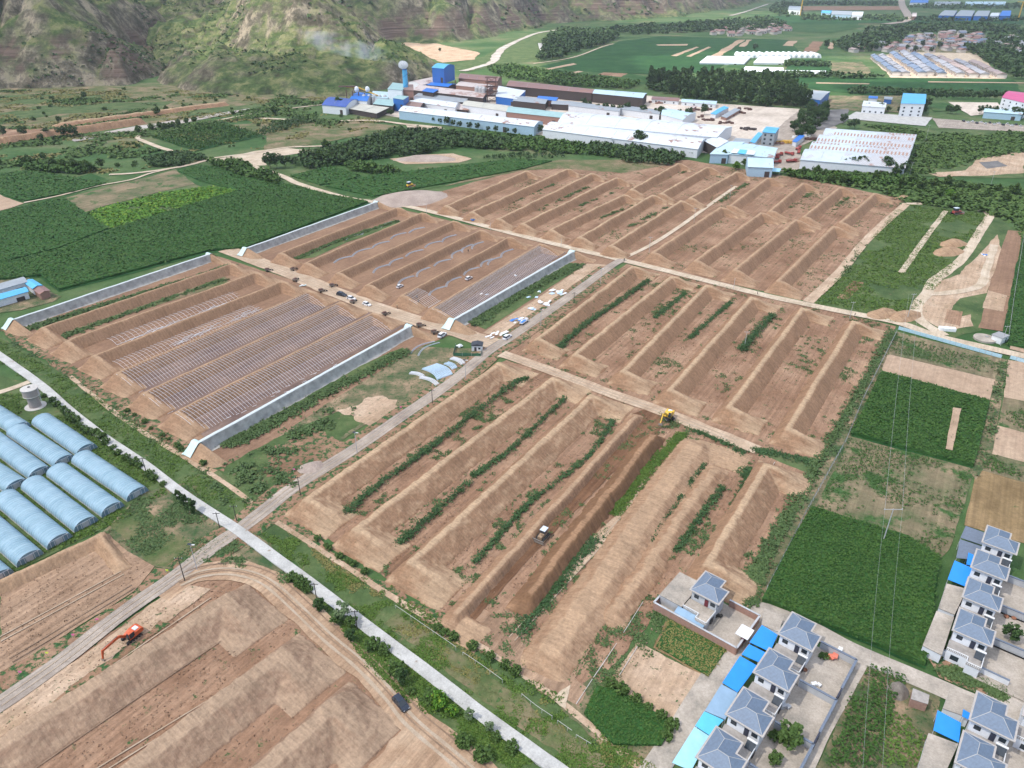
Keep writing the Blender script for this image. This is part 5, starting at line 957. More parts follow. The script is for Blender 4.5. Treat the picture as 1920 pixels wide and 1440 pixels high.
def wire_fence(px, h, label, gap=2.5, grp=None):
    P = GP(px); r = empty('wire_fence', P[0]); tag(r, label, 'fence', grp); o = P[0]; proto = None; tot = sum((b - a).length for a, b in zip(P[:-1], P[1:])); gap = max(gap, tot / 95)
    for a, b in zip(P[:-1], P[1:]):
        d = b - a; l = d.length; A = a - o; B = b - o; mb = MB(); mb.bar((A.x, A.y, h), (B.x, B.y, h), .05, 4)
        for k in range(1, 5): mb.bar((A.x, A.y, h * k / 5), (B.x, B.y, h * k / 5), .02, 3)
        mb.build('rail_wires', M['mesh_dark'], r)
        for k in range(max(1, int(l / gap))):
            q = A.lerp(B, k * gap / l)
            if proto is None: mb = MB(); mb.box((0, 0, h / 2), (.1, .1, h)); proto = mb.build('post', M['white_post'], r); p = proto
            else: p = proto.copy(); link(p, r)
            p.location = (q.x, q.y, 0)
wire_fence([(1437, 1108), (1462, 1060), (1510, 965), (1585, 830), (1618, 750), (1682, 622)], 1.9, 'long dark wire fence between the plots and the corn'); wire_fence([(1889, 640), (1900, 560), (1918, 450), (1925, 410)], 1.9, 'white wire fence along the tilled brown strip')
M['white_rail'] = plain('weathered_white_rail', (.42, .41, .37), .7)
def trellis(px, label, h=1.3):
    P = smooth_line(GP(px), 3); r = empty('trellis', P[0]); tag(r, label, 'rail fence', 'broken white rail fence along the footpath'); o = P[0]; mb = MB()
    for a, b in zip(P[:-1], P[1:]): A = a - o; B = b - o; mb.bar((A.x, A.y, h), (B.x, B.y, h), .055, 5)
    mb.build('rail', M['white_rail'], r)
    for p in P[::2]: q = p - o; mb = MB(); mb.bar((q.x, q.y, -.1), (q.x, q.y, h), .06, 5); mb.build('post', M['white_rail'], r)
trellis([(742, 1142), (790, 1175), (855, 1220)], 'longest white rail beside the lower footpath'); trellis([(868, 1230), (905, 1255), (942, 1282)], 'second white rail beside the lower footpath')
trellis([(978, 1308), (1005, 1330), (1035, 1350)], 'third white rail beside the lower footpath'); trellis([(1045, 1358), (1072, 1377)], 'short white rail with leaning posts'); trellis([(1080, 1385), (1108, 1402)], 'lowest white rail piece near the lane')
# ---- poles and lamps
def pole(base, h, label, mat='pole_grey', lamp=False, cross=False, r=.11, group=None, rz=0, lean=0):
    b = G(*base); e = empty('street_lamp' if lamp else 'utility_pole', b, rz); tag(e, label, 'street lamp' if lamp else 'utility pole', group)
    mb = MB(); mb.bar((0, 0, -.1), (lean, 0, h), r, 8, r2=r * .65); mb.build('shaft', M[mat], e)
    if lamp:
        mb = MB(); mb.box((lean + .5, 0, h + .05), (1.2, .35, .12)); mb.build('lamp_head', M['white_post'], e); mb = MB(); mb.box((lean - .2, 0, h + .3), (.9, .7, .05)); mb.build('solar_panel', M['glass'], e)
    if cross:
        mb = MB(); mb.box((lean, 0, h - .4), (2.0, .12, .12)); mb.build('crossarm', M[mat], e)
        for k in (-.9, 0, .9): mb = MB(); mb.bar((lean + k, 0, h - .34), (lean + k, 0, h - .05), .06); mb.build('insulator', M['white_post'], e)
    return e
for p, h, l in [((370, 1069), 8.5, 'street lamp by the crossing of gravel road and haul road'), ((670, 851), 8, 'street lamp beside the gravel road below the pale patch'), ((873, 711), 8, 'street lamp between blue pipe stack and road'), ((1014, 611), 7.5, 'street lamp beside the blue tarpaulin pile'), ((1126, 533), 8, 'street lamp near the upper road junction')]: pole(p, h, l, 'pole_grey', True)
for p, h, l in [((347, 1090), 8, 'dark wooden pole beside the street lamp at the crossing'), ((564, 930), 7, 'dark wooden pole at the small gravel heap'), ((811, 757), 6, 'dark wooden pole on the gravel road edge'), ((1076, 569), 5.5, 'short dark pole opposite the white sheets'), ((275, 888), 6, 'dark pole in the hedge row'), ((412, 990), 5.5, 'dark pole just left of the crossing'), ((444, 977), 5.5, 'dark pole on the verge at the crossing'), ((595, 1130), 6.5, 'dark pole beside the squat cypress'), ((670, 1182), 6.5, 'dark pole at the willow')]:
    pole(p, h, l, 'pole_dark', False, True, .14)
for p, h, l in [((1217, 474), 9, 'grey pole beside the rutted track start'), ((1301, 417), 9, 'grey pole halfway along the rutted track'), ((1368, 372), 9, 'grey pole at the far end of the rutted track'), ((1396, 650), 7, 'white pole standing in the dark green bushes'), ((1593, 597), 8, 'grey pole beside the upper road soil heaps'), ((1375, 543), 6, 'thin pole below the upper road'), ((1052, 463), 5, 'thin pole above the upper net wall'), ((920, 432), 5, 'thin pole on the upper road left part'), ((800, 400), 6, 'thin pole near the gravel heap'), ((1876, 648), 9, 'pole behind the white pump house'),
                ((1425, 315), 11, 'pole at the corner of the last white shed'), ((1705, 330), 10, 'pole in front of the ribbed sheds'), ((1858, 345), 9, 'pole at the right end of the front road'), ((1735, 265), 14, 'tall pole standing in the green scrub')]:
    pole(p, h, l, 'pole_grey', False, h > 6.5)
pl = pole((1655, 1017), 11.5, 'lattice power pole with crossarm in the dark corn field', 'pole_grey', False, False, .16); mb = MB(); mb.box((0, 0, 11.3), (5, .12, .12)); mb.build('crossarm', M['pole_grey'], pl)
for k in (-2.3, 2.3): mb = MB(); mb.bar((k, 0, 11.35), (k, 0, 11.7), .08); mb.build('insulator', M['white_post'], pl)
M['wire'] = plain('aluminium_wire', (.45, .46, .46), .4)
top = G(1655, 1017); nxt = G(1652, 612) + Vector((6, 0, 0)); 
for k, s in enumerate((-2.3, 2.3)):
    mb = MB(); a = G(1655, 1017) + Vector((s, 0, 11.8)); c = G(1600 + 12 * k, 1560) + Vector((s * .5, 0, 11)); b = G(1700, 600) + Vector((s, 0, 12.5))
    for A, B in ((a, b), (a, c)):
        pts = [A.lerp(B, t) - Vector((0, 0, 5 * 4 * t * (1 - t) * .5)) for t in [i / 14 for i in range(15)]]; mb.tube(pts, .02, 3)
    tag(mb.build('power_line', M['wire']), ['left', 'right'][k] + ' of the two overhead wires crossing the corn fields', 'power line')
pole((1700, 600), 12.5, 'tall power pole carrying the two overhead wires at the upper road', 'pole_grey', False, True, .15)
# ---- water tower
wt = empty('water_tower', G(67, 762)); wt.scale = (.84, .84, .8); tag(wt, 'squat round concrete water tower beside the white path', 'water tower')
M['tower'] = plain('tower_brick', (.34, .29, .26), .9, 0, .15, 3); M['tower_rim'] = plain('tower_concrete', (.5, .47, .43), .8)
mb = MB(); mb.lathe((0, 0, 0), [(2.3, 0), (2.2, 5.0)], 28); mb.build('shaft', M['tower'], wt); mb = MB(); mb.lathe((0, 0, 4.9), [(2.25, 0), (3.1, .9), (3.1, 4.2)], 28); mb.build('tank', M['tower'], wt)
mb = MB(); mb.lathe((0, 0, 9.1), [(3.35, 0), (3.35, .25), (3.0, .3), (.1, .7)], 28); mb.build('lid', M['tower_rim'], wt); mb = MB(); mb.lathe((0, 0, 5.7), [(3.14, 0), (3.2, .05), (3.2, .25), (3.14, .3)], 28); mb.build('band', M['tower_rim'], wt)
mb = MB(); mb.lathe((0, 0, 9.8), [(.5, -.1), (.5, .15), (.1, .25)], 12); mb.build('hatch', M['pole_dark'], wt); mb = MB(); mb.lathe((0, 0, 0), [(4.2, -.1), (4.1, .3)], 28); mb.build('base', M['tower_rim'], wt)
mb = MB()
for k in (-.25, .25): mb.bar((3.25, k, .3), (3.3, k, 9.2), .05)
for i in range(22): mb.bar((3.27, -.25, .6 + i * .4), (3.27, .25, .6 + i * .4), .03, 4)
mb.build('ladder', M['white_steel'], wt)
# ---- blue plastic tunnels
def film_mat():
    m, t, b = new_mat('blue_plastic_film'); b.inputs['Roughness'].default_value = .22; b.inputs['Specular IOR Level'].default_value = .6
    v = coords(t); n = noise(t, coords(t, scale=(1, .15, .15)), .8, 4, .6); n2 = noise(t, v, .25, 3)
    c = ramp(t, n, [(.3, (.23, .37, .44)), (.7, (.33, .47, .54))]); c = mix(t, ramp(t, n2, [(.4, 0.0), (.75, .35)]), c, (.5, .66, .76))
    t.links.new(c, b.inputs['Base Color']); b.inputs['Alpha'].default_value = .86
    w = t.nodes.new('ShaderNodeTexWave'); w.inputs['Scale'].default_value = .32; w.bands_direction = 'X'; t.links.new(v, w.inputs[0]); bump(t, b, w.outputs['Fac'], .12, .5); return m
M['bfilm'] = film_mat(); M['bend'] = plain('dusty_end_film', (.16, .24, .29), .35, 0, .2, .8); M['rib_blue'] = plain('film_covered_rib', (.36, .52, .64), .35)
M['rib_white'] = plain('rib_showing_through', (.62, .72, .78), .4)
tproto = None
TL = 34.0; TW = 6.6; THt = 2.6
def tunnel(pnear, pfar, label):
    """pnear / pfar: pixels of the roof line at the near and far ends"""
    global tproto
    a = G(*pnear, THt); b = G(*pfar, THt); a.z = b.z = 0; d = (a - b); L = d.length; ang = math.atan2(d.y, d.x)
    r = empty('plastic_tunnel', b, ang); tag(r, label, 'plastic tunnel', 'blue plastic tunnels')
    def arc(i, n=16, k=1.0): t = math.pi * (i / n); return (-math.cos(t) * TW / 2 * k, .35 * (0 if 0 else 1) * 0 + (math.sin(t) ** .85) * THt * k + (0 if i in (0, n) else .25))
    pr = [arc(i) for i in range(17)]; mb = MB(); n = 18; vs = []; fs = []
    for k in range(n + 1):
        x = L * k / n; sg = .05 * math.sin(k * 2.1 + a.x); vs += [(x, y, z + (sg if z > 1 else 0)) for y, z in pr]
    for k in range(n):
        for i in range(16): fs.append((k * 17 + i, k * 17 + i + 1, (k + 1) * 17 + i + 1, (k + 1) * 17 + i))
    mb.add(vs, fs); mb.build('film_cover', M['bfilm'], r, smooth=True)
    for x in (L - .05, .05):
        mb = MB(); mb.add([(x, y * .99, z * .99) for y, z in pr], [tuple(range(17))]); mb.build('end_wall', M['bend'], r)
    mb = MB(); mb.box((L + .0, 0, 1.0), (.08, 1.8, 2.0)); mb.build('door', M['pole_grey'], r)
    mb = MB()
    for q in (-2.2, -1.2, 1.2, 2.2): mb.box((L + .02, q, 1.1), (.08, .1, 2.2))
    mb.box((L + .02, 0, 2.05), (.08, 5, .1)); mb.build('end_frame', M['white_steel'], r)
    mb = MB(); nr = int(L / 1.1); first = None
    for k in range(nr + 1):
        x = min(L, k * 1.1)
        if first is None: mb = MB(); mb.tube([(0, y * 1.004, z * 1.008) for y, z in pr], .032, 4); first = mb.build('rib', M['rib_blue'], r); o = first
        else: o = first.copy(); link(o, r)
        o.location = (x, 0, 0)
    for s in (-1, 1): mb = MB(); mb.box((L / 2, s * TW / 2, .2), (L, .12, .6)); mb.build('side_skirt', M['net'], r)
TN = [((160, 836), (75, 778), 'topmost blue tunnel of the right column, nearest the water tower'), ((255, 918), (150, 848), 'rightmost blue tunnel, ending nearest the concrete path'),
      ((118, 857), (28, 797), 'second blue tunnel left of the topmost right one'), ((208, 947), (104, 872), 'blue tunnel just left of the rightmost one'),
      ((72, 879), (-20, 812), 'third blue tunnel in the upper rank'), ((158, 975), (57, 896), 'middle blue tunnel of the lower rank'), ((28, 903), (-70, 838), 'blue tunnel at the left edge, upper rank'),
      ((108, 1006), (5, 922), 'blue tunnel second from the bottom left'), ((52, 1038), (-50, 950), 'lowest blue tunnel fully in view'), ((-5, 1075), (-110, 985), 'blue tunnel cut off at the bottom left edge'), ((35, 795), (-60, 735), 'blue tunnel at the left edge below the water tower')]
for a, b, l in TN: tunnel(a, b, l)
# ================================================================ HOUSES, bottom right
M['hroof'] = plain('blue_grey_roof_tiles', (.145, .19, .255), .6, 0, .14, 2); M['eave'] = plain('eave_concrete', (.42, .385, .35), .8); M['ridge'] = plain('ridge_cement', (.5, .48, .45), .8)
M['terrace'] = plain('terrace_concrete', (.33, .3, .27), .9, 0, .25, .8); M['wall_white'] = plain('white_render', (.72, .73, .75), .7, 0, .06, .6); M['wall_grey'] = plain('grey_render', (.43, .44, .45), .8, 0, .15, .6)
M['brick'] = plain('red_brick', (.34, .2, .15), .9, 0, .15, 2); M['red_door'] = plain('dark_red_door', (.14, .02, .03), .5); M['dark_door'] = plain('blue_black_gate', (.03, .035, .06), .5)
M['awn_blue'] = plain('bright_blue_sheet', (.015, .26, .78), .45, 0, .06, .5); M['awn_sky'] = plain('sky_blue_sheet', (.1, .5, .8), .45, 0, .1, .5); M['awn_pale'] = plain('pale_blue_sheet', (.33, .62, .74), .45, 0, .1, .5); M['awn_grey'] = plain('grey_blue_sheet', (.24, .36, .48), .5, 0, .1, .5); M['slate'] = plain('slate_sheet', (.14, .17, .22), .6)
M['straw_stack'] = ground_mat('old_straw', [(.14,.12,.1),(.22,.19,.16),(.3,.27,.23)], .5)
HA = -40.0                      # local x runs along azimuth 130
def hip(mb, x0, x1, y0, y1, z, h, mi=0):
    w, d = x1 - x0, y1 - y0
    if w >= d: k = d / 2; r = [(x0 + k, (y0 + y1) / 2, z + h), (x1 - k, (y0 + y1) / 2, z + h)]; fs = [(0, 1, 5, 4), (1, 2, 5), (2, 3, 4, 5), (3, 0, 4)]
    else: k = w / 2; r = [((x0 + x1) / 2, y0 + k, z + h), ((x0 + x1) / 2, y1 - k, z + h)]; fs = [(0, 1, 4), (1, 2, 5, 4), (2, 3, 5), (3, 0, 4, 5)]
    mb.add([(x0, y0, z), (x1, y0, z), (x1, y1, z), (x0, y1, z)] + r, fs + [(3, 2, 1, 0)], mi); return r
def house(pw, label, door='dark_door', wallm='wall_white', heater=True, terr='terrace', rz=HA, group='two-storey houses with blue-grey hip roofs', yard=True, depth=5.0, scale=1.0):
    o = G(*pw, 6.7); o.z = 0; r = empty('house', o, R(rz)); r.scale = (scale,) * 3; tag(r, label, 'house', group)
    E = 6.3
    mb = MB(); mb.box((3.6, 2.75, E / 2), (6.6, 4.4, E)); mb.box((2.65, 6.3, E / 2 - .01), (4.5, 2.9, E - .02)); mb.build('wall', M[wallm], r)
    mb = MB(); mb.box((3.7, 2.65, E + .1), (8.0, 5.7, .22)); mb.box((2.6, 6.45, E + .095), (5.8, 3.9, .2)); mb.build('eave', M['eave'], r)
    mb = MB(); hip(mb, .05, 7.35, .1, 5.2, E + .215, 1.7); r2 = hip(mb, .07, 5.15, .12, 8.1, E + .235, 1.72); rf = mb.build('roof', M['hroof'], r)
    mb = MB(); z = E + 1.95
    for a, b in (((2.6, 2.65, z), (4.8, 2.65, z)), ((4.8, 2.65, z), (7.3, .15, E + .25)), ((4.8, 2.65, z), (7.3, 5.15, E + .25)), ((2.6, 2.65, z), (.1, .15, E + .25)), ((2.6, 2.65, z + .02), (2.6, 5.55, z + .02)), ((2.6, 5.55, z), (.1, 8.05, E + .25)), ((2.6, 5.55, z), (5.1, 8.05, E + .25))): mb.bar(a, b, .05, 5)
    mb.build('ridge_line', M['ridge'], rf)
    # lower storey with terrace in front
    mb = MB(); mb.box((3.4, -1.3, 1.55), (6.4, 3.66, 3.1)); mb.box((5.6, -3.9, 1.5), (2.6, 1.6, 3.0)); mb.build('lower_storey', M[wallm], r)
    mb = MB(); mb.box((3.4, -1.32, 3.16), (6.7, 3.6, .12)); mb.box((5.6, -3.9, 3.11), (2.9, 1.9, .12)); mb.build('terrace_floor', M[terr], r)
    mb = MB()
    for (x0, y0, x1, y1) in ((.1, -3.15, 4.2, -3.15), (4.2, -3.15, 4.2, -4.8), (4.2, -4.8, 7.0, -4.8), (7.0, -4.8, 7.0, .3)):
        L = math.hypot(x1 - x0, y1 - y0); n = int(L / .33)
        for k in range(n + 1): t = k / n; mb.box((x0 + (x1 - x0) * t, y0 + (y1 - y0) * t, 3.55), (.12, .12, .6))
        mb.bar((x0, y0, 3.9), (x1, y1, 3.9), .08, 5)
    mb.build('balustrade', M['white'], r)
    mb = MB(); mb.box((4.3, .5, 4.3), (.95, .1, 2.1)); mb.build('terrace_door', M[door], r)
    for x in (1.6, 5.9): mb = MB(); mb.box((x, .52, 4.75), (1.2, .08, 1.1)); mb.build('window', M['glass'], r)
    for y in (1.8, 3.8): mb = MB(); mb.box((6.92, y, 4.6), (.08, .9, 1.2)); mb.build('window', M['glass'], r)
    mb = MB(); mb.box((2.0, -3.14, 1.7), (1.6, .08, 1.3)); mb.build('window', M['glass'], r); mb = MB(); mb.box((6.92, -.8, 1.1), (.08, 1.1, 2.1)); mb.build('front_door', M['door_dark'], r)
    if heater:
        hh = empty('solar_heater', o, 0); hh.parent = r; hh.location = (6.1, -1.2, 3.2)
        mb = MB(); mb.add([(-.9, -.9, .15), (.9, -.9, .15), (.9, .4, 1.3), (-.9, .4, 1.3), (-.9, -.85, .07), (.9, -.85, .07), (.9, .45, 1.22), (-.9, .45, 1.22)], [(0, 1, 2, 3), (7, 6, 5, 4), (0, 4, 5, 1), (1, 5, 6, 2), (2, 6, 7, 3), (3, 7, 4, 0)]); mb.build('collector', M['glass'], hh)
        mb = MB(); mb.bar((-1.05, .5, 1.45), (1.05, .5, 1.45), .24, 10); mb.build('water_tank', M['white'], hh)
    return r
def Lp(o, rz, x, y): c, s = math.cos(R(rz)), math.sin(R(rz)); return (o.x + x * c - y * s, o.y + x * s + y * c)
def yard_wall(pw, label, x0=7.4, x1=17.5, y0=-5, y1=8.0, h=2.4, rz=HA, mat='wall_grey', gate='dark_door', brick=False, cap='slate', floor='yard'):
    o = G(*pw, 6.7); o.z = 0; r = empty('courtyard_wall', o, R(rz)); tag(r, label, 'courtyard wall', None)
    for n, (a, b, c, d) in {'side_wall': (x0, y1, x1, y1), 'front_wall': (x1, y1, x1, y0 + 3.4)}.items():
        mb = MB(); L = math.hypot(c - a, d - b); an = math.atan2(d - b, c - a); mb.box(((a + c) / 2, (b + d) / 2, h / 2), (L, .24, h), an); mb.build(n, M[mat], r)
        mb = MB(); mb.box(((a + c) / 2, (b + d) / 2, h + .08), (L + .1, .5, .14), an); mb.build('coping', M[cap], r)
    mb = MB(); mb.box((x1 + .02, y0 + 1.9, 1.25), (.3, 2.9, 2.5)); mb.build('gate', M[gate], r)
    P = [Lp(o, rz, x, y) for x, y in ((x0 - 1, y0), (x1, y0), (x1, y1), (x0 - 1, y1))]; me = bpy.data.meshes.new('yard'); me.from_pydata([(x, y, .5) for x, y in P], [], [(0, 1, 2, 3)]); me.materials.append(M[floor]); tag(link(bpy.data.objects.new('yard', me)), 'concrete yard inside a courtyard wall', kind='structure')
    for i, q in enumerate(P): pass
    return r
def slab(px, z, mat, label, name='awning', cat='awning', t=.12, posts=True, group=None, wall=None, tilt=0.0):
    P = GP(px, z); c = sum(P, Vector()) / len(P); c.z = 0; r = empty(name, c); tag(r, label, cat, group); n = len(P)
    zz = [p.z + tilt * (i in (0, len(P) - 1)) for i, p in enumerate(P)]
    vs = [(p.x - c.x, p.y - c.y, q) for p, q in zip(P, zz)] + [(p.x - c.x, p.y - c.y, q - t) for p, q in zip(P, zz)]
    fs = [tuple(range(n)), tuple(range(n, 2 * n))[::-1]] + [(i, i + n, (i + 1) % n + n, (i + 1) % n) for i in range(n)]
    MB().add(vs, fs).build('roof_sheet', M[mat], r)
    if wall:
        k = .97; vs = [((p.x - c.x) * k, (p.y - c.y) * k, q - t) for p, q in zip(P, zz)] + [((p.x - c.x) * k, (p.y - c.y) * k, -.1) for p in P]; MB().add(vs, [(i, i + n, (i + 1) % n + n, (i + 1) % n) for i in range(n)]).build('wall', M[wall], r)
    elif posts:
        for p, q in zip(P, zz): MB().bar(((p.x - c.x) * .96, (p.y - c.y) * .96, 0), ((p.x - c.x) * .96, (p.y - c.y) * .96, q - t), .07).build('post', M['pole_grey'], r)
    return r
H1 = [(1460, 1187), (1414, 1259), (1362, 1338), (1307, 1418)]
for i, p in enumerate(H1):
    house(p, ['topmost house of the row beside the blue awnings', 'second house from the top beside the blue awnings', 'third house of the row, with dark eaves, beside the pale awnings', 'lowest house of the row at the bottom edge'][i], depth=5)
    yard_wall(p, ['courtyard wall with coral cloth, topmost of the left row', 'second courtyard wall of the left row', 'third courtyard wall of the left row', 'lowest courtyard wall of the left row'][i], x1=15.2, floor='yard')
UR = [(1843, 1015), (1822, 1062), (1806, 1118), (1788, 1180)]
for i, p in enumerate(UR):
    house(p, ['topmost house of the upper right row', 'second house of the upper right row', 'third house of the upper right row', 'lowest house of the upper right row, with an open side wall'][i], rz=HA + 2)
    if i: yard_wall(p, ['', 'courtyard wall beside the second upper right house', 'courtyard wall beside the third upper right house', 'courtyard wall round the dark tree'][i], rz=HA + 2, x1=16)
for i, p in enumerate([(1820, 1348), (1793, 1428)]):
    house(p, ['house beside the lower right blue awning', 'house cut off at the bottom right corner'][i], rz=HA + 2); yard_wall(p, ['courtyard wall of the house beside the lower right awning', 'courtyard wall at the bottom right corner'][i], rz=HA + 2, x1=14)
house((1920, 1340), 'house at the far bottom right edge', rz=HA + 2)
house((1295, 1103), 'lone house with a red terrace door and grey walls', 'red_door', 'wall_grey', False, 'yard', group=None, scale=.97)
# lone house: brick walled yard, annex, gate house
lo = G(1295, 1103, 6.7); lo.z = 0
r = empty('brick_wall', lo, R(HA)); tag(r, 'red brick yard wall around the lone house', 'wall')
for a, b, c, d in ((-6.2, -5.6, 15, -5.6), (15, -5.6, 15, -2.4), (15, .8, 15, 6.8), (15, 6.8, 7.4, 6.8), (-6.2, -5.6, -6.2, 7)):
    L = math.hypot(c - a, d - b); an = math.atan2(d - b, c - a); MB().box(((a + c) / 2, (b + d) / 2, 1.2), (L, .25, 2.4), an).build('wall_panel', M['brick'], r); MB().box(((a + c) / 2, (b + d) / 2, 2.46), (L, .45, .1), an).build('coping', M['wall_grey'], r)
P = [Lp(lo, HA, x, y) for x, y in ((-6.2, -5.6), (15, -5.6), (15, 6.8), (-6.2, 7))]; me = bpy.data.meshes.new('yard'); me.from_pydata([(x, y, .45) for x, y in P], [], [(0, 1, 2, 3)]); me.materials.append(M['yard']); tag(link(bpy.data.objects.new('yard', me)), 'pale concrete yard of the lone house', kind='structure')
r = empty('annex', lo, R(HA)); tag(r, 'flat roofed annex on the left of the lone house', 'outbuilding'); MB().box((-3.1, 1.6, 1.6), (5.6, 9.6, 3.2)).build('wall', M['wall_grey'], r); MB().box((-3.1, 1.6, 3.26), (6.0, 10, .14)).build('flat_roof', M['yard'], r)
r = empty('gate_house', lo, R(HA)); tag(r, 'white roofed gateway with dark red doors at the lone house', 'gateway')
MB().box((14.6, -.8, 3.1), (3.0, 3.6, .16)).build('roof', M['white'], r)
for y in (-2.3, .7): MB().box((14.9, y, 1.5), (.5, .4, 3.0)).build('pillar', M['red_door'], r)
MB().box((15, -.8, 1.3), (.14, 2.6, 2.5)).build('door', M['red_door'], r)
r = empty('canopy', lo, R(HA)); tag(r, 'blue sheet canopy in front of the lone house', 'canopy'); MB().add([(-1, -3.3, 2.9), (6.5, -3.3, 2.9), (6.5, -5.2, 2.4), (-1, -5.2, 2.4), (-1, -3.3, 2.8), (6.5, -3.3, 2.8), (6.5, -5.2, 2.3), (-1, -5.2, 2.3)], [(3, 2, 1, 0), (4, 5, 6, 7), (2, 3, 7, 6), (1, 2, 6, 5), (0, 4, 7, 3)]).build('roof_sheet', M['awn_grey'], r)
for x in (-.8, 6.3): MB().bar((x, -5, 0), (x, -5, 2.35), .06).build('post', M['pole_grey'], r)
AW = [([(1428, 1174), (1458, 1190), (1444, 1222), (1405, 1206)], 'awn_blue', 'bright blue awning, topmost beside the lane'), ([(1404, 1210), (1437, 1224), (1422, 1241), (1390, 1229)], 'awn_blue', 'small blue awning, second beside the lane'),
      ([(1387, 1232), (1420, 1248), (1383, 1298), (1354, 1282)], 'awn_blue', 'largest bright blue awning beside the lane'), ([(1352, 1285), (1383, 1299), (1360, 1349), (1321, 1335)], 'awn_grey', 'grey-blue awning between bright and sky blue ones'),
      ([(1320, 1336), (1357, 1350), (1330, 1378), (1303, 1363)], 'awn_sky', 'sky blue awning beside the lane'), ([(1302, 1365), (1330, 1380), (1296, 1445), (1260, 1432)], 'awn_pale', 'pale turquoise awning, lowest beside the lane'),
      ([(1810, 988), (1850, 1000), (1843, 1022), (1800, 1010)], 'slate', 'slate grey awning behind the topmost upper right house'), ([(1799, 1013), (1843, 1025), (1834, 1050), (1792, 1048)], 'slate', 'second slate grey awning of the upper right row'), ([(1815, 1038), (1832, 1043), (1828, 1062), (1811, 1060)], 'awn_blue', 'little blue awning between slate and bright ones'),
      ([(1789, 1053), (1830, 1068), (1812, 1100), (1776, 1088)], 'awn_blue', 'bright blue awning of the upper right row'), ([(1757, 1334), (1802, 1355), (1798, 1392), (1749, 1371)], 'awn_blue', 'bright blue awning of the lower right house'), ([(1805, 1332), (1821, 1338), (1819, 1350), (1803, 1345)], 'awn_blue', 'tiny blue sheet above the lower right awning')]
for p, m, l in AW: slab(p, 3.1, m, l, group='sheet awnings beside the houses', tilt=.4)
FB = [([(1433, 1140), (1470, 1156), (1460, 1185), (1428, 1171)], 3.0, 'flat roofed outbuilding above the topmost blue awning'), ([(1775, 1094), (1813, 1104), (1790, 1152), (1760, 1140)], 3.0, 'flat roofed outbuilding below the upper right blue awning'), ([(1756, 1145), (1789, 1157), (1766, 1228), (1730, 1210)], 3.0, 'long flat roofed outbuilding of the upper right row'),
      ([(1782, 1290), (1832, 1310), (1818, 1346), (1768, 1328)], 3.0, 'flat roofed outbuilding above the lower right blue awning'), ([(1741, 1374), (1797, 1395), (1772, 1450), (1718, 1450)], 3.0, 'flat roofed outbuilding below the lower right blue awning')]
for p, z, l in FB: slab(p, z, 'yard', l, 'outbuilding', 'outbuilding', .2, wall='wall_white')
slab([(1712, 1290), (1743, 1303), (1740, 1320), (1708, 1310)], 2.6, 'terrace', 'small brick hut with flat grey roof in the vegetable garden', 'garden_hut', 'hut', .15, wall='brick')
mound((1683, 1297), 2.6, 2.4, 2.6, 'round grey straw stack in the vegetable garden', 'straw_stack', cat='straw stack', name='straw_stack') if 'straw_stack' in M else None
mb = MB(); P = [G(1729, 1213), G(1888, 1288)]; d = P[1] - P[0]; c = (P[0] + P[1]) / 2; r = empty('boundary_wall', c, math.atan2(d.y, d.x)); tag(r, 'long white boundary wall below the upper right row', 'wall'); MB().box((0, 0, 1.0), (d.length, .25, 2.0)).build('wall_panel', M['wall_white'], r); MB().box((0, 0, 2.06), (d.length, .45, .1)).build('coping', M['slate'], r)

M['coral'] = plain('coral_cloth', (.7, .2, .13), .8); M['clay'] = plain('clay_pot', (.3, .13, .07), .8)
for p, m, w, l in [((1562, 1238), 'coral', 1.6, 'coral red cloth drying at the topmost courtyard wall'), ((1570, 1224), 'sheet_white', 1.2, 'white sacks beside the coral cloth')]:
    mb = MB(); [mb.box((random.uniform(-.5, .5), random.uniform(-.4, .4), .9 + .2 * k), (w, w * .7, .35), k * .5) for k in range(3)]; tag(mb.build('cloth_pile', M[m], loc=G(*p)), l, 'cloth pile')
for i, (p, l) in enumerate([((1548, 1232), 'left clay basin in the topmost courtyard'), ((1555, 1238), 'right clay basin in the topmost courtyard'), ((1508, 1260), 'dark pot alone in the topmost courtyard'), ((1885, 1160), 'left round basket in the upper right courtyard'), ((1899, 1163), 'right round basket in the upper right courtyard')]):
    tag(MB().lathe((0, 0, .5), [(.35, 0), (.55, .35), (.5, .4), (.3, .15)], 14).build('basin', M['clay'], loc=G(*p)), l, 'basin')
tricycle((1440, 1375), .4, 'cargo tricycle parked in the courtyard of the third left house', 'blue_roof', 'steel', None) if 'tricycle' in globals() else None
for p, s_, l in [((1398, 1150), .3, ''), ]: pass
for i, (p, d, l) in enumerate([((1345, 1160), (1.6, .5, .9), 'dark bicycles and tools against the wall of the lone house'), ((1528, 1290), (1.2, .8, 1.0), 'white cabinet standing in the second courtyard'), ((1470, 1330), (1.8, .9, .9), 'grey wooden boxes in the third courtyard')]):
    mb = MB(); [mb.box((k * .7 - .7, .2 * (k % 2), .5 + d[2] / 2), (d[0] / 2, d[1], d[2] * (1 - .2 * k)), .3 * k) for k in range(3)]; tag(mb.build('yard_clutter', M[['pole_dark', 'white', 'wall_grey'][i]], loc=G(*p)), l, 'boxes')
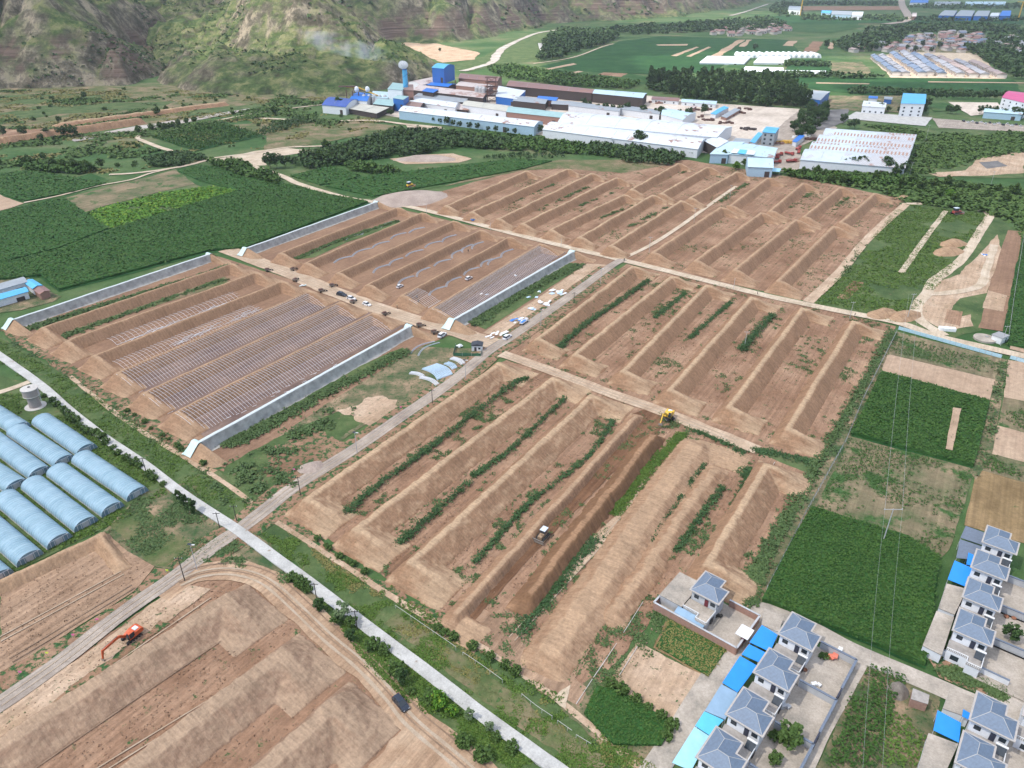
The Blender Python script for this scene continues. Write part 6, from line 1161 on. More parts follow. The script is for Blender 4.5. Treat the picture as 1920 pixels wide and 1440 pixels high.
# ================================================================ FACTORY AND HALLS
def roofmat(name, c, rust=0.0, skylight=None, var=.12, ang=0):
    m, t, b = new_mat(name); b.inputs['Roughness'].default_value = .5; v = coords(t); n = noise(t, v, .12, 6, .65); n2 = noise(t, v, .03, 4)
    col = ramp(t, n, [(.3, tuple(x * (1 - var) for x in c)), (.7, tuple(min(.9, x * (1 + var)) for x in c))])
    if rust: th = .62 - .25 * rust; col = mix(t, ramp(t, mix(t, .5, n, n2), [(th, 0.0), (th + .05, .9)]), col, (.28, .13, .085))
    wv = t.nodes.new('ShaderNodeTexWave'); wv.inputs['Scale'].default_value = .35; wv.inputs['Distortion'].default_value = .3; t.links.new(coords(t, rot=R(30)), wv.inputs[0]); col = mix(t, .35, col, ramp(t, wv.outputs['Fac'], [(0, .25), (.12, .52), (1, .56)]), 'OVERLAY')
    if skylight is not None:    # rows of corroded panels
        vs = coords(t, rot=-skylight); w = t.nodes.new('ShaderNodeTexWave'); w.inputs['Scale'].default_value = .22; t.links.new(vs, w.inputs[0]); col = mix(t, mix(t, 1.0, ramp(t, w.outputs['Fac'], [(.6, 0.0), (.68, .8)]), ramp(t, n2, [(.47, 0.0), (.5, 1.0)]), 'MULTIPLY'), col, (.32, .2, .16))
    t.links.new(col, b.inputs['Base Color']); return m
M['r_white'] = roofmat('white_sheet_roof', (.62, .66, .68), .12); M['r_pink'] = roofmat('faded_pink_roof', (.55, .47, .43), .35); M['r_rust'] = roofmat('rusty_roof', (.24, .13, .11), .3); M['r_teal'] = roofmat('teal_roof', (.3, .46, .45)); M['r_cream'] = roofmat('cream_roof', (.5, .48, .4)); M['r_blue'] = roofmat('blue_roof', (.02, .16, .55)); M['r_navy'] = roofmat('deep_blue_roof', (.03, .08, .32)); M['r_cyan'] = roofmat('cyan_roof', (.09, .4, .66)); M['r_grey'] = roofmat('grey_roof', (.3, .33, .35), .1); M['r_pale'] = roofmat('pale_blue_roof', (.47, .62, .68), .1); M['r_rib'] = roofmat('ribbed_shed_roof', (.5, .56, .6), .1, R(23)); M['r_pinkhall'] = roofmat('pink_hall_roof', (.55, .08, .2)); M['r_rustpanel'] = plain('rusty_skylight', (.36, .22, .17), .8); M['r_brown'] = roofmat('brown_sheet_roof', (.25, .16, .13))
M['w_blue'] = plain('pale_blue_wall', (.36, .5, .6), .6); M['w_dark'] = plain('open_side_shade_brown', (.06, .045, .04), .9); M['w_white'] = plain('white_hall_wall', (.68, .69, .7), .6); M['w_navy'] = plain('blue_cladding', (.02, .13, .42), .5); M['w_brick'] = plain('factory_brick', (.3, .17, .13), .9)  # w_dark on open sheds: shade under the roof painted as dark brown wall
def hall(px, h, rise, wall, roof, label, style='arch', name='factory_hall', cat='factory building', win=0, seams=True, group=None, base=0, panels=False):
    """px: near-left, near-right, far-right, far-left corners of the eaves as seen in the photograph"""
    P = [G(*p, h) for p in px]; c = sum(P, Vector()) / 4; c.z = 0; Q = [p - c for p in P]; r = empty(name, c); tag(r, label, cat, group)
    for q in Q: q.z = 0
    lo = [(q.x, q.y, base - (.1 if not base else 0)) for q in Q]; hi = [(q.x, q.y, h) for q in Q]
    n = 9 if style == 'arch' else (3 if style == 'gable' else 2); mb = MB(); mb.add(lo + hi, [(0, 1, 5, 4), (2, 3, 7, 6)])
    prof = []
    for i in range(n):
        t = i / (n - 1); z = h + (rise * math.sin(math.pi * t) if style == 'arch' else rise * (1 - abs(2 * t - 1)) if style == 'gable' else rise * t); prof.append((t, z))
    A = [Q[0].lerp(Q[3], t) for t, _ in prof]; B = [Q[1].lerp(Q[2], t) for t, _ in prof]
    mb.add([lo[0], lo[3]] + [(a.x, a.y, z) for a, (t, z) in zip(A, prof)][::-1], [tuple(range(n + 2))]); mb.add([lo[1], lo[2]] + [(a.x, a.y, z) for a, (t, z) in zip(B, prof)][::-1], [tuple(range(n + 2))[::-1]])
    mb.build('wall', M[wall], r)
    d = (Q[1] - Q[0]).normalized() * .5; e = (Q[3] - Q[0]).normalized() * .6; vs = []
    for k, dz in ((0, .25), (1, .05)):
        for L, sg in ((A, -1), (B, 1)): vs += [(a.x + d.x * sg + (e.x * (-1 if i == 0 else 1 if i == n - 1 else 0)), a.y + d.y * sg + (e.y * (-1 if i == 0 else 1 if i == n - 1 else 0)), z + dz) for i, (a, (t, z)) in enumerate(zip(L, prof))]
    fs = [(i, i + n, i + n + 1, i + 1) for i in range(n - 1)] + [(2 * n + i, 2 * n + i + 1, 3 * n + i + 1, 3 * n + i) for i in range(n - 1)] + [(0, 2 * n, 3 * n, n), (n - 1, 2 * n - 1, 4 * n - 1, 3 * n - 1)]
    fs += [(i, i + 1, 2 * n + i + 1, 2 * n + i) for i in range(n - 1)] + [(n + i, 3 * n + i, 3 * n + i + 1, n + i + 1) for i in range(n - 1)]
    MB().add(vs, fs).build('roof', M[roof], r, smooth=False)
    if panels:
        pb = MB(); K = int((Q[1] - Q[0]).length / 2.6)
        for row, i0 in ((0, 2), (1, 6)):
            if row == 1 and panels < 2: continue
            for k in range(K):
                if float(vnoise(np.float64(k / 9 + c.x), np.float64(row * 3.3 + c.y))) < .3: continue
                t0, t1 = (k + .15) / K, (k + .6) / K; q = [(A[i0].lerp(B[i0], t0), prof[i0][1]), (A[i0].lerp(B[i0], t1), prof[i0][1]), (A[i0 - 1].lerp(B[i0 - 1], t1), prof[i0 - 1][1]), (A[i0 - 1].lerp(B[i0 - 1], t0), prof[i0 - 1][1])] if i0 < 4 else [(A[i0 - 3].lerp(B[i0 - 3], t0), prof[i0 - 3][1]), (A[i0 - 3].lerp(B[i0 - 3], t1), prof[i0 - 3][1]), (A[i0 - 2].lerp(B[i0 - 2], t1), prof[i0 - 2][1]), (A[i0 - 2].lerp(B[i0 - 2], t0), prof[i0 - 2][1])]
                pb.add([(a.x, a.y, z + .34) for a, z in q], [(0, 1, 2, 3)] if i0 >= 4 else [(3, 2, 1, 0)])
        pb.build('rusty_roof_panels', M['r_rustpanel'], r)
    L = (Q[1] - Q[0]).length; u = (Q[1] - Q[0]).normalized(); an = math.atan2(u.y, u.x); nn = Vector((u.y, -u.x, 0))
    if seams and L > 25:
        for k in range(1, int(L / 14)):
            t = k * 14 / L; a, b = Q[0].lerp(Q[1], t), Q[3].lerp(Q[2], t); pts = [Vector((a.lerp(b, tt).x, a.lerp(b, tt).y, z + .3)) for tt, z in prof]; mb = MB(); mb.tube(pts[1:4] if k % 2 else pts[:3], .14, 4); mb.build('roof_seam', M['r_grey'], r)
    if win:
        rows = max(1, int(h / 3.6)); cn = max(2, int(L / win))
        for rr in range(rows):
            for k in range(cn):
                p = Q[0] + u * (L * (k + .5) / cn) + nn * .06; MB().box((p.x, p.y, 2.0 + rr * 3.5), (1.7, .12, 1.5), an).build('window', M['glass'], r)
    elif L > 12:
        p = Q[0] + u * (L * .8) + nn * .06; MB().box((p.x, p.y, h * .3), (3.5, .14, h * .6), an).build('door', M['w_dark'], r)
    return r
FH = [
 ([(748, 208), (1001, 238), (1018, 229), (765, 200)], 8, 2.5, 'w_blue', 'r_white', 'long pale blue walled factory hall nearest the trees', 'arch'),
 ([(1018, 243), (1308, 280), (1325, 262), (1045, 231)], 7, 3.5, 'w_white', 'r_white', 'biggest white factory hall, front span', 'arch'),
 ([(1046, 230), (1343, 258), (1373, 238), (1066, 210)], 9, 3, 'w_white', 'r_white', 'biggest white factory hall, rear span', 'gable'),
 ([(1320, 264), (1345, 277), (1365, 266), (1345, 257)], 8, .5, 'w_dark', 'r_white', 'white roof over the dark gateway of the big hall', 'flat'),
 ([(950, 210), (1062, 222), (1068, 213), (957, 200)], 8, 2, 'w_brick', 'r_teal', 'teal roofed factory hall', 'gable'),
 ([(867, 197), (949, 209), (956, 199), (877, 189)], 8, 2, 'w_white', 'r_cream', 'cream roofed factory hall', 'gable'),
 ([(768, 190), (853, 202), (863, 194), (777, 184)], 7, 2.5, 'w_white', 'r_white', 'white arched factory hall left of the brown tent roof', 'arch'),
 ([(755, 201), (786, 204), (800, 195), (771, 192)], 5, 3, 'w_dark', 'r_brown', 'small brown arched shed beside the blue filter house', 'arch'),
 ([(856, 205), (878, 207), (876, 198), (863, 196)], 4, 3, 'w_dark', 'r_pink', 'small brown tent roofed shed', 'gable'),
 ([(604, 197), (648, 201), (674, 188), (628, 183)], 8, 3.5, 'w_white', 'r_navy', 'deep blue arched hall at the left end of the factory', 'arch'),
 ([(650, 203), (706, 213), (729, 203), (675, 196)], 5, .6, 'w_dark', 'r_cream', 'low cream flat roofed shed below the conveyor', 'flat'),
 ([(655, 187), (688, 190), (698, 177), (672, 173)], 9, 2, 'w_white', 'r_blue', 'small blue roof behind the deep blue hall', 'gable'),
 ([(697, 182), (727, 184), (728, 173), (700, 171)], 10, 1.5, 'w_white', 'r_pale', 'pale blue roof left of the tall white block', 'gable'),
 ([(700, 195), (736, 199), (744, 188), (712, 184)], 7, 2, 'w_dark', 'r_teal', 'blue-green roofed shed beside the filter house', 'flat'),
 ([(727, 167), (754, 169), (763, 160), (737, 157)], 19, 1, 'w_white', 'r_teal', 'tall white windowless block beside the chimney', 'flat'),
 ([(755, 169), (775, 170), (774, 160), (764, 160)], 18, 3, 'w_brick', 'r_brown', 'rust brown block behind the chimney', 'arch'),
 ([(737, 184), (756, 187), (766, 182), (746, 180)], 13, .6, 'w_navy', 'r_teal', 'dark blue filter house at the foot of the chimney', 'flat'),
 ([(790, 160), (832, 150), (822, 143), (766, 154)], 9, 2.5, 'w_white', 'r_pink', 'long pinkish roof leading to the tall blue tower', 'arch'),
 ([(795, 159), (840, 163), (855, 158), (812, 154)], 8, 1.5, 'w_dark', 'r_blue', 'bright blue roof in the middle of the factory', 'gable'),
 ([(775, 169), (905, 184), (912, 176), (785, 161)], 8, 1, 'w_dark', 'r_pink', 'long pale pink roofed shed with open dark side', 'flat'),
 ([(792, 171), (812, 174), (822, 169), (800, 166)], 10, .4, 'w_dark', 'r_blue', 'small flat blue roof above the open shed', 'flat'),
 ([(855, 160), (915, 167), (925, 160), (865, 153)], 9, 1, 'w_brick', 'r_pink', 'pale pink roofed shed right of the tall blue tower', 'gable'),
 ([(770, 185), (870, 192), (880, 184), (785, 176)], 5, .6, 'w_dark', 'r_grey', 'grey blue low roof between the arched halls', 'flat'),
 ([(930, 181), (968, 186), (985, 172), (935, 163)], 8, 1, 'w_navy', 'r_white', 'white roofed shed right of the steel tower', 'flat'),
 ([(962, 189), (1022, 195), (1028, 187), (973, 180)], 7, 1.5, 'w_dark', 'r_grey', 'grey roofed open shed, left one', 'gable'),
 ([(1034, 195), (1065, 197), (1068, 190), (1036, 188)], 6, 1, 'w_dark', 'r_grey', 'grey roofed open shed, right one', 'gable'),
 ([(1006, 186), (1042, 189), (1046, 184), (1010, 181)], 7, .5, 'w_brick', 'r_blue', 'thin blue roof behind the grey sheds', 'flat'),
 ([(1066, 198), (1160, 209), (1166, 203), (1070, 190)], 6, 1, 'w_white', 'r_grey', 'long grey-blue roof behind the row of yard trees', 'gable'),
 ([(950, 161), (1110, 175), (1116, 168), (957, 151)], 10, 1.5, 'w_dark', 'r_rust', 'long rust red shed along the rear yard, left half', 'gable'),
 ([(1111, 175), (1205, 184), (1213, 175), (1117, 168)], 10, 1.5, 'w_dark', 'r_pale', 'long shed along the rear yard, pale right half', 'gable'),
 ([(860, 147), (932, 153), (941, 145), (866, 138)], 10, 2.5, 'w_brick', 'r_rust', 'rust and pink arched hall at the rear left', 'arch'),
 ([(1222, 186), (1272, 190), (1274, 184), (1224, 181)], 4, .6, 'w_white', 'r_rust', 'low white office row with rusty roof', 'gable'),
 ([(1278, 191), (1342, 196), (1344, 190), (1279, 186)], 4, .6, 'w_white', 'r_pale', 'low office row with pale blue roof', 'gable'),
 ([(1283, 210), (1288, 211), (1306, 199), (1300, 198)], 4, .5, 'w_brick', 'r_pink', 'short slanting shed in the yard', 'gable'),
 ([(1333, 213), (1342, 215), (1366, 202), (1358, 199)], 4, .5, 'w_white', 'r_cyan', 'slanting cyan roofed shed in the yard', 'gable'),
 ([(1352, 218), (1362, 221), (1388, 206), (1378, 204)], 3, .3, 'w_brick', 'r_grey', 'slanting grey sheet shelter in the yard', 'flat'),
 ([(1240, 215), (1280, 225), (1305, 212), (1245, 203)], 7, 2, 'w_white', 'r_pale', 'white arched hall behind the yard trees', 'arch'),
 ([(1165, 205), (1236, 214), (1240, 207), (1168, 198)], 6, 1, 'w_white', 'r_grey', 'grey roofed low hall behind the yard trees', 'gable'),
 ([(1430, 248), (1453, 250), (1461, 240), (1438, 238)], 11, .8, 'r_grey', 'r_cyan', 'grey three-storey building with cyan roof', 'gable'),
 ([(1407, 266), (1415, 268), (1430, 251), (1423, 248)], 4, .4, 'w_white', 'r_cyan', 'narrow cyan roofed shed beside the grey building', 'gable'),
 ([(1374, 266), (1403, 269), (1407, 262), (1380, 260)], 4, .3, 'w_dark', 'r_grey', 'low grey walled shed before the yard', 'flat'),
 ([(1332, 289), (1365, 290), (1395, 269), (1357, 268)], 7, 1, 'w_blue', 'r_pale', 'pale blue hall right of the dark gateway', 'flat'),
 ([(1367, 289), (1450, 296), (1457, 278), (1397, 269)], 7, 1.5, 'w_white', 'r_pale', 'multi-coloured sheet roof hall', 'gable'),
 ([(1403, 313), (1449, 315), (1446, 299), (1400, 297)], 7, 3, 'w_blue', 'r_pale', 'pale barn standing alone before the multi-coloured hall', 'arch'),
 ([(1486, 265), (1493, 267), (1508, 256), (1502, 252)], 4, .4, 'w_white', 'r_blue', 'blue slanting shed by the dark trees', 'flat'),
 ([(1513, 184), (1538, 188), (1556, 172), (1522, 169)], 9, 1, 'w_navy', 'r_grey', 'grey roofed navy hall beyond the wood', 'gable'),
 ([(1845, 210), (1916, 215), (1920, 207), (1848, 202)], 6, 1, 'w_blue', 'r_pale', 'long low blue hall before the pink roofed hall', 'gable'),
 ([(1879, 183), (1925, 194), (1955, 178), (1892, 171)], 15, 2, 'w_white', 'r_pinkhall', 'white hall with a pink roof at the right edge', 'gable'),
 ([(1690, 194), (1734, 195), (1736, 177), (1694, 175)], 13, 1.2, 'w_white', 'r_cyan', 'white three-storey hall with bright blue roof', 'gable'),
 ([(1617, 199), (1660, 202), (1661, 194), (1620, 190)], 7, .4, 'w_white', 'r_white', 'white dormitory block with many windows', 'flat'),
 ([(1629, 184), (1645, 185), (1645, 181), (1630, 180)], 6, .6, 'w_white', 'r_blue', 'little blue roofed house behind the dormitory', 'gable'),
 ([(1658, 186), (1672, 187), (1673, 183), (1659, 182)], 5, .4, 'w_navy', 'r_grey', 'dark blue container block behind the dormitory', 'flat'),
]
WINS = {'white three-storey hall with bright blue roof': 6, 'white dormitory block with many windows': 5, 'grey three-storey building with cyan roof': 5, 'low white office row with rusty roof': 8, 'low office row with pale blue roof': 8, 'white hall with a pink roof at the right edge': 9}
for p, h, ri, w, rf, lb, st in FH: hall(p, h, ri, w, rf, lb, st, win=WINS.get(lb, 0))
# four ribbed sheds
NL, NR, FRr, FLl = (1501, 300), (1696, 316), (1717, 258), (1553, 246)
for k in range(4):
    f0, f1 = k / 4, (k + .93) / 4; e = lambda a, b, t: tuple(Vector(G(*a, 7)).lerp(G(*b, 7), t))
    a, b, c, d = [Vector(x) for x in (e(NL, FLl, f0 + .004), e(NR, FRr, f0 + .004), e(NR, FRr, f1 - .004), e(NL, FLl, f1 - .004))]
    sh = (1, .8, .6, 1)[k]
    def topx(v):      # back to a pixel
        x, y, z = v; dy, dz = y, z - CAMH; f = dy * cP - dz * sP; u = dy * sP + dz * cP; return (960 + FPX * x / f, 720 - FPX * u / f)
    hall([topx(a), topx(b), topx(c), topx(d)], 7, 5.0, 'w_white', 'r_rib', ['frontmost', 'second', 'third', 'rearmost'][k] + ' of four ribbed white sheds with rust stripes', 'arch', group='ribbed white sheds', panels=(0, 2, 1, 2)[k])
for p, h, w, rf, l in [([(-30, 552), (50, 529), (42, 521), (-30, 541)], 4, 'w_white', 'r_grey', 'long grey roofed farm shed at the left edge'), ([(48, 531), (62, 541), (78, 536), (60, 525)], 3.5, 'w_white', 'r_cyan', 'blue roofed farm building beside the corn'), ([(63, 542), (76, 552), (92, 546), (79, 537)], 3, 'w_brick', 'r_rust', 'rust striped farm shed beside the blue roofed one'), ([(-30, 570), (52, 547), (46, 540), (-30, 560)], 3.5, 'w_white', 'r_cyan', 'long blue roofed farm shed at the left edge')]: hall(p, h, .8, w, rf, l, 'gable', 'farm_shed', 'farm building', 0, False)
slab([(1445, 322), (1462, 322), (1465, 316), (1448, 315)], 3.5, 'awn_pale', 'small pale awning beside the lone barn', tilt=.3)
# coloured sheets on the multi-coloured hall roof are their own covers
slab([(1383, 287), (1397, 289), (1401, 281), (1388, 279)], 8.3, 'awn_sky', 'blue sheet lying on the multi-coloured hall roof', 'roof_cover', 'sheet', posts=False); slab([(1370, 286), (1382, 287), (1387, 279), (1377, 278)], 8.3, 'sheet_white', 'white sheet left of the blue roof sheet', 'roof_cover', 'sheet', posts=False); slab([(1399, 289), (1414, 290), (1417, 283), (1403, 281)], 8.4, 'sheet_white', 'white sheet right of the blue roof sheet', 'roof_cover', 'sheet', posts=False)
# tall blue tower house on legs
tb = hall([(810, 127), (832, 129), (852, 123), (830, 121)], 26, 3, 'w_navy', 'r_cyan', 'tall blue clad kiln house with arched roof', 'arch', base=9)
for q in ((-14, -8), (12, -10), (14, 8), (-12, 10), (0, -9)): MB().box((q[0], q[1], 4.5), (1.2, 1.2, 9.2)).build('leg', M['w_brick'], tb)
# chimney, smoke
cb = G(763, 199); ch = empty('chimney', cb); tag(ch, 'tall blue chimney with white smoke', 'chimney')
MB().lathe((0, 0, 0), [(4.2, 0), (4.2, 14), (2.7, 18), (2.6, 38)], 20).build('stack', M['r_cyan'], ch)
MB().lathe((0, 0, 37.6), [(2.8, 0), (2.8, .8), (2.4, .8)], 20).build('rim', M['w_navy'], ch)
pts = [(2.9 * math.cos(i * .5), 2.9 * math.sin(i * .5), 14 + i * .8) for i in range(28)]; MB().tube(pts, .18, 4).build('spiral_stair', M['w_navy'], ch)
# steel tower and silos
st = empty('steel_tower', G(922, 190)); tag(st, 'rusty open steel tower in the factory', 'tower')
M['rust'] = plain('rusty_steel', (.12, .06, .045), .8)
for x in (-5, 5):
    for y in (-4, 4): MB().box((x, y, 13), (.7, .7, 26)).build('column', M['rust'], st)
for z in (6, 11, 16, 21, 26): mb = MB(); mb.box((0, 0, z), (14, 10, .5)); mb.build('platform', M['rust'], st)
mb = MB()
for z in (0, 6, 11, 16, 21): mb.bar((-5, -4, z), (5, -4, z + 5), .22, 4); mb.bar((5, -4, z), (-5, -4, z + 5), .22, 4); mb.bar((5, -4, z), (5, 4, z + 5), .22, 4)
mb.build('bracing', M['rust'], st)
for i, x in enumerate((895, 902, 908)):
    s = empty('silo', G(x, 188 + i)); tag(s, ['left', 'middle', 'right'][i] + ' grey silo beside the rusty steel tower', 'silo'); MB().lathe((0, 0, 3), [(.8, -2.5), (2.9, 0), (2.9, 11), (1.0, 13)], 18).build('shell', M['pole_grey'], s)
    for a in range(4): MB().bar((2.4 * math.cos(a * 1.57), 2.4 * math.sin(a * 1.57), 0), (2.4 * math.cos(a * 1.57), 2.4 * math.sin(a * 1.57), 3), .25).build('leg', M['rust'], s)
# conveyor plant on the left
cv = empty('conveyor_plant', G(692, 198)); tag(cv, 'tangled steel conveyor plant with yellow pipes and dust collectors', 'plant')
M['yellow'] = plain('yellow_paint', (.6, .36, .05), .5)
for i in range(9): x = -24 + i * 7; h = 17 - i * 1.1; MB().box((x, -i * 1.2, h / 2), (.9, .9, h)).build('column', M['rust'], cv)
for i in range(6): MB().lathe((-4 + i * 6, -4 - i, 3), [(.5, -2), (2.2, 0), (2.2, 8), (1.2, 9.5)], 14).build('collector', M['pole_grey'], cv)
for k in (0, 1, 2): mb = MB(); mb.tube([(-24, 2 + k * 2, 19), (-10, k * 2, 19 - k), (6, -3 + k, 13), (24, -8, 8 - k)], .7, 6); mb.build('duct', M['yellow' if k < 2 else 'rust'], cv)
MB().box((-22, 1, 20), (20, 4, 1)).build('gallery', M['rust'], cv)
for k in (0, 1): MB().lathe((-12 + 12 * k, -1, 15), [(2.0, 0), (2.6, 2), (2, 4.5), (.4, 5.5)], 14).build('hopper', M['white'], cv)
# piles of bricks and scrap in the yard
for i, (p, m, s) in enumerate([((1230, 194), 'w_brick', 9), ((1247, 191), 'w_brick', 7), ((1318, 207), 'rust', 10), ((1365, 219), 'rust', 8), ((1380, 213), 'rust', 9), ((1395, 206), 'rust', 7), ((1305, 220), 'rust', 8), ((1330, 226), 'rust', 6), ((1360, 232), 'rust', 7), ((1020, 186), 'w_brick', 9), ((1400, 244), 'w_dark', 8), ((1470, 268), 'yellow', 6), ((1480, 268), 'yellow', 6), ((1455, 270), 'w_brick', 6), ((1497, 259), 'sheet_white', 5), ((1507, 257), 'sheet_white', 5), ((1520, 262), 'rust', 5), ((1485, 303), 'w_brick', 4)]):
    mb = MB()
    for k in range(9): mb.box((random.uniform(-s, s), random.uniform(-s * .5, s * .5), random.uniform(.5, 1.6)), (random.uniform(2, 4), random.uniform(1.5, 3), random.uniform(1, 2.4)), random.random())
    tag(mb.build('material_pile', M[m], loc=G(*p)), ['brick pile', 'scrap pile', 'pile of bags', 'dark pile', 'crate pile'][{'w_brick': 0, 'rust': 1, 'sheet_white': 2, 'w_dark': 3, 'yellow': 4}[m]] + ' in the factory yard', 'pile', 'piles in the factory yard')
# smoke: a soft volume drifting to the upper left
def smoke():
    c = G(763, 199) + Vector((0, 0, 42)); mb = MB(); m = bpy.data.materials.new('smoke'); m.use_nodes = True; t = m.node_tree; t.nodes.remove(t.nodes['Principled BSDF']); pv = t.nodes.new('ShaderNodeVolumePrincipled'); pv.inputs['Color'].default_value = (.85, .88, .92, 1); t.links.new(pv.outputs[0], t.nodes['Material Output'].inputs['Volume'])
    tc = t.nodes.new('ShaderNodeTexCoord'); n = noise(t, tc.outputs['Object'], .06, 3, .6); sx = t.nodes.new('ShaderNodeSeparateXYZ'); t.links.new(tc.outputs['Object'], sx.inputs[0])
    f = ramp(t, n, [(.45, 0.0), (.7, .035)]); t.links.new(f, pv.inputs['Density'])
    pr = [(0, 0, 0, 4), (-4, 0, 4, 6), (-18, 2, 10, 9), (-45, 4, 16, 13), (-75, 6, 22, 15), (-110, 8, 26, 10)]; vs = []; fs = []; K = 14
    for x, y, z, rr in pr: vs += [(x, y + rr * math.cos(2 * math.pi * i / K), z + rr * .8 * math.sin(2 * math.pi * i / K)) for i in range(K)]
    for k in range(len(pr) - 1): fs += [(k * K + i, k * K + (i + 1) % K, (k + 1) * K + (i + 1) % K, (k + 1) * K + i) for i in range(K)]
    fs += [tuple(range(K))[::-1], tuple(range((len(pr) - 1) * K, len(pr) * K))]; fs = [f[::-1] for f in fs]; o = mb.add(vs, fs).build('smoke', m, loc=c); tag(o, 'thin blue-grey smoke drifting left from the blue chimney', 'smoke', kind='stuff')
    m2 = bpy.data.materials.new('steam'); m2.use_nodes = True; t = m2.node_tree; t.nodes.remove(t.nodes['Principled BSDF']); pv = t.nodes.new('ShaderNodeVolumePrincipled'); pv.inputs['Color'].default_value = (.97, .98, 1, 1); pv.inputs['Density'].default_value = .35; t.links.new(pv.outputs[0], t.nodes['Material Output'].inputs['Volume'])
    vs = []; n1 = 14; n2 = 10
    for a in range(1, n2):
        for b in range(n1): th = math.pi * a / n2; ph = 2 * math.pi * b / n1; rr = 1 + .35 * float(fbm(np.float64(a * .7), np.float64(b * .6), 2)); vs.append((5.6 * rr * math.sin(th) * math.cos(ph), 5 * rr * math.sin(th) * math.sin(ph), 4.4 * rr * math.cos(th)))
    vs += [(0, 0, 4.6), (0, 0, -4.6)]; fs = [(a * n1 + b, a * n1 + (b + 1) % n1, (a + 1) * n1 + (b + 1) % n1, (a + 1) * n1 + b) for a in range(n2 - 2) for b in range(n1)]
    fs += [(len(vs) - 2, (b + 1) % n1, b) for b in range(n1)] + [(len(vs) - 1, (n2 - 2) * n1 + b, (n2 - 2) * n1 + (b + 1) % n1) for b in range(n1)]; fs = [f[::-1] for f in fs]
    tag(MB().add(vs, fs).build('steam', m2, loc=G(763, 199) + Vector((-1, -1, 42.6))), 'dense white puff of steam on top of the blue chimney', 'smoke', kind='stuff')
smoke()
# ================================================================ VEHICLES AND PEOPLE
M['car_dark'] = plain('dark_blue_car_paint', (.025, .035, .055), .25, .3); M['car_white'] = plain('white_car_paint', (.75, .75, .75), .3); M['tyre'] = M['black']; M['lamp'] = plain('lamp_glass', (.6, .6, .58), .2); M['orange'] = plain('orange_paint', (.55, .1, .03), .5); M['digger_yellow'] = plain('digger_yellow_paint', (.72, .43, .04), .5); M['steel'] = plain('worn_steel', (.2, .17, .14), .6); M['red_paint'] = plain('faded_red_paint', (.35, .06, .05), .5); M['dozer_white'] = plain('dozer_cab_white', (.6, .66, .72), .4); M['tail'] = plain('red_lamp', (.4, .02, .02), .3)
def loft(mb, secs, mi=0):
    """secs: list of (x, halfwidth_bottom, halfwidth_top, z0, z1)"""
    vs = []; fs = []
    for x, a, b, z0, z1 in secs: vs += [(x, -a, z0), (x, a, z0), (x, b, z1), (x, -b, z1)]
    for k in range(len(secs) - 1): fs += [(k * 4 + i, k * 4 + (i + 1) % 4, (k + 1) * 4 + (i + 1) % 4, (k + 1) * 4 + i) for i in range(4)]
    n = len(secs) - 1; fs += [(3, 2, 1, 0), (n * 4, n * 4 + 1, n * 4 + 2, n * 4 + 3)]; return mb.add(vs, fs, mi)
def wheels(r, xs, w, rad=.36, wd=.24):
    for x in xs:
        for s in (-1, 1):
            e = MB(); e.bar((x, s * (w - wd / 2), rad), (x, s * (w + wd / 2), rad), rad, 16); t = e.build('wheel', M['tyre'], r); MB().bar((x, s * (w + wd / 2), rad), (x, s * (w + wd / 2 + .02), rad), rad * .55, 12).build('rim', M['steel'], t)
def car(px, rz, label, mat='car_dark', s=1.0, group=None, suv=True):
    r = empty('car', G(*px) + Vector((0, 0, .1)), rz); r.scale = (s,) * 3; tag(r, label, 'car', group)
    mb = MB(); loft(mb, [(-2.3, .78, .7, .45, .85), (-2.2, .88, .84, .32, 1.0), (-1.4, .9, .87, .28, 1.02), (1.0, .9, .87, .28, 1.0), (1.9, .89, .82, .3, .88), (2.3, .76, .68, .42, .72)]); mb.build('body', M[mat], r)
    mb = MB(); loft(mb, [(-2.05 if suv else -1.7, .84, .78, .98, 1.05), (-1.75 if suv else -1.2, .84, .66, .98, 1.6), (.35, .84, .66, .98, 1.62), (1.15, .84, .78, .97, 1.0)]); mb.build('cabin_glass', M['glass'], r)
    mb = MB(); mb.box((-.65, 0, 1.635), (2.0, 1.3, .05)); mb.build('roof', M[mat], r)
    for x in (-1.0, -.1): mb = MB(); [mb.bar((x, s_ * .86, 1.0), (x - .02, s_ * .68, 1.61), .04, 4) for s_ in (-1, 1)]; mb.build('pillar', M[mat], r)
    wheels(r, (-1.4, 1.4), .8)
    for s_ in (-1, 1): MB().box((2.2, s_ * .6, .68), (.2, .3, .14)).build('headlight', M['lamp'], r); MB().box((-2.26, s_ * .66, .82), (.12, .24, .2)).build('taillight', M['tail'], r); MB().box((.75, s_ * 1.0, 1.05), (.16, .2, .14)).build('mirror', M[mat], r)
    return r
c1 = car((752, 1322), UA - 1.85, 'dark blue estate car on the haul road', 'car_dark', 1.0)
car((641, 555), UA - 1.5, 'dark car parked on the dusty road between the hoop frames', 'car_dark', 1.15)
car((688, 573), UA - 1.6, 'white car parked below the dark one on the dusty road', 'car_white', 1.0, suv=False); car((659, 562), UA - 1.5, 'white car behind the dark parked car, next to a tricycle', 'car_white', 1.0)
car((829, 631), UA + .1, 'white van-like car beside the rusty tricycle at the road end', 'car_white', 1.1); car((951, 635), UA, 'white car beside the big white sheets at the junction', 'car_white', 1.1)
car((879, 524), UA, 'white car parked inside the upper hoop block', 'car_white', 1.0); car((750, 539), UA, 'small white car at the end of a plot above the dusty road', 'car_white', .9)
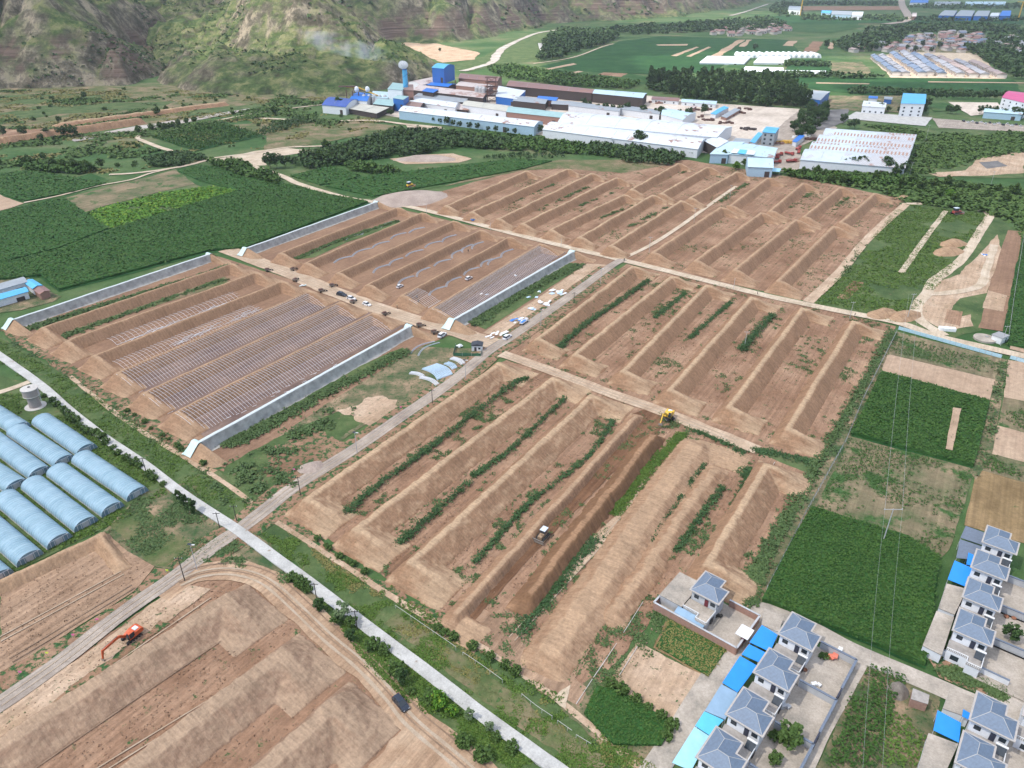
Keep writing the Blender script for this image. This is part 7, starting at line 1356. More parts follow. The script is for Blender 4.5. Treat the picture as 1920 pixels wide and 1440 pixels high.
for i in range(14):
    x = 1806 + (i * 8.2); y = 228.5 + i * .55 + (i % 2) * 2.2; o = copy_tree(c1); o.location = G(x, y) + Vector((0, 0, .3)); o.rotation_euler = (0, 0, random.uniform(1.2, 1.8)); tag(o, 'car parked in the far car park beyond the concrete apron', 'car', 'cars in the far car park')
    if i % 3:
        for ch in o.children:
            if ch.name.startswith(('body', 'roof', 'pillar')): ch.data = ch.data.copy(); ch.data.materials[0] = M['car_white']
def truck(px, rz, label, mat='red_paint', load='steel', group=None, s=1.0):
    r = empty('truck', G(*px) + Vector((0, 0, .3)), rz); r.scale = (s,) * 3; tag(r, label, 'truck', group)
    mb = MB(); loft(mb, [(2.2, 1.1, 1.1, .6, 2.9), (3.6, 1.1, 1.05, .6, 2.8), (4.0, 1.1, .95, .6, 1.8)]); mb.build('cab', M[mat], r); MB().box((3.82, 0, 2.15), (.1, 1.7, .7)).build('windscreen', M['glass'], r)
    MB().box((-1.2, 0, .9), (6.6, 1.6, .3)).build('chassis', M['black'], r); mb = MB(); mb.box((-1.3, 0, 1.2), (6.4, 2.3, .15))
    for s_ in (-1, 1): mb.box((-1.3, s_ * 1.15, 1.6), (6.4, .08, .8))
    mb.box((-4.5, 0, 1.6), (.08, 2.3, .8)); mb.box((1.9, 0, 1.8), (.08, 2.3, 1.2)); mb.build('load_bed', M[mat], r)
    MB().box((-1.3, 0, 1.7), (5.8, 2.0, .8), taper=.8).build('load', M[load], r); wheels(r, (-3.6, -2.4, 2.9), 1.0, .5, .3); return r
truck((983, 607), UA, 'white truck loaded with sheets beside the blue tarpaulin', 'car_white', 'tarp_blue', s=.62)
for i, (p, a) in enumerate([((1460, 293), .5), ((1480, 291), -1.0), ((1497, 281), .9), ((1497, 288), 1.2), ((1484, 305), .2), ((1452, 299), .4), ((1455, 307), .2)]): truck(p, a, 'red truck standing in the grey yard beside the ribbed sheds', 'red_paint', 'red_paint', 'red trucks by the ribbed sheds')
def tricycle(px, rz, label, mat='steel', load='rust', group='cargo tricycles on the dusty road'):
    r = empty('cargo_tricycle', G(*px) + Vector((0, 0, .1)), rz); tag(r, label, 'cargo tricycle', group); r.scale = (1.25,) * 3
    mb = MB(); mb.box((-.7, 0, .75), (1.9, 1.3, .1)); [mb.box((-.7, s * .65, 1.0), (1.9, .06, .5)) for s in (-1, 1)]; mb.box((-1.65, 0, 1.0), (.06, 1.3, .5)); mb.build('cargo_bed', M[mat], r); MB().box((-.7, 0, 1.2), (1.6, 1.1, .6), taper=.7).build('load', M[load], r)
    MB().box((.6, 0, .7), (.6, .4, .35)).build('seat', M['black'], r); mb = MB(); mb.bar((1.3, 0, .4), (1.1, 0, 1.2), .06); mb.bar((1.1, -.4, 1.2), (1.1, .4, 1.2), .04); mb.bar((.2, 0, .6), (1.2, 0, .8), .07); mb.build('front_fork', M['steel'], r)
    MB().bar((1.4, -.07, .35), (1.4, .07, .35), .35, 14).build('wheel', M['tyre'], r)
    for s in (-1, 1): MB().bar((-.9, s * .7, .35), (-.9, s * .82, .35), .35, 14).build('wheel', M['tyre'], r)
    return r
for p, a, l in [((606, 548), .3, 'brown cargo tricycle left of the dark parked car'), ((664, 568), 1.0, 'grey cargo tricycle beside the white car'), ((725, 591), .6, 'grey cargo tricycle alone in the middle of the dusty road'), ((818, 626), .2, 'rusty cargo tricycle beside the white van-like car'), ((556, 527), 1.2, 'loaded tricycle beside white bags'), ((505, 509), .4, 'reddish tricycle at the upper end of the dusty road'), ((790, 613), .1, 'tricycle behind the lower net covered bank end'), ((626, 538), .5, 'small green-grey tricycle in the road dust'), ((552, 507), .9, 'dark red tricycle against an end mound')]: tricycle(p, a, l)
tricycle((885, 415), 2.2, 'blue tricycle on the upper road', 'blue_roof', 'steel', None)
def tracks(r, L, w, tw, h):
    for s in (-1, 1):
        pf = [(-L / 2 + h / 2, 0), (L / 2 - h / 2, 0), (L / 2, h / 2), (L / 2 - h / 3, h), (-L / 2 + h / 3, h), (-L / 2, h / 2)]; mb = MB(); mb.prism(pf, s * w - tw / 2, s * w + tw / 2, 'y'); t = mb.build('track', M['black'], r)
        for k in range(5): MB().bar((-L / 2 + h * .6 + k * (L - h * 1.2) / 4, s * (w + tw / 2), h * .42), (-L / 2 + h * .6 + k * (L - h * 1.2) / 4, s * (w + tw / 2 + .05), h * .42), h * .3, 10).build('roller', M['steel'], t)
def boom_part(r, name, a, b, wa, wb, mat, wy=.35):
    a, b = Vector(a), Vector(b); d = (b - a).normalized(); n = Vector((-d.z, 0, d.x)); vs = []
    for p, w in ((a, wa), (b, wb)):
        for sy in (-1, 1):
            for sn in (-1, 1): vs.append(p + n * (w / 2 * sn) + Vector((0, wy / 2 * sy, 0)))
    return MB().add(vs, [(0, 1, 3, 2), (4, 6, 7, 5), (0, 4, 5, 1), (2, 3, 7, 6), (1, 5, 7, 3), (0, 2, 6, 4)]).build(name, M[mat], r)
def excavator(px, rz, swing, label, mat, s=1.0, knee=(4.9, 3.6), elbow=(7.6, 2.6), tip=(7.9, .3), lift=0):
    r = empty('excavator', G(*px) + Vector((0, 0, lift)), rz); r.scale = (s,) * 3; tag(r, label, 'excavator'); tracks(r, 4.2, 1.2, .6, .95); MB().bar((0, 0, .9), (0, 0, 1.15), .8, 16).build('turntable', M['steel'], r)
    u = empty('upper_body', (0, 0, 0), swing); u.parent = r
    mb = MB(); loft(mb, [(-2.7, 1.0, .95, 1.2, 2.1), (-2.3, 1.35, 1.3, 1.15, 2.35), (-.3, 1.35, 1.3, 1.15, 2.3), (1.3, 1.3, 1.3, 1.15, 1.6)]); mb.build('engine_cover', M[mat], u); MB().box((-2.4, 0, 1.6), (.7, 2.5, .9)).build('counterweight', M[mat], u); MB().box((-1.4, .1, 2.42), (1.1, 1.3, .18)).build('grille', M['dozer_white'], u)
    mb = MB(); loft(mb, [(-.3, .48, .44, 1.4, 3.0), (1.1, .48, .44, 1.4, 3.0), (1.5, .48, .44, 1.4, 2.2)]); o = mb.build('cab', M['glass'], u); o.location = (0, .85, 0); MB().box((.4, .85, 3.04), (1.5, 1.0, .08)).build('cab_roof', M[mat], u)
    for x in (-.3, 1.15): MB().box((x, .85 + .47, 2.2), (.09, .05, 1.6)).build('cab_post', M[mat], u)
    k1, e1, t1 = knee, elbow, tip; mid = (.9 + (k1[0] - .9) * .5, 1.6 + (k1[1] - 1.6) * .5 + .75)
    boom_part(u, 'boom', (.9, -.1, 1.7), (mid[0], -.1, mid[1]), .5, .75, mat); boom_part(u, 'boom', (mid[0], -.1, mid[1]), (e1[0] - .2, -.1, e1[1] + .3), .75, .42, mat); boom_part(u, 'arm', (e1[0] - .35, -.1, e1[1] + .6), (t1[0], -.1, t1[1] + .5), .6, .32, mat, .3)
    MB().bar((1.3, -.1, 1.4), (mid[0] - .2, -.1, mid[1] - .2), .1).build('cylinder', M['steel'], u); MB().bar((mid[0] + .2, -.1, mid[1] + .5), (e1[0] - .3, -.1, e1[1] + .9), .09).build('cylinder', M['steel'], u)
    x, z = t1; mb = MB(); mb.prism([(x, z + .5), (x + .25, z - .2), (x - .1, z - .7), (x - .8, z - .7), (x - 1.0, z - .1), (x - .3, z - .25)], -.65, .45, 'y'); mb.build('bucket', M['steel'], u); return r
excavator((248, 1197), UA + .0, math.pi + .08, 'orange excavator reaching toward the gravel road', 'orange', .92)
excavator((1252, 787), UA - 2.2, -1.9 + 1.0, 'yellow excavator digging at the end of the fresh trench', 'digger_yellow', 1.0, lift=.6, elbow=(5.8, 4.2), tip=(7.5, 1.6))
M['dozer_tan'] = plain('dusty_tan_paint', (.3, .2, .12), .7)
def bulldozer(px, rz, label, s=1.0, mat='digger_yellow', lift=0):
    r = empty('bulldozer', G(*px) + Vector((0, 0, lift)), rz); r.scale = (s,) * 3; tag(r, label, 'bulldozer'); tracks(r, 3.9, 1.05, .55, 1.05)
    mb = MB(); loft(mb, [(-1.6, .75, .72, .7, 1.6), (.4, .7, .68, .7, 1.75), (1.9, .62, .6, .7, 1.6)]); mb.build('body', M[mat], r); mb = MB(); loft(mb, [(-1.3, .7, .62, 1.5, 2.75), (.3, .7, .62, 1.5, 2.75)]); mb.build('cab', M['glass'], r); MB().box((-.5, 0, 2.82), (2.0, 1.6, .12)).build('cab_roof', M['dozer_white'], r)
    mb = MB(); mb.prism([(2.5, .1), (2.75, .15), (2.62, .7), (2.8, 1.25), (2.6, 1.3), (2.42, .7)], -1.7, 1.7, 'y'); mb.build('blade', M['steel'], r)
    for s_ in (-1, 1): MB().bar((.4, s_ * 1.4, .55), (2.5, s_ * 1.4, .5), .12).build('push_arm', M[mat], r)
    MB().bar((1.2, .35, 1.6), (1.2, .35, 2.4), .07).build('exhaust', M['black'], r); return r
bulldozer((1018, 1010), UA + math.pi, 'bulldozer with white cab roof in the freshly dug trench', 1.0, 'dozer_tan', .3)
bulldozer((769, 360), .8, 'small loader working on the grey gravel heap', 1.3, 'digger_yellow', 3.4)
bulldozer((1792, 402), .3, 'dark red harvester machine in the green wasteland', 1.5, 'red_paint')
# people: one skinned body, clothing colours by material
def person_proto():
    r = empty('person'); me = bpy.data.meshes.new('body'); J = [(0, 0, .92), (0, 0, 1.2), (0, 0, 1.42), (0, 0, 1.52), (0, .02, 1.66), (.19, 0, 1.4), (.27, .05, 1.13), (.24, .2, .95), (-.19, 0, 1.4), (-.27, .0, 1.12), (-.26, .08, .88), (.1, 0, .88), (.12, .08, .48), (.12, 0, .06), (.12, .14, .03), (-.1, 0, .88), (-.13, -.06, .48), (-.13, -.16, .07), (-.13, -.02, .03)]
    E = [(0, 1), (1, 2), (2, 3), (3, 4), (2, 5), (5, 6), (6, 7), (2, 8), (8, 9), (9, 10), (0, 11), (11, 12), (12, 13), (13, 14), (0, 15), (15, 16), (16, 17), (17, 18)]; me.from_pydata(J, E, [])
    o = link(bpy.data.objects.new('body', me), r); m = o.modifiers.new('skin', 'SKIN'); RR = [.15, .15, .16, .06, .1, .07, .05, .04, .07, .05, .04, .09, .065, .05, .04, .09, .065, .05, .04]
    for i, v in enumerate(me.skin_vertices[0].data): v.radius = (RR[i], RR[i] * .8 if i < 3 else RR[i]); v.use_root = (i == 0)
    o.modifiers.new('sub', 'SUBSURF').levels = 1; me.materials.append(M['shirt0']); return r
M['shirt0'] = plain('dark_work_clothes', (.04, .045, .06), .9); M['shirt1'] = plain('white_shirt', (.6, .6, .58), .9); M['straw_hat'] = plain('straw_hat', (.45, .38, .22), .9)
pp = person_proto(); MB().lathe((0, .02, 1.72), [(.26, 0), (.14, .03), (.11, .12), (.03, .14)], 14).build('hat', M['straw_hat'], pp)
PL = [((814, 600), 'person standing at the edge of the dusty road, below the upper block'), ((745, 580), 'person at the mouth of the upper block beside the road'), ((782, 561), 'person standing among the new hoop ribs, upper one'), ((785, 569), 'person standing among the new hoop ribs, lower one'), ((1420, 553), 'person walking on the upper road in its middle part'), ((1170, 491), 'person at the junction of gravel road and upper road'), ((1602, 595), 'person beside the grey pole on the upper road'), ((878, 474), 'person in a white shirt beside the curved pipes, upper block'), ((1234, 553), 'person near the bank foot below the upper road')]
for i, (p, l) in enumerate(PL):
    o = pp if i == 0 else copy_tree(pp); o.name = 'person'; o.location = G(*p) + Vector((0, 0, .25)); o.rotation_euler = (0, 0, random.random() * 6); o.scale = (1.1,) * 3; tag(o, l, 'person')
# little survey flags beside the gravel road
for p, c, l in [((181, 1167), 'flag_pink', 'pink survey flag beside the gravel road, uppermost'), ((136, 1196), 'flag_pink', 'pink survey flag opposite the orange excavator'), ((87, 1230), 'flag_yellow', 'yellow survey flag beside the gravel road'), ((37, 1266), 'flag_pink', 'pink survey flag nearest the left edge'), ((312, 1075), 'flag_yellow', 'yellow survey flag at the pit corner'), ((550, 885), 'flag_pink', 'red survey flag at the small gravel heap'), ((750, 768), 'flag_pink', 'orange survey flag by the pale bare patch')]:
    if c not in M: M[c] = plain(c, (.8, .15, .35) if 'pink' in c else (.7, .8, .08), .7)
    r = empty('survey_flag', G(*p)); tag(r, l, 'flag'); MB().bar((0, 0, 0), (0, 0, 1.3), .03).build('stick', M['white_post'], r); MB().add([(0, 0, 1.3), (.7, .1, 1.15), (.6, 0, .8), (0, 0, .75), (0, .04, 1.3), (.7, .14, 1.15), (.6, .04, .8), (0, .04, .75)], [(0, 1, 2, 3), (7, 6, 5, 4), (0, 4, 5, 1), (1, 5, 6, 2), (2, 6, 7, 3)]).build('cloth', M[c], r)
# ================================================================ FAR TREES, WOODS, VILLAGES
def rand_in(px, n):
    P = GP(px); xs = [p.x for p in P]; ys = [p.y for p in P]; out = np.zeros((0, 2))
    while len(out) < n: X = RNG.uniform(min(xs), max(xs), n * 2); Y = RNG.uniform(min(ys), max(ys), n * 2); k = inpoly(X, Y, P); out = np.concatenate([out, np.stack([X[k], Y[k]], -1)])
    return out[:n]
def wood(P2, h, rx, mat, label, per=40, size=1.4, name='wood', cat='trees', rows=False, shape=None):
    n = len(P2); H = h * (.7 + .5 * RNG.random(n)); k = np.repeat(np.arange(n), per); d = RNG.normal(size=(n * per, 3)); d /= np.linalg.norm(d, axis=1, keepdims=True); q = RNG.random(n * per) ** .4
    z = H[k] * .58 + d[:, 2] * q * H[k] * .42; w = 1.0 if shape is None else np.clip(1.25 - z / H[k], .1, 1)
    P = np.stack([P2[k, 0] + d[:, 0] * q * rx * w, P2[k, 1] + d[:, 1] * q * rx * w, z], -1); v, f = quads(P, size, .3)
    return tag(np_mesh(name, v, f, M[mat]), label, cat, None, 'stuff')
M['leaf_far'] = leaf_mat('far_wood_leaves', (0.033, 0.0673, 0.0202), (0.055, 0.102, 0.0288), (0.0858, 0.133, 0.0374))
M['leaf_mid'] = leaf_mat('mid_wood_leaves', (0.0385, 0.0867, 0.0158), (0.0715, 0.138, 0.0259), (0.121, 0.178, 0.036))
# woods that read as a mass
wood(rand_in([(1018, 95), (1022, 75), (1060, 58), (1100, 62), (1160, 70), (1140, 82), (1100, 92), (1060, 108), (1010, 118)], 520), 13, 6, 'leaf_far', 'dense riverside wood behind the factory', 30, 3.2)
wood(rand_in([(905, 128), (960, 124), (1010, 134), (1100, 145), (1200, 158), (1180, 168), (1060, 163), (945, 146)], 900), 6, 3, 'leaf_mid', 'young plantation behind the long rust red shed', 14, 2.0)
wood(rand_in([(1240, 50), (1340, 42), (1440, 36), (1480, 50), (1420, 62), (1320, 60), (1190, 66), (1120, 58)], 600), 11, 7, 'leaf_far', 'belt of trees at the foot of the far mountain', 14, 4.5)
wood(rand_in([(1440, 20), (1460, 5), (1510, 8), (1500, 26), (1470, 36)], 160), 11, 7, 'leaf_far', 'trees beside the far river bend', 14, 5)
wood(rand_in([(1500, 30), (1690, 32), (1690, 42), (1620, 40), (1500, 40)], 200), 9, 6, 'leaf_far', 'tree belt before the far construction ground', 12, 5)
wood(rand_in([(1500, 5), (1680, 5), (1680, 11), (1510, 11)], 220), 10, 8, 'leaf_far', 'dark tree belt at the top edge', 10, 7)
wood(rand_in([(1700, 50), (1800, 48), (1900, 52), (1930, 62), (1850, 64), (1720, 62), (1620, 58)], 420), 11, 6, 'leaf_far', 'tree belt behind the loose village', 14, 4.5)
wood(rand_in([(1560, 85), (1600, 72), (1640, 66), (1700, 66), (1690, 80), (1640, 98), (1590, 100)], 300), 11, 5, 'leaf_far', 'trees round the left end of the village', 18, 3.6)
wood(rand_in([(1850, 70), (1990, 60), (1990, 130), (1880, 100), (1850, 90)], 260), 12, 6, 'leaf_far', 'trees among the houses at the right edge', 18, 3.8)
wood(rand_in([(1805, 92), (1850, 92), (1990, 130), (1990, 165), (1905, 150), (1880, 135), (1840, 112)], 420), 13, 5, 'leaf_far', 'long diagonal row of tall trees right of the village rows', 26, 3)
wood(rand_in([(1700, 14), (1760, 8), (1960, 8), (1960, 16), (1760, 18)], 300), 9, 8, 'leaf_far', 'tree patches among the far sheds', 10, 6)
wood(rand_in([(1690, 38), (1760, 32), (1960, 34), (1960, 40), (1760, 42)], 240), 9, 7, 'leaf_far', 'dark tree line below the far sheds', 10, 5)
wood(rand_in([(1590, 168), (1700, 170), (1900, 178), (1900, 182), (1700, 180), (1590, 176)], 260), 5, 3, 'leaf_far', 'low hedge behind the blue roofed hall', 14, 2.4)
wood(rand_in([(1470, 118), (1555, 120), (1555, 126), (1470, 125)], 120), 6, 3, 'leaf_far', 'hedge between the white greenhouses', 14, 2.6); wood(rand_in([(1320, 139), (1550, 141), (1660, 146), (1640, 149), (1420, 146), (1320, 143)], 220), 7, 3, 'leaf_far', 'hedge below the sheet greenhouses', 14, 2.6)
# conifer nursery in rows
P = fill([(283, 259), (380, 233), (430, 236), (495, 255), (368, 284)], (2.6, 3.4), .2); wood(P[:2600], 3.4, 1.1, 'leaf_mid', 'rows of young conifers in the nursery', 8, 1.0, 'nursery', shape='cone')
P = fill([(478, 252), (500, 240), (555, 222), (600, 228), (560, 238), (500, 256)], (2.8, 3.6), .25); wood(P, 4.2, 1.2, 'leaf_dark', 'small dark conifers left of the meadow', 8, 1.1, 'nursery', shape='cone')
wood(rand_in([(270, 300), (330, 288), (392, 298), (345, 312), (285, 314)], 260), 4, 2, 'leaf_dark', 'scrubby trees below the nursery', 18, 1.3)
wood(rand_in([(30, 310), (100, 305), (190, 318), (150, 328), (60, 322)], 200), 4.5, 2.4, 'leaf_mid', 'scrubby trees beside the left fields', 20, 1.5)
wood(rand_in([(385, 306), (440, 305), (525, 335), (520, 348), (450, 330)], 190), 5, 2.2, 'leaf_mid', 'shrubs along the diagonal track', 22, 1.4)
wood(rand_in([(590, 288), (680, 268), (740, 248), (830, 250), (900, 262), (960, 270), (930, 282), (860, 276), (780, 292), (690, 300), (640, 310), (580, 318), (540, 308)], 900), 6, 2.7, 'leaf_far', 'dark nursery wood behind the spoil heap', 22, 1.7)
wood(rand_in([(640, 306), (700, 312), (760, 325), (700, 328), (660, 320)], 150), 4.5, 2.0, 'leaf_mid', 'small trees between the corn plots', 18, 1.4)
wood(rand_in([(800, 248), (900, 252), (1010, 262), (1080, 270), (1200, 284), (1270, 296), (1220, 300), (1100, 290), (980, 284), (860, 275)], 700), 3.6, 3, 'leaf_mid', 'bright scrub along the front of the factory', 16, 1.9, 'scrub', 'scrub')
wood(rand_in([(1100, 272), (1200, 278), (1290, 296), (1260, 312), (1180, 306), (1110, 290)], 260), 5.5, 2.2, 'leaf_far', 'dark saplings before the big white hall', 16, 1.6)
P = rand_in([(890, 298), (960, 290), (1050, 286), (1060, 296), (960, 300)], 120); wood(P, 3, 1.2, 'leaf_dark', 'little dark saplings above the crop strip', 10, 1.0, shape='cone')
wood(rand_in([(1478, 325), (1700, 336), (1740, 352), (1640, 350), (1480, 334)], 300), 4.5, 2.6, 'leaf_mid', 'shrubs along the road before the ribbed sheds', 22, 1.5, 'scrub', 'scrub')
# individual trees
def trees(kind, pts, s, label, group, cat='tree'):
    for p in pts: tree(kind, p, s * random.uniform(.8, 1.2), label, cat, group)
def rtrees(kind, px, n, s, label, group):
    for x, y in rand_in(px, n): tree(kind, None, s, label, 'tree', group, at=Vector((x, y, 0)))
wood(rand_in([(1212, 165), (1216, 150), (1330, 150), (1440, 156), (1512, 172), (1512, 203), (1400, 198), (1300, 188), (1225, 172)], 700), 11, 4, 'leaf_far', 'dense undergrowth of the poplar wood', 22, 2.2)
rtrees('poplar', [(1212, 160), (1214, 146), (1330, 148), (1440, 156), (1500, 172), (1515, 205), (1400, 200), (1300, 190), (1225, 172)], 210, 1.25, 'tall poplar in the wood behind the factory yard', 'poplars behind the factory yard')
rtrees('dark', [(1475, 268), (1488, 240), (1500, 220), (1530, 200), (1556, 205), (1548, 228), (1518, 262)], 46, 1.25, 'dark tree in the grove between factory and ribbed sheds', 'grove beside the grey building')
for k, p, s, l in [('dark', (507, 318), 1.5, 'big dark tree, leftmost at the track junction'), ('dark', (520, 315), 1.5, 'big dark tree, second at the track junction'), ('dark', (535, 315), 1.4, 'big dark tree, rightmost at the track junction'), ('broad', (612, 283), 1.4, 'round tree above the nursery wood'), ('dark', (160, 187), 1.2, 'lone dark round tree on the green terrace'), ('broad', (636, 208), 1.9, 'round tree against the deep blue hall'),
                   ('dark', (1198, 278), 2.0, 'tall round crowned tree before the big white hall'), ('dark', (1014, 252), 1.2, 'round dark tree at the end of the long pale blue hall'), ('dark', (772, 106), 1.4, 'dark tree on the foot of the terraced hill'), ('dark', (825, 98), .9, 'small tree on the pale terraces'),
                   ('broad', (296, 217), 1.3, 'round tree on the terrace beside the stream'), ('broad', (83, 216), .7, 'small lone tree on the left terrace'), ('broad', (30, 229), .6, 'tiny lone tree at the left edge'), ('broad', (515, 214), 1.5, 'leafy tree left of the deep blue hall'), ('dark', (112, 232), .9, 'dark tree at the top of the eroded bank')]: tree(k, p, s, l)
trees('dark', [(7, 258), (46, 258), (88, 258), (78, 265), (118, 258), (132, 257), (141, 258)], 1.1, 'dark bushy tree beside the eroded stream bank', 'trees along the eroded stream bank')
trees('broad', [(260, 250), (285, 246), (300, 243), (318, 240), (335, 236), (350, 233), (365, 231), (310, 243), (325, 240), (295, 212), (312, 208), (345, 205), (360, 203), (385, 200)], .9, 'green tree along the dry stream above the nursery', 'trees along the dry stream')
trees('broad', [(40, 308), (55, 312), (120, 317), (140, 320), (100, 315), (0, 312), (82, 300), (165, 322), (190, 316)], 1.1, 'green tree in the scrub above the left fields', 'trees above the left fields')
trees('broad', [(570, 296), (600, 300), (640, 292), (680, 278), (700, 272), (725, 262), (750, 258), (770, 262), (800, 268), (660, 300), (620, 305), (710, 290), (740, 284), (690, 290), (655, 280)], 1.15, 'leafy tree standing out of the nursery wood', 'taller trees in the nursery wood')
trees('dark', [(1094, 203), (1103, 205), (1120, 209), (1135, 211), (1148, 213), (1162, 214), (1175, 213), (1205, 218), (1232, 220), (1240, 222), (1252, 223), (1272, 222), (1258, 226), (1320, 216), (1290, 226)], 1.25, 'dark tree in the row between the factory roofs', 'trees between the factory roofs')
trees('dark', [(768, 221), (776, 223), (785, 225), (795, 227), (805, 229), (815, 231), (826, 233), (838, 236), (850, 238), (862, 240), (730, 217), (735, 218), (880, 243), (895, 244), (915, 247), (930, 249), (950, 251), (965, 253)], .85, 'dark bushy tree along the long pale blue hall', 'trees along the pale blue hall')
trees('broad', [(1040, 258), (1050, 259), (1060, 258), (1088, 261), (1103, 262), (1140, 268), (1217, 277), (1235, 280), (1260, 288), (1280, 292), (1296, 294), (1180, 272)], .9, 'tree against the front wall of the big white hall', 'trees before the big white hall')
trees('dark', [(1568, 318), (1576, 319), (1584, 321), (1602, 322), (1620, 323), (1636, 325), (1660, 328), (1680, 334), (1688, 330)], 1.5, 'dark tree in front of the frontmost ribbed shed', 'trees before the ribbed sheds')
trees('broad', [(1397, 301), (1357, 303), (1370, 302), (1395, 312), (1430, 326), (1505, 332), (1530, 330), (1545, 335), (1600, 338), (1640, 340), (1750, 352), (1775, 350), (1800, 356), (1830, 360), (1870, 362), (1900, 368), (1760, 372), (1790, 378), (1710, 345), (1690, 350), (1725, 358), (1850, 372), (1885, 380), (1560, 342), (1580, 345)], 1.1, 'green tree in the belt behind the far plots', 'trees in the green belt behind the plots')
trees('bright', [(1470, 326), (1480, 329), (1565, 337), (1600, 345), (1780, 372), (1380, 318)], 1.1, 'yellow-green shrub tree in the belt behind the far plots', 'yellow-green shrubs in the green belt')
trees('dark', [(x, 186) for x in range(1755, 1870, 10)], .9, 'round dark tree in the evenly spaced row beyond the pale yard', 'evenly spaced trees beyond the pale yard')
trees('dark', [(1836, 214), (1848, 216), (1862, 218), (1880, 220), (1900, 222), (1915, 223), (1777, 213), (1785, 214), (1792, 214), (1738, 203), (1732, 206)], 1.2, 'dark tree before the low blue hall', 'trees before the low blue hall')
trees('dark', [(1625, 207), (1650, 209), (1665, 210), (1685, 212), (1700, 212), (1715, 213), (1730, 214), (1500, 228), (1580, 233), (1592, 240), (1602, 242)], 1.0, 'dark tree along the edge of the concrete apron', 'trees along the concrete apron')
trees('dark', [(1415, 95), (1548, 92), (1700, 96), (1715, 98), (1745, 100), (1760, 92), (1728, 88), (1660, 94), (1640, 96), (1745, 75), (1800, 76)], 1.7, 'dark round tree among the village roofs', 'trees among the village roofs')
trees('dark', [(500, 22), (590, 45), (565, 50), (660, 118), (600, 165), (620, 172)], 1.0, 'dark bush on the terraced hill', 'bushes on the terraced hill')
for x, y in rand_in([(-20, 175), (250, 165), (600, 185), (600, 200), (350, 225), (100, 240), (-20, 240)], 34): tree('bush', None, random.uniform(.8, 1.9), 'bush scattered on the green terraces below the hills', 'bush', 'bushes on the green terraces', at=Vector((x, y, 0)))
for x, y in rand_in([(200, 270), (450, 225), (740, 215), (740, 240), (560, 250), (450, 290), (200, 320), (0, 300), (0, 265)], 34): tree('bush', None, random.uniform(.8, 1.7), 'bush scattered in the meadows before the factory', 'bush', 'bushes in the meadows', at=Vector((x, y, 0)))
# ---- village houses
M['v_red'] = roofmat('village_red_roof', (.27, .15, .125), .1, var=.25); M['v_grey'] = roofmat('village_grey_roof', (.28, .28, .3), 0, var=.2); M['v_blue'] = roofmat('village_blue_roof', (.15, .19, .26), 0, var=.2); M['v_wall'] = plain('village_wall', (.52, .47, .42), .9, 0, .15, .3); M['v_pink'] = roofmat('village_pink_roof', (.34, .26, .23), 0, var=.2)
def vproto(roof, l=11, w=7, h=3.6, rise=1.6):
    r = empty('village_house'); MB().box((0, 0, h / 2), (l, w, h)).build('wall', M['v_wall'], r)
    MB().prism([(-w / 2 - .5, h + .02), (w / 2 + .5, h + .02), (0, h + rise)], -l / 2 - .4, l / 2 + .4, 'x').build('roof', M[roof], r)
    for x in (-3.5, 3.5): MB().box((x, -w / 2 - .03, 1.9), (1.6, .1, 1.4)).build('window', M['glass'], r)
    MB().box((0, -w / 2 - .03, 1.1), (1.4, .1, 2.2)).build('door', M['red_door'], r); return r
VP = {k: [vproto(k), False] for k in ('v_red', 'v_grey', 'v_blue', 'v_pink')}
def vhouse(at, rz, kind, label, group, sc=1.0):
    p, u = VP[kind]; o = copy_tree(p) if u else p; VP[kind][1] = True; o.name = 'village_house'; o.location = at; o.rotation_euler = (0, 0, rz); o.scale = (sc * random.uniform(.85, 1.2), sc * random.uniform(.85, 1.15), sc * random.uniform(.9, 1.15)); tag(o, label, 'house', group)
for (a, b, k) in [((1637, 110), (1680, 143), 'v_blue'), ((1652, 110), (1697, 143), 'v_grey'), ((1673, 106), (1728, 144), 'v_blue'), ((1692, 104), (1742, 143), 'v_grey'), ((1712, 106), (1765, 145), 'v_blue'), ((1738, 108), (1800, 145), 'v_grey'), ((1762, 112), (1825, 146), 'v_pink'), ((1792, 118), (1845, 146), 'v_grey'), ((1822, 121), (1878, 147), 'v_pink')]:
    A, B = G(*a), G(*b); d = B - A; n = int(d.length / 17); n = min(n, 15)
    for i in range(n): vhouse(A + d * ((i + .5) / n), math.atan2(d.y, d.x), k, {'v_blue': 'blue-grey roofed', 'v_grey': 'grey roofed', 'v_pink': 'pinkish roofed'}[k] + ' row house in the orderly village rows', 'row houses of the village', d.length / n / 11.6)
def vill(px, n, kinds, label, group, sc=1.3):
    P = rand_in(px, n * 3); kept = []
    for x, y in P:
        if all((x - a) ** 2 + (y - b) ** 2 > (15 * sc) ** 2 for a, b in kept): kept.append((x, y))
        if len(kept) >= n: break
    for x, y in kept: vhouse(Vector((x, y, 0)), random.choice((0, math.pi / 2)) + .15 + random.uniform(-.15, .15), random.choice(kinds), label, group, sc)
vill([(1700, 72), (1790, 62), (1850, 66), (1840, 90), (1800, 100), (1700, 100), (1660, 95)], 120, ['v_red', 'v_red', 'v_grey', 'v_pink', 'v_blue'], 'house in the loose village with reddish roofs', 'houses of the loose village', 1.4)
vill([(1590, 86), (1660, 80), (1680, 98), (1600, 100)], 14, ['v_pink', 'v_grey', 'v_red'], 'house among the trees at the left end of the village', 'houses at the left end of the village', 1.4)
vill([(1325, 66), (1350, 56), (1440, 50), (1480, 52), (1475, 62), (1400, 70)], 46, ['v_red', 'v_pink', 'v_red'], 'small red roofed house of the distant hamlet', 'houses of the distant hamlet', 1.5)
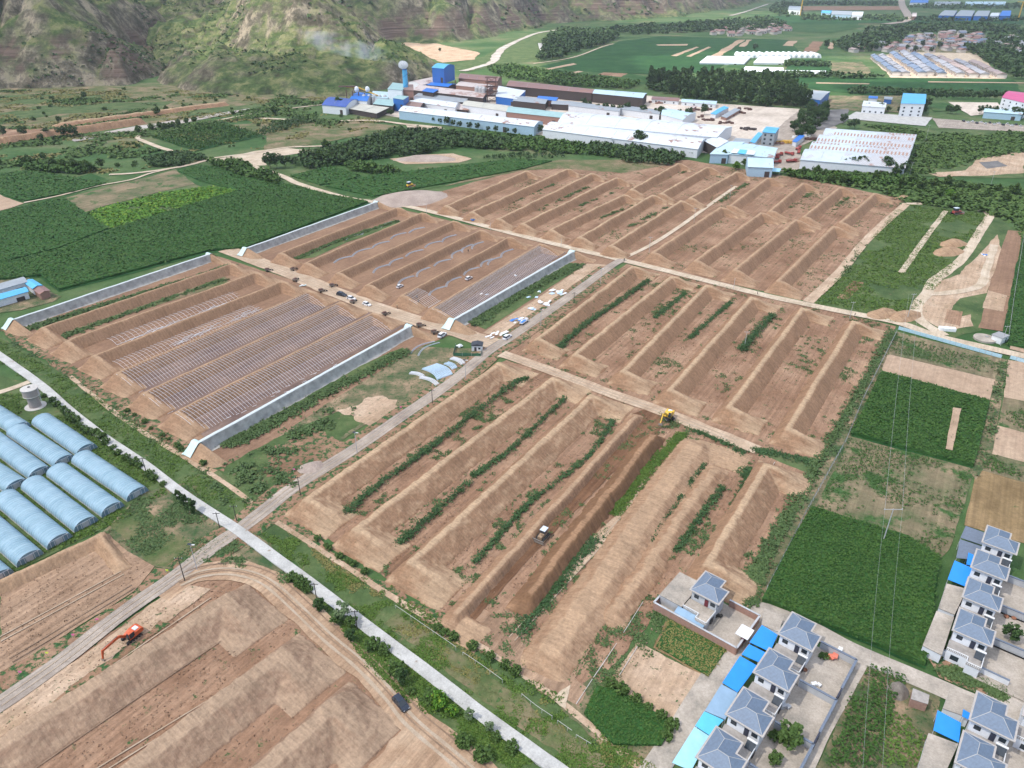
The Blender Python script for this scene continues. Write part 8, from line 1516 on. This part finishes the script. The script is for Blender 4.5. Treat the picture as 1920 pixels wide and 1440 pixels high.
vill([(1850, 75), (1960, 66), (1990, 125), (1900, 120)], 26, ['v_grey', 'v_blue', 'v_pink'], 'house among trees at the right edge of the valley', 'houses at the right edge', 1.5)
M['pale_ground'] = M['yard']; sheet('village_ground', [(1632, 108), (1700, 96), (1830, 100), (1885, 148), (1670, 146)], 'track', 2, .8, label='pale lanes between the village rows'); sheet('village_ground', [(1690, 75), (1790, 62), (1850, 66), (1840, 90), (1830, 100), (1700, 98), (1655, 95)], 'verge', 2, .8, label='ground of the loose village')
# ---- greenhouses and sheds far away
M['g_white'] = plain('white_greenhouse_film', (.74, .76, .77), .4)
for i in range(14):
    x = 1393 + i * 10.6 + (4 if i > 4 else 0); hall([(x, 106.2), (x + 8.6, 106.4), (x + 9.2, 102), (x + .6, 101.8)], 2.0, .1, 'g_white', 'g_white', 'white arched greenhouse in the far row', 'flat', 'arched_greenhouse', 'greenhouse', 0, False, 'white arched greenhouses') if False else None
    A = G(x, 109.0); r = empty('arched_greenhouse', A, 0); tag(r, 'white arched greenhouse in the far row', 'greenhouse', 'white arched greenhouses'); w = 8.6 * 1.06; mb = MB(); pf = [(-w / 2 * math.cos(math.pi * k / 12), 6.8 * math.sin(math.pi * k / 12)) for k in range(13)]; mb.prism(pf, 0, 42, 'y'); mb.build('cover', M['g_white'], r, smooth=False); MB().box((0, -.1, 1.8), (3.2, .2, 3.2)).build('door', M['r_grey'], r)
for q, nb, l in [([(1312, 121), (1395, 122), (1407, 110), (1327, 109)], 9, 'left block of white sheet greenhouses'), ([(1413, 121), (1474, 121.5), (1482, 110), (1424, 110)], 7, 'right block of white sheet greenhouses'), ([(1390, 139), (1469, 140), (1467, 131), (1398, 129)], 6, 'lower block of white sheet greenhouses'), ([(1470, 142), (1548, 142.5), (1547, 137), (1472, 136)], 3, 'thin white greenhouse strip beside the seed beds')]:
    for k in range(nb):
        A, B, Cc, D = [G(*p) for p in q]; t0, t1 = k / nb, (k + .93) / nb; pts = [A.lerp(D, t0), B.lerp(Cc, t0), B.lerp(Cc, t1), A.lerp(D, t1)]
        hall([topx((p.x, p.y, 2.2)) for p in pts], 2.2, 1.6, 'g_white', 'g_white', 'long low greenhouse bay in the ' + l, 'arch', 'low_greenhouse', 'greenhouse', 0, False, l)
for p, h, w, rf, l in [([(1540, 24), (1557, 25), (1560, 20), (1541, 19.5)], 10, 'w_blue', 'r_cyan', 'small far shed with cyan roof'), ([(1559, 27), (1596, 28), (1598, 21), (1560, 20)], 12, 'w_blue', 'r_grey', 'far grey roofed hall'), ([(1597, 29), (1617, 29.5), (1619, 22), (1599, 22)], 12, 'w_white', 'r_white', 'white hall right of the far grey one'), ([(1478, 18), (1502, 19), (1504, 12), (1480, 11)], 14, 'w_white', 'r_grey', 'far pale factory near the river bend'),
                       ([(1760, 29), (1788, 29.5), (1795, 20), (1772, 19)], 12, 'w_navy', 'r_grey', 'first of the far dark blue halls'), ([(1791, 30), (1822, 30.5), (1828, 20), (1802, 19)], 12, 'w_navy', 'r_grey', 'second of the far dark blue halls'), ([(1826, 30), (1852, 30.5), (1857, 20), (1834, 20)], 12, 'w_navy', 'r_grey', 'third of the far dark blue halls'), ([(1856, 30), (1872, 30), (1876, 24), (1860, 24)], 10, 'w_white', 'r_white', 'white hall between the far blue ones'), ([(1874, 30), (1894, 30), (1896, 20), (1880, 20)], 12, 'w_navy', 'r_blue', 'fourth of the far blue halls'),
                       ([(1706, 5), (1740, 5), (1741, 0), (1708, 0)], 9, 'w_white', 'r_blue', 'far blue roofed sheds at the top edge'), ([(1752, 7), (1800, 7), (1801, 3), (1753, 3)], 8, 'w_white', 'r_grey', 'far grey sheds at the top edge'), ([(1810, 7), (1885, 8), (1886, 3), (1811, 3)], 8, 'w_blue', 'r_pale', 'far pale blue sheds at the top edge'), ([(1710, 31), (1718, 31), (1719, 24), (1711, 24)], 10, 'w_brick', 'r_pink', 'orange building beside the far road')]:
    hall(p, h, 2, w, rf, l, 'gable', 'far_hall', 'factory building', 0, False)
for p, l in [((1500, 30), 'left far construction crane'), ((1908, 40), 'right far construction crane')]:
    r = empty('tower_crane', G(*p)); tag(r, l, 'crane'); MB().box((0, 0, 25), (2.4, 2.4, 50)).build('mast', M['yellow'], r); MB().box((12, 0, 50), (56, 1.8, 1.8)).build('jib', M['yellow'], r)
# ================================================================ CLOUD, AIR
def cloud():
    """one thick broken deck far above; it shades the valley and leaves gaps of sun on the hills"""
    ZC = 1500.0; off = SUNDIR * (ZC / SUNDIR.z); st = 90.0
    xs = np.arange(-4200, 4200, st); ys = np.arange(-3200, 7000, st); X, Y = np.meshgrid(xs, ys, indexing='ij')
    gx, gy = X - off.x, Y - off.y          # ground point this patch shades
    wx, wy = gx + 70 * fbm(gx / 300, gy / 300, 3), gy + 110 * fbm(gx / 260 + 5, gy / 300, 3)
    gaps = [(-250, 1330, 240, 270), (-130, 1480, 190, 130), (-80, 1240, 120, 200), (420, 1250, 260, 160), (-60, 1900, 300, 140), (700, 2600, 500, 300), (300, 1000, 120, 60)]
    d = np.full(X.shape, 9.0)
    for cx, cy, rx, ry in gaps: d = np.minimum(d, np.hypot((wx - cx) / rx, (wy - cy) / ry))
    hole = d < 1
    far = ((X - off.x) ** 2 + (Y - 1500 - off.y) ** 2) > 3000 ** 2
    f = grid_faces(len(xs), len(ys)); bad = (hole | far).ravel(); f = f[~bad[f].any(1)]
    h = 60 + 160 * np.clip((d - 1) / 1.2, 0, 1) * (.6 + .8 * fbm(X / 500, Y / 500, 3)); n = X.size
    top = np.stack([X.ravel(), Y.ravel(), (ZC + h).ravel()], -1); bot = np.stack([X.ravel(), Y.ravel(), (ZC - .25 * h).ravel()], -1)
    # side walls along every open edge
    e = np.concatenate([f[:, [0, 1]], f[:, [1, 2]], f[:, [2, 3]], f[:, [3, 0]]]); key = set(map(tuple, e)); edge = np.array([(a, b) for a, b in key if (b, a) not in key])
    sidef = np.stack([edge[:, 1], edge[:, 0], edge[:, 0] + n, edge[:, 1] + n], -1)
    F = np.concatenate([f, f[:, ::-1] + n, sidef]); V = np.concatenate([top, bot])
    m = bpy.data.materials.new('cloud'); m.use_nodes = True; t = m.node_tree; t.nodes.remove(t.nodes['Principled BSDF']); tr = t.nodes.new('ShaderNodeBsdfTransparent'); tl = t.nodes.new('ShaderNodeBsdfTranslucent'); tl.inputs[0].default_value = (.95, .95, .96, 1); mx = t.nodes.new('ShaderNodeMixShader'); mx.inputs[0].default_value = .36
    t.links.new(tr.outputs[0], mx.inputs[1]); t.links.new(tl.outputs[0], mx.inputs[2]); t.links.new(mx.outputs[0], t.nodes['Material Output'].inputs['Surface'])
    tag(np_mesh('cloud', V, F, m, smooth=True), 'broken cloud deck above the valley', kind='structure')
cloud()
def haze():
    mb = MB(); x0, x1, y0, y1, z0, z1 = -2500, 5200, -60, 7200, -4, 1150; mb.box(((x0 + x1) / 2, (y0 + y1) / 2, (z0 + z1) / 2), (x1 - x0, y1 - y0, z1 - z0)); m = bpy.data.materials.new('haze'); m.use_nodes = True; t = m.node_tree; t.nodes.remove(t.nodes['Principled BSDF']); pv = t.nodes.new('ShaderNodeVolumePrincipled')
    pv.inputs['Color'].default_value = (.82, .88, 1, 1); pv.inputs['Density'].default_value = HAZE; pv.inputs['Anisotropy'].default_value = .2; t.links.new(pv.outputs[0], t.nodes['Material Output'].inputs['Volume']); o = mb.build('haze', m); tag(o, 'thin blue air haze over the valley', kind='stuff')
HAZE = .00005
haze()
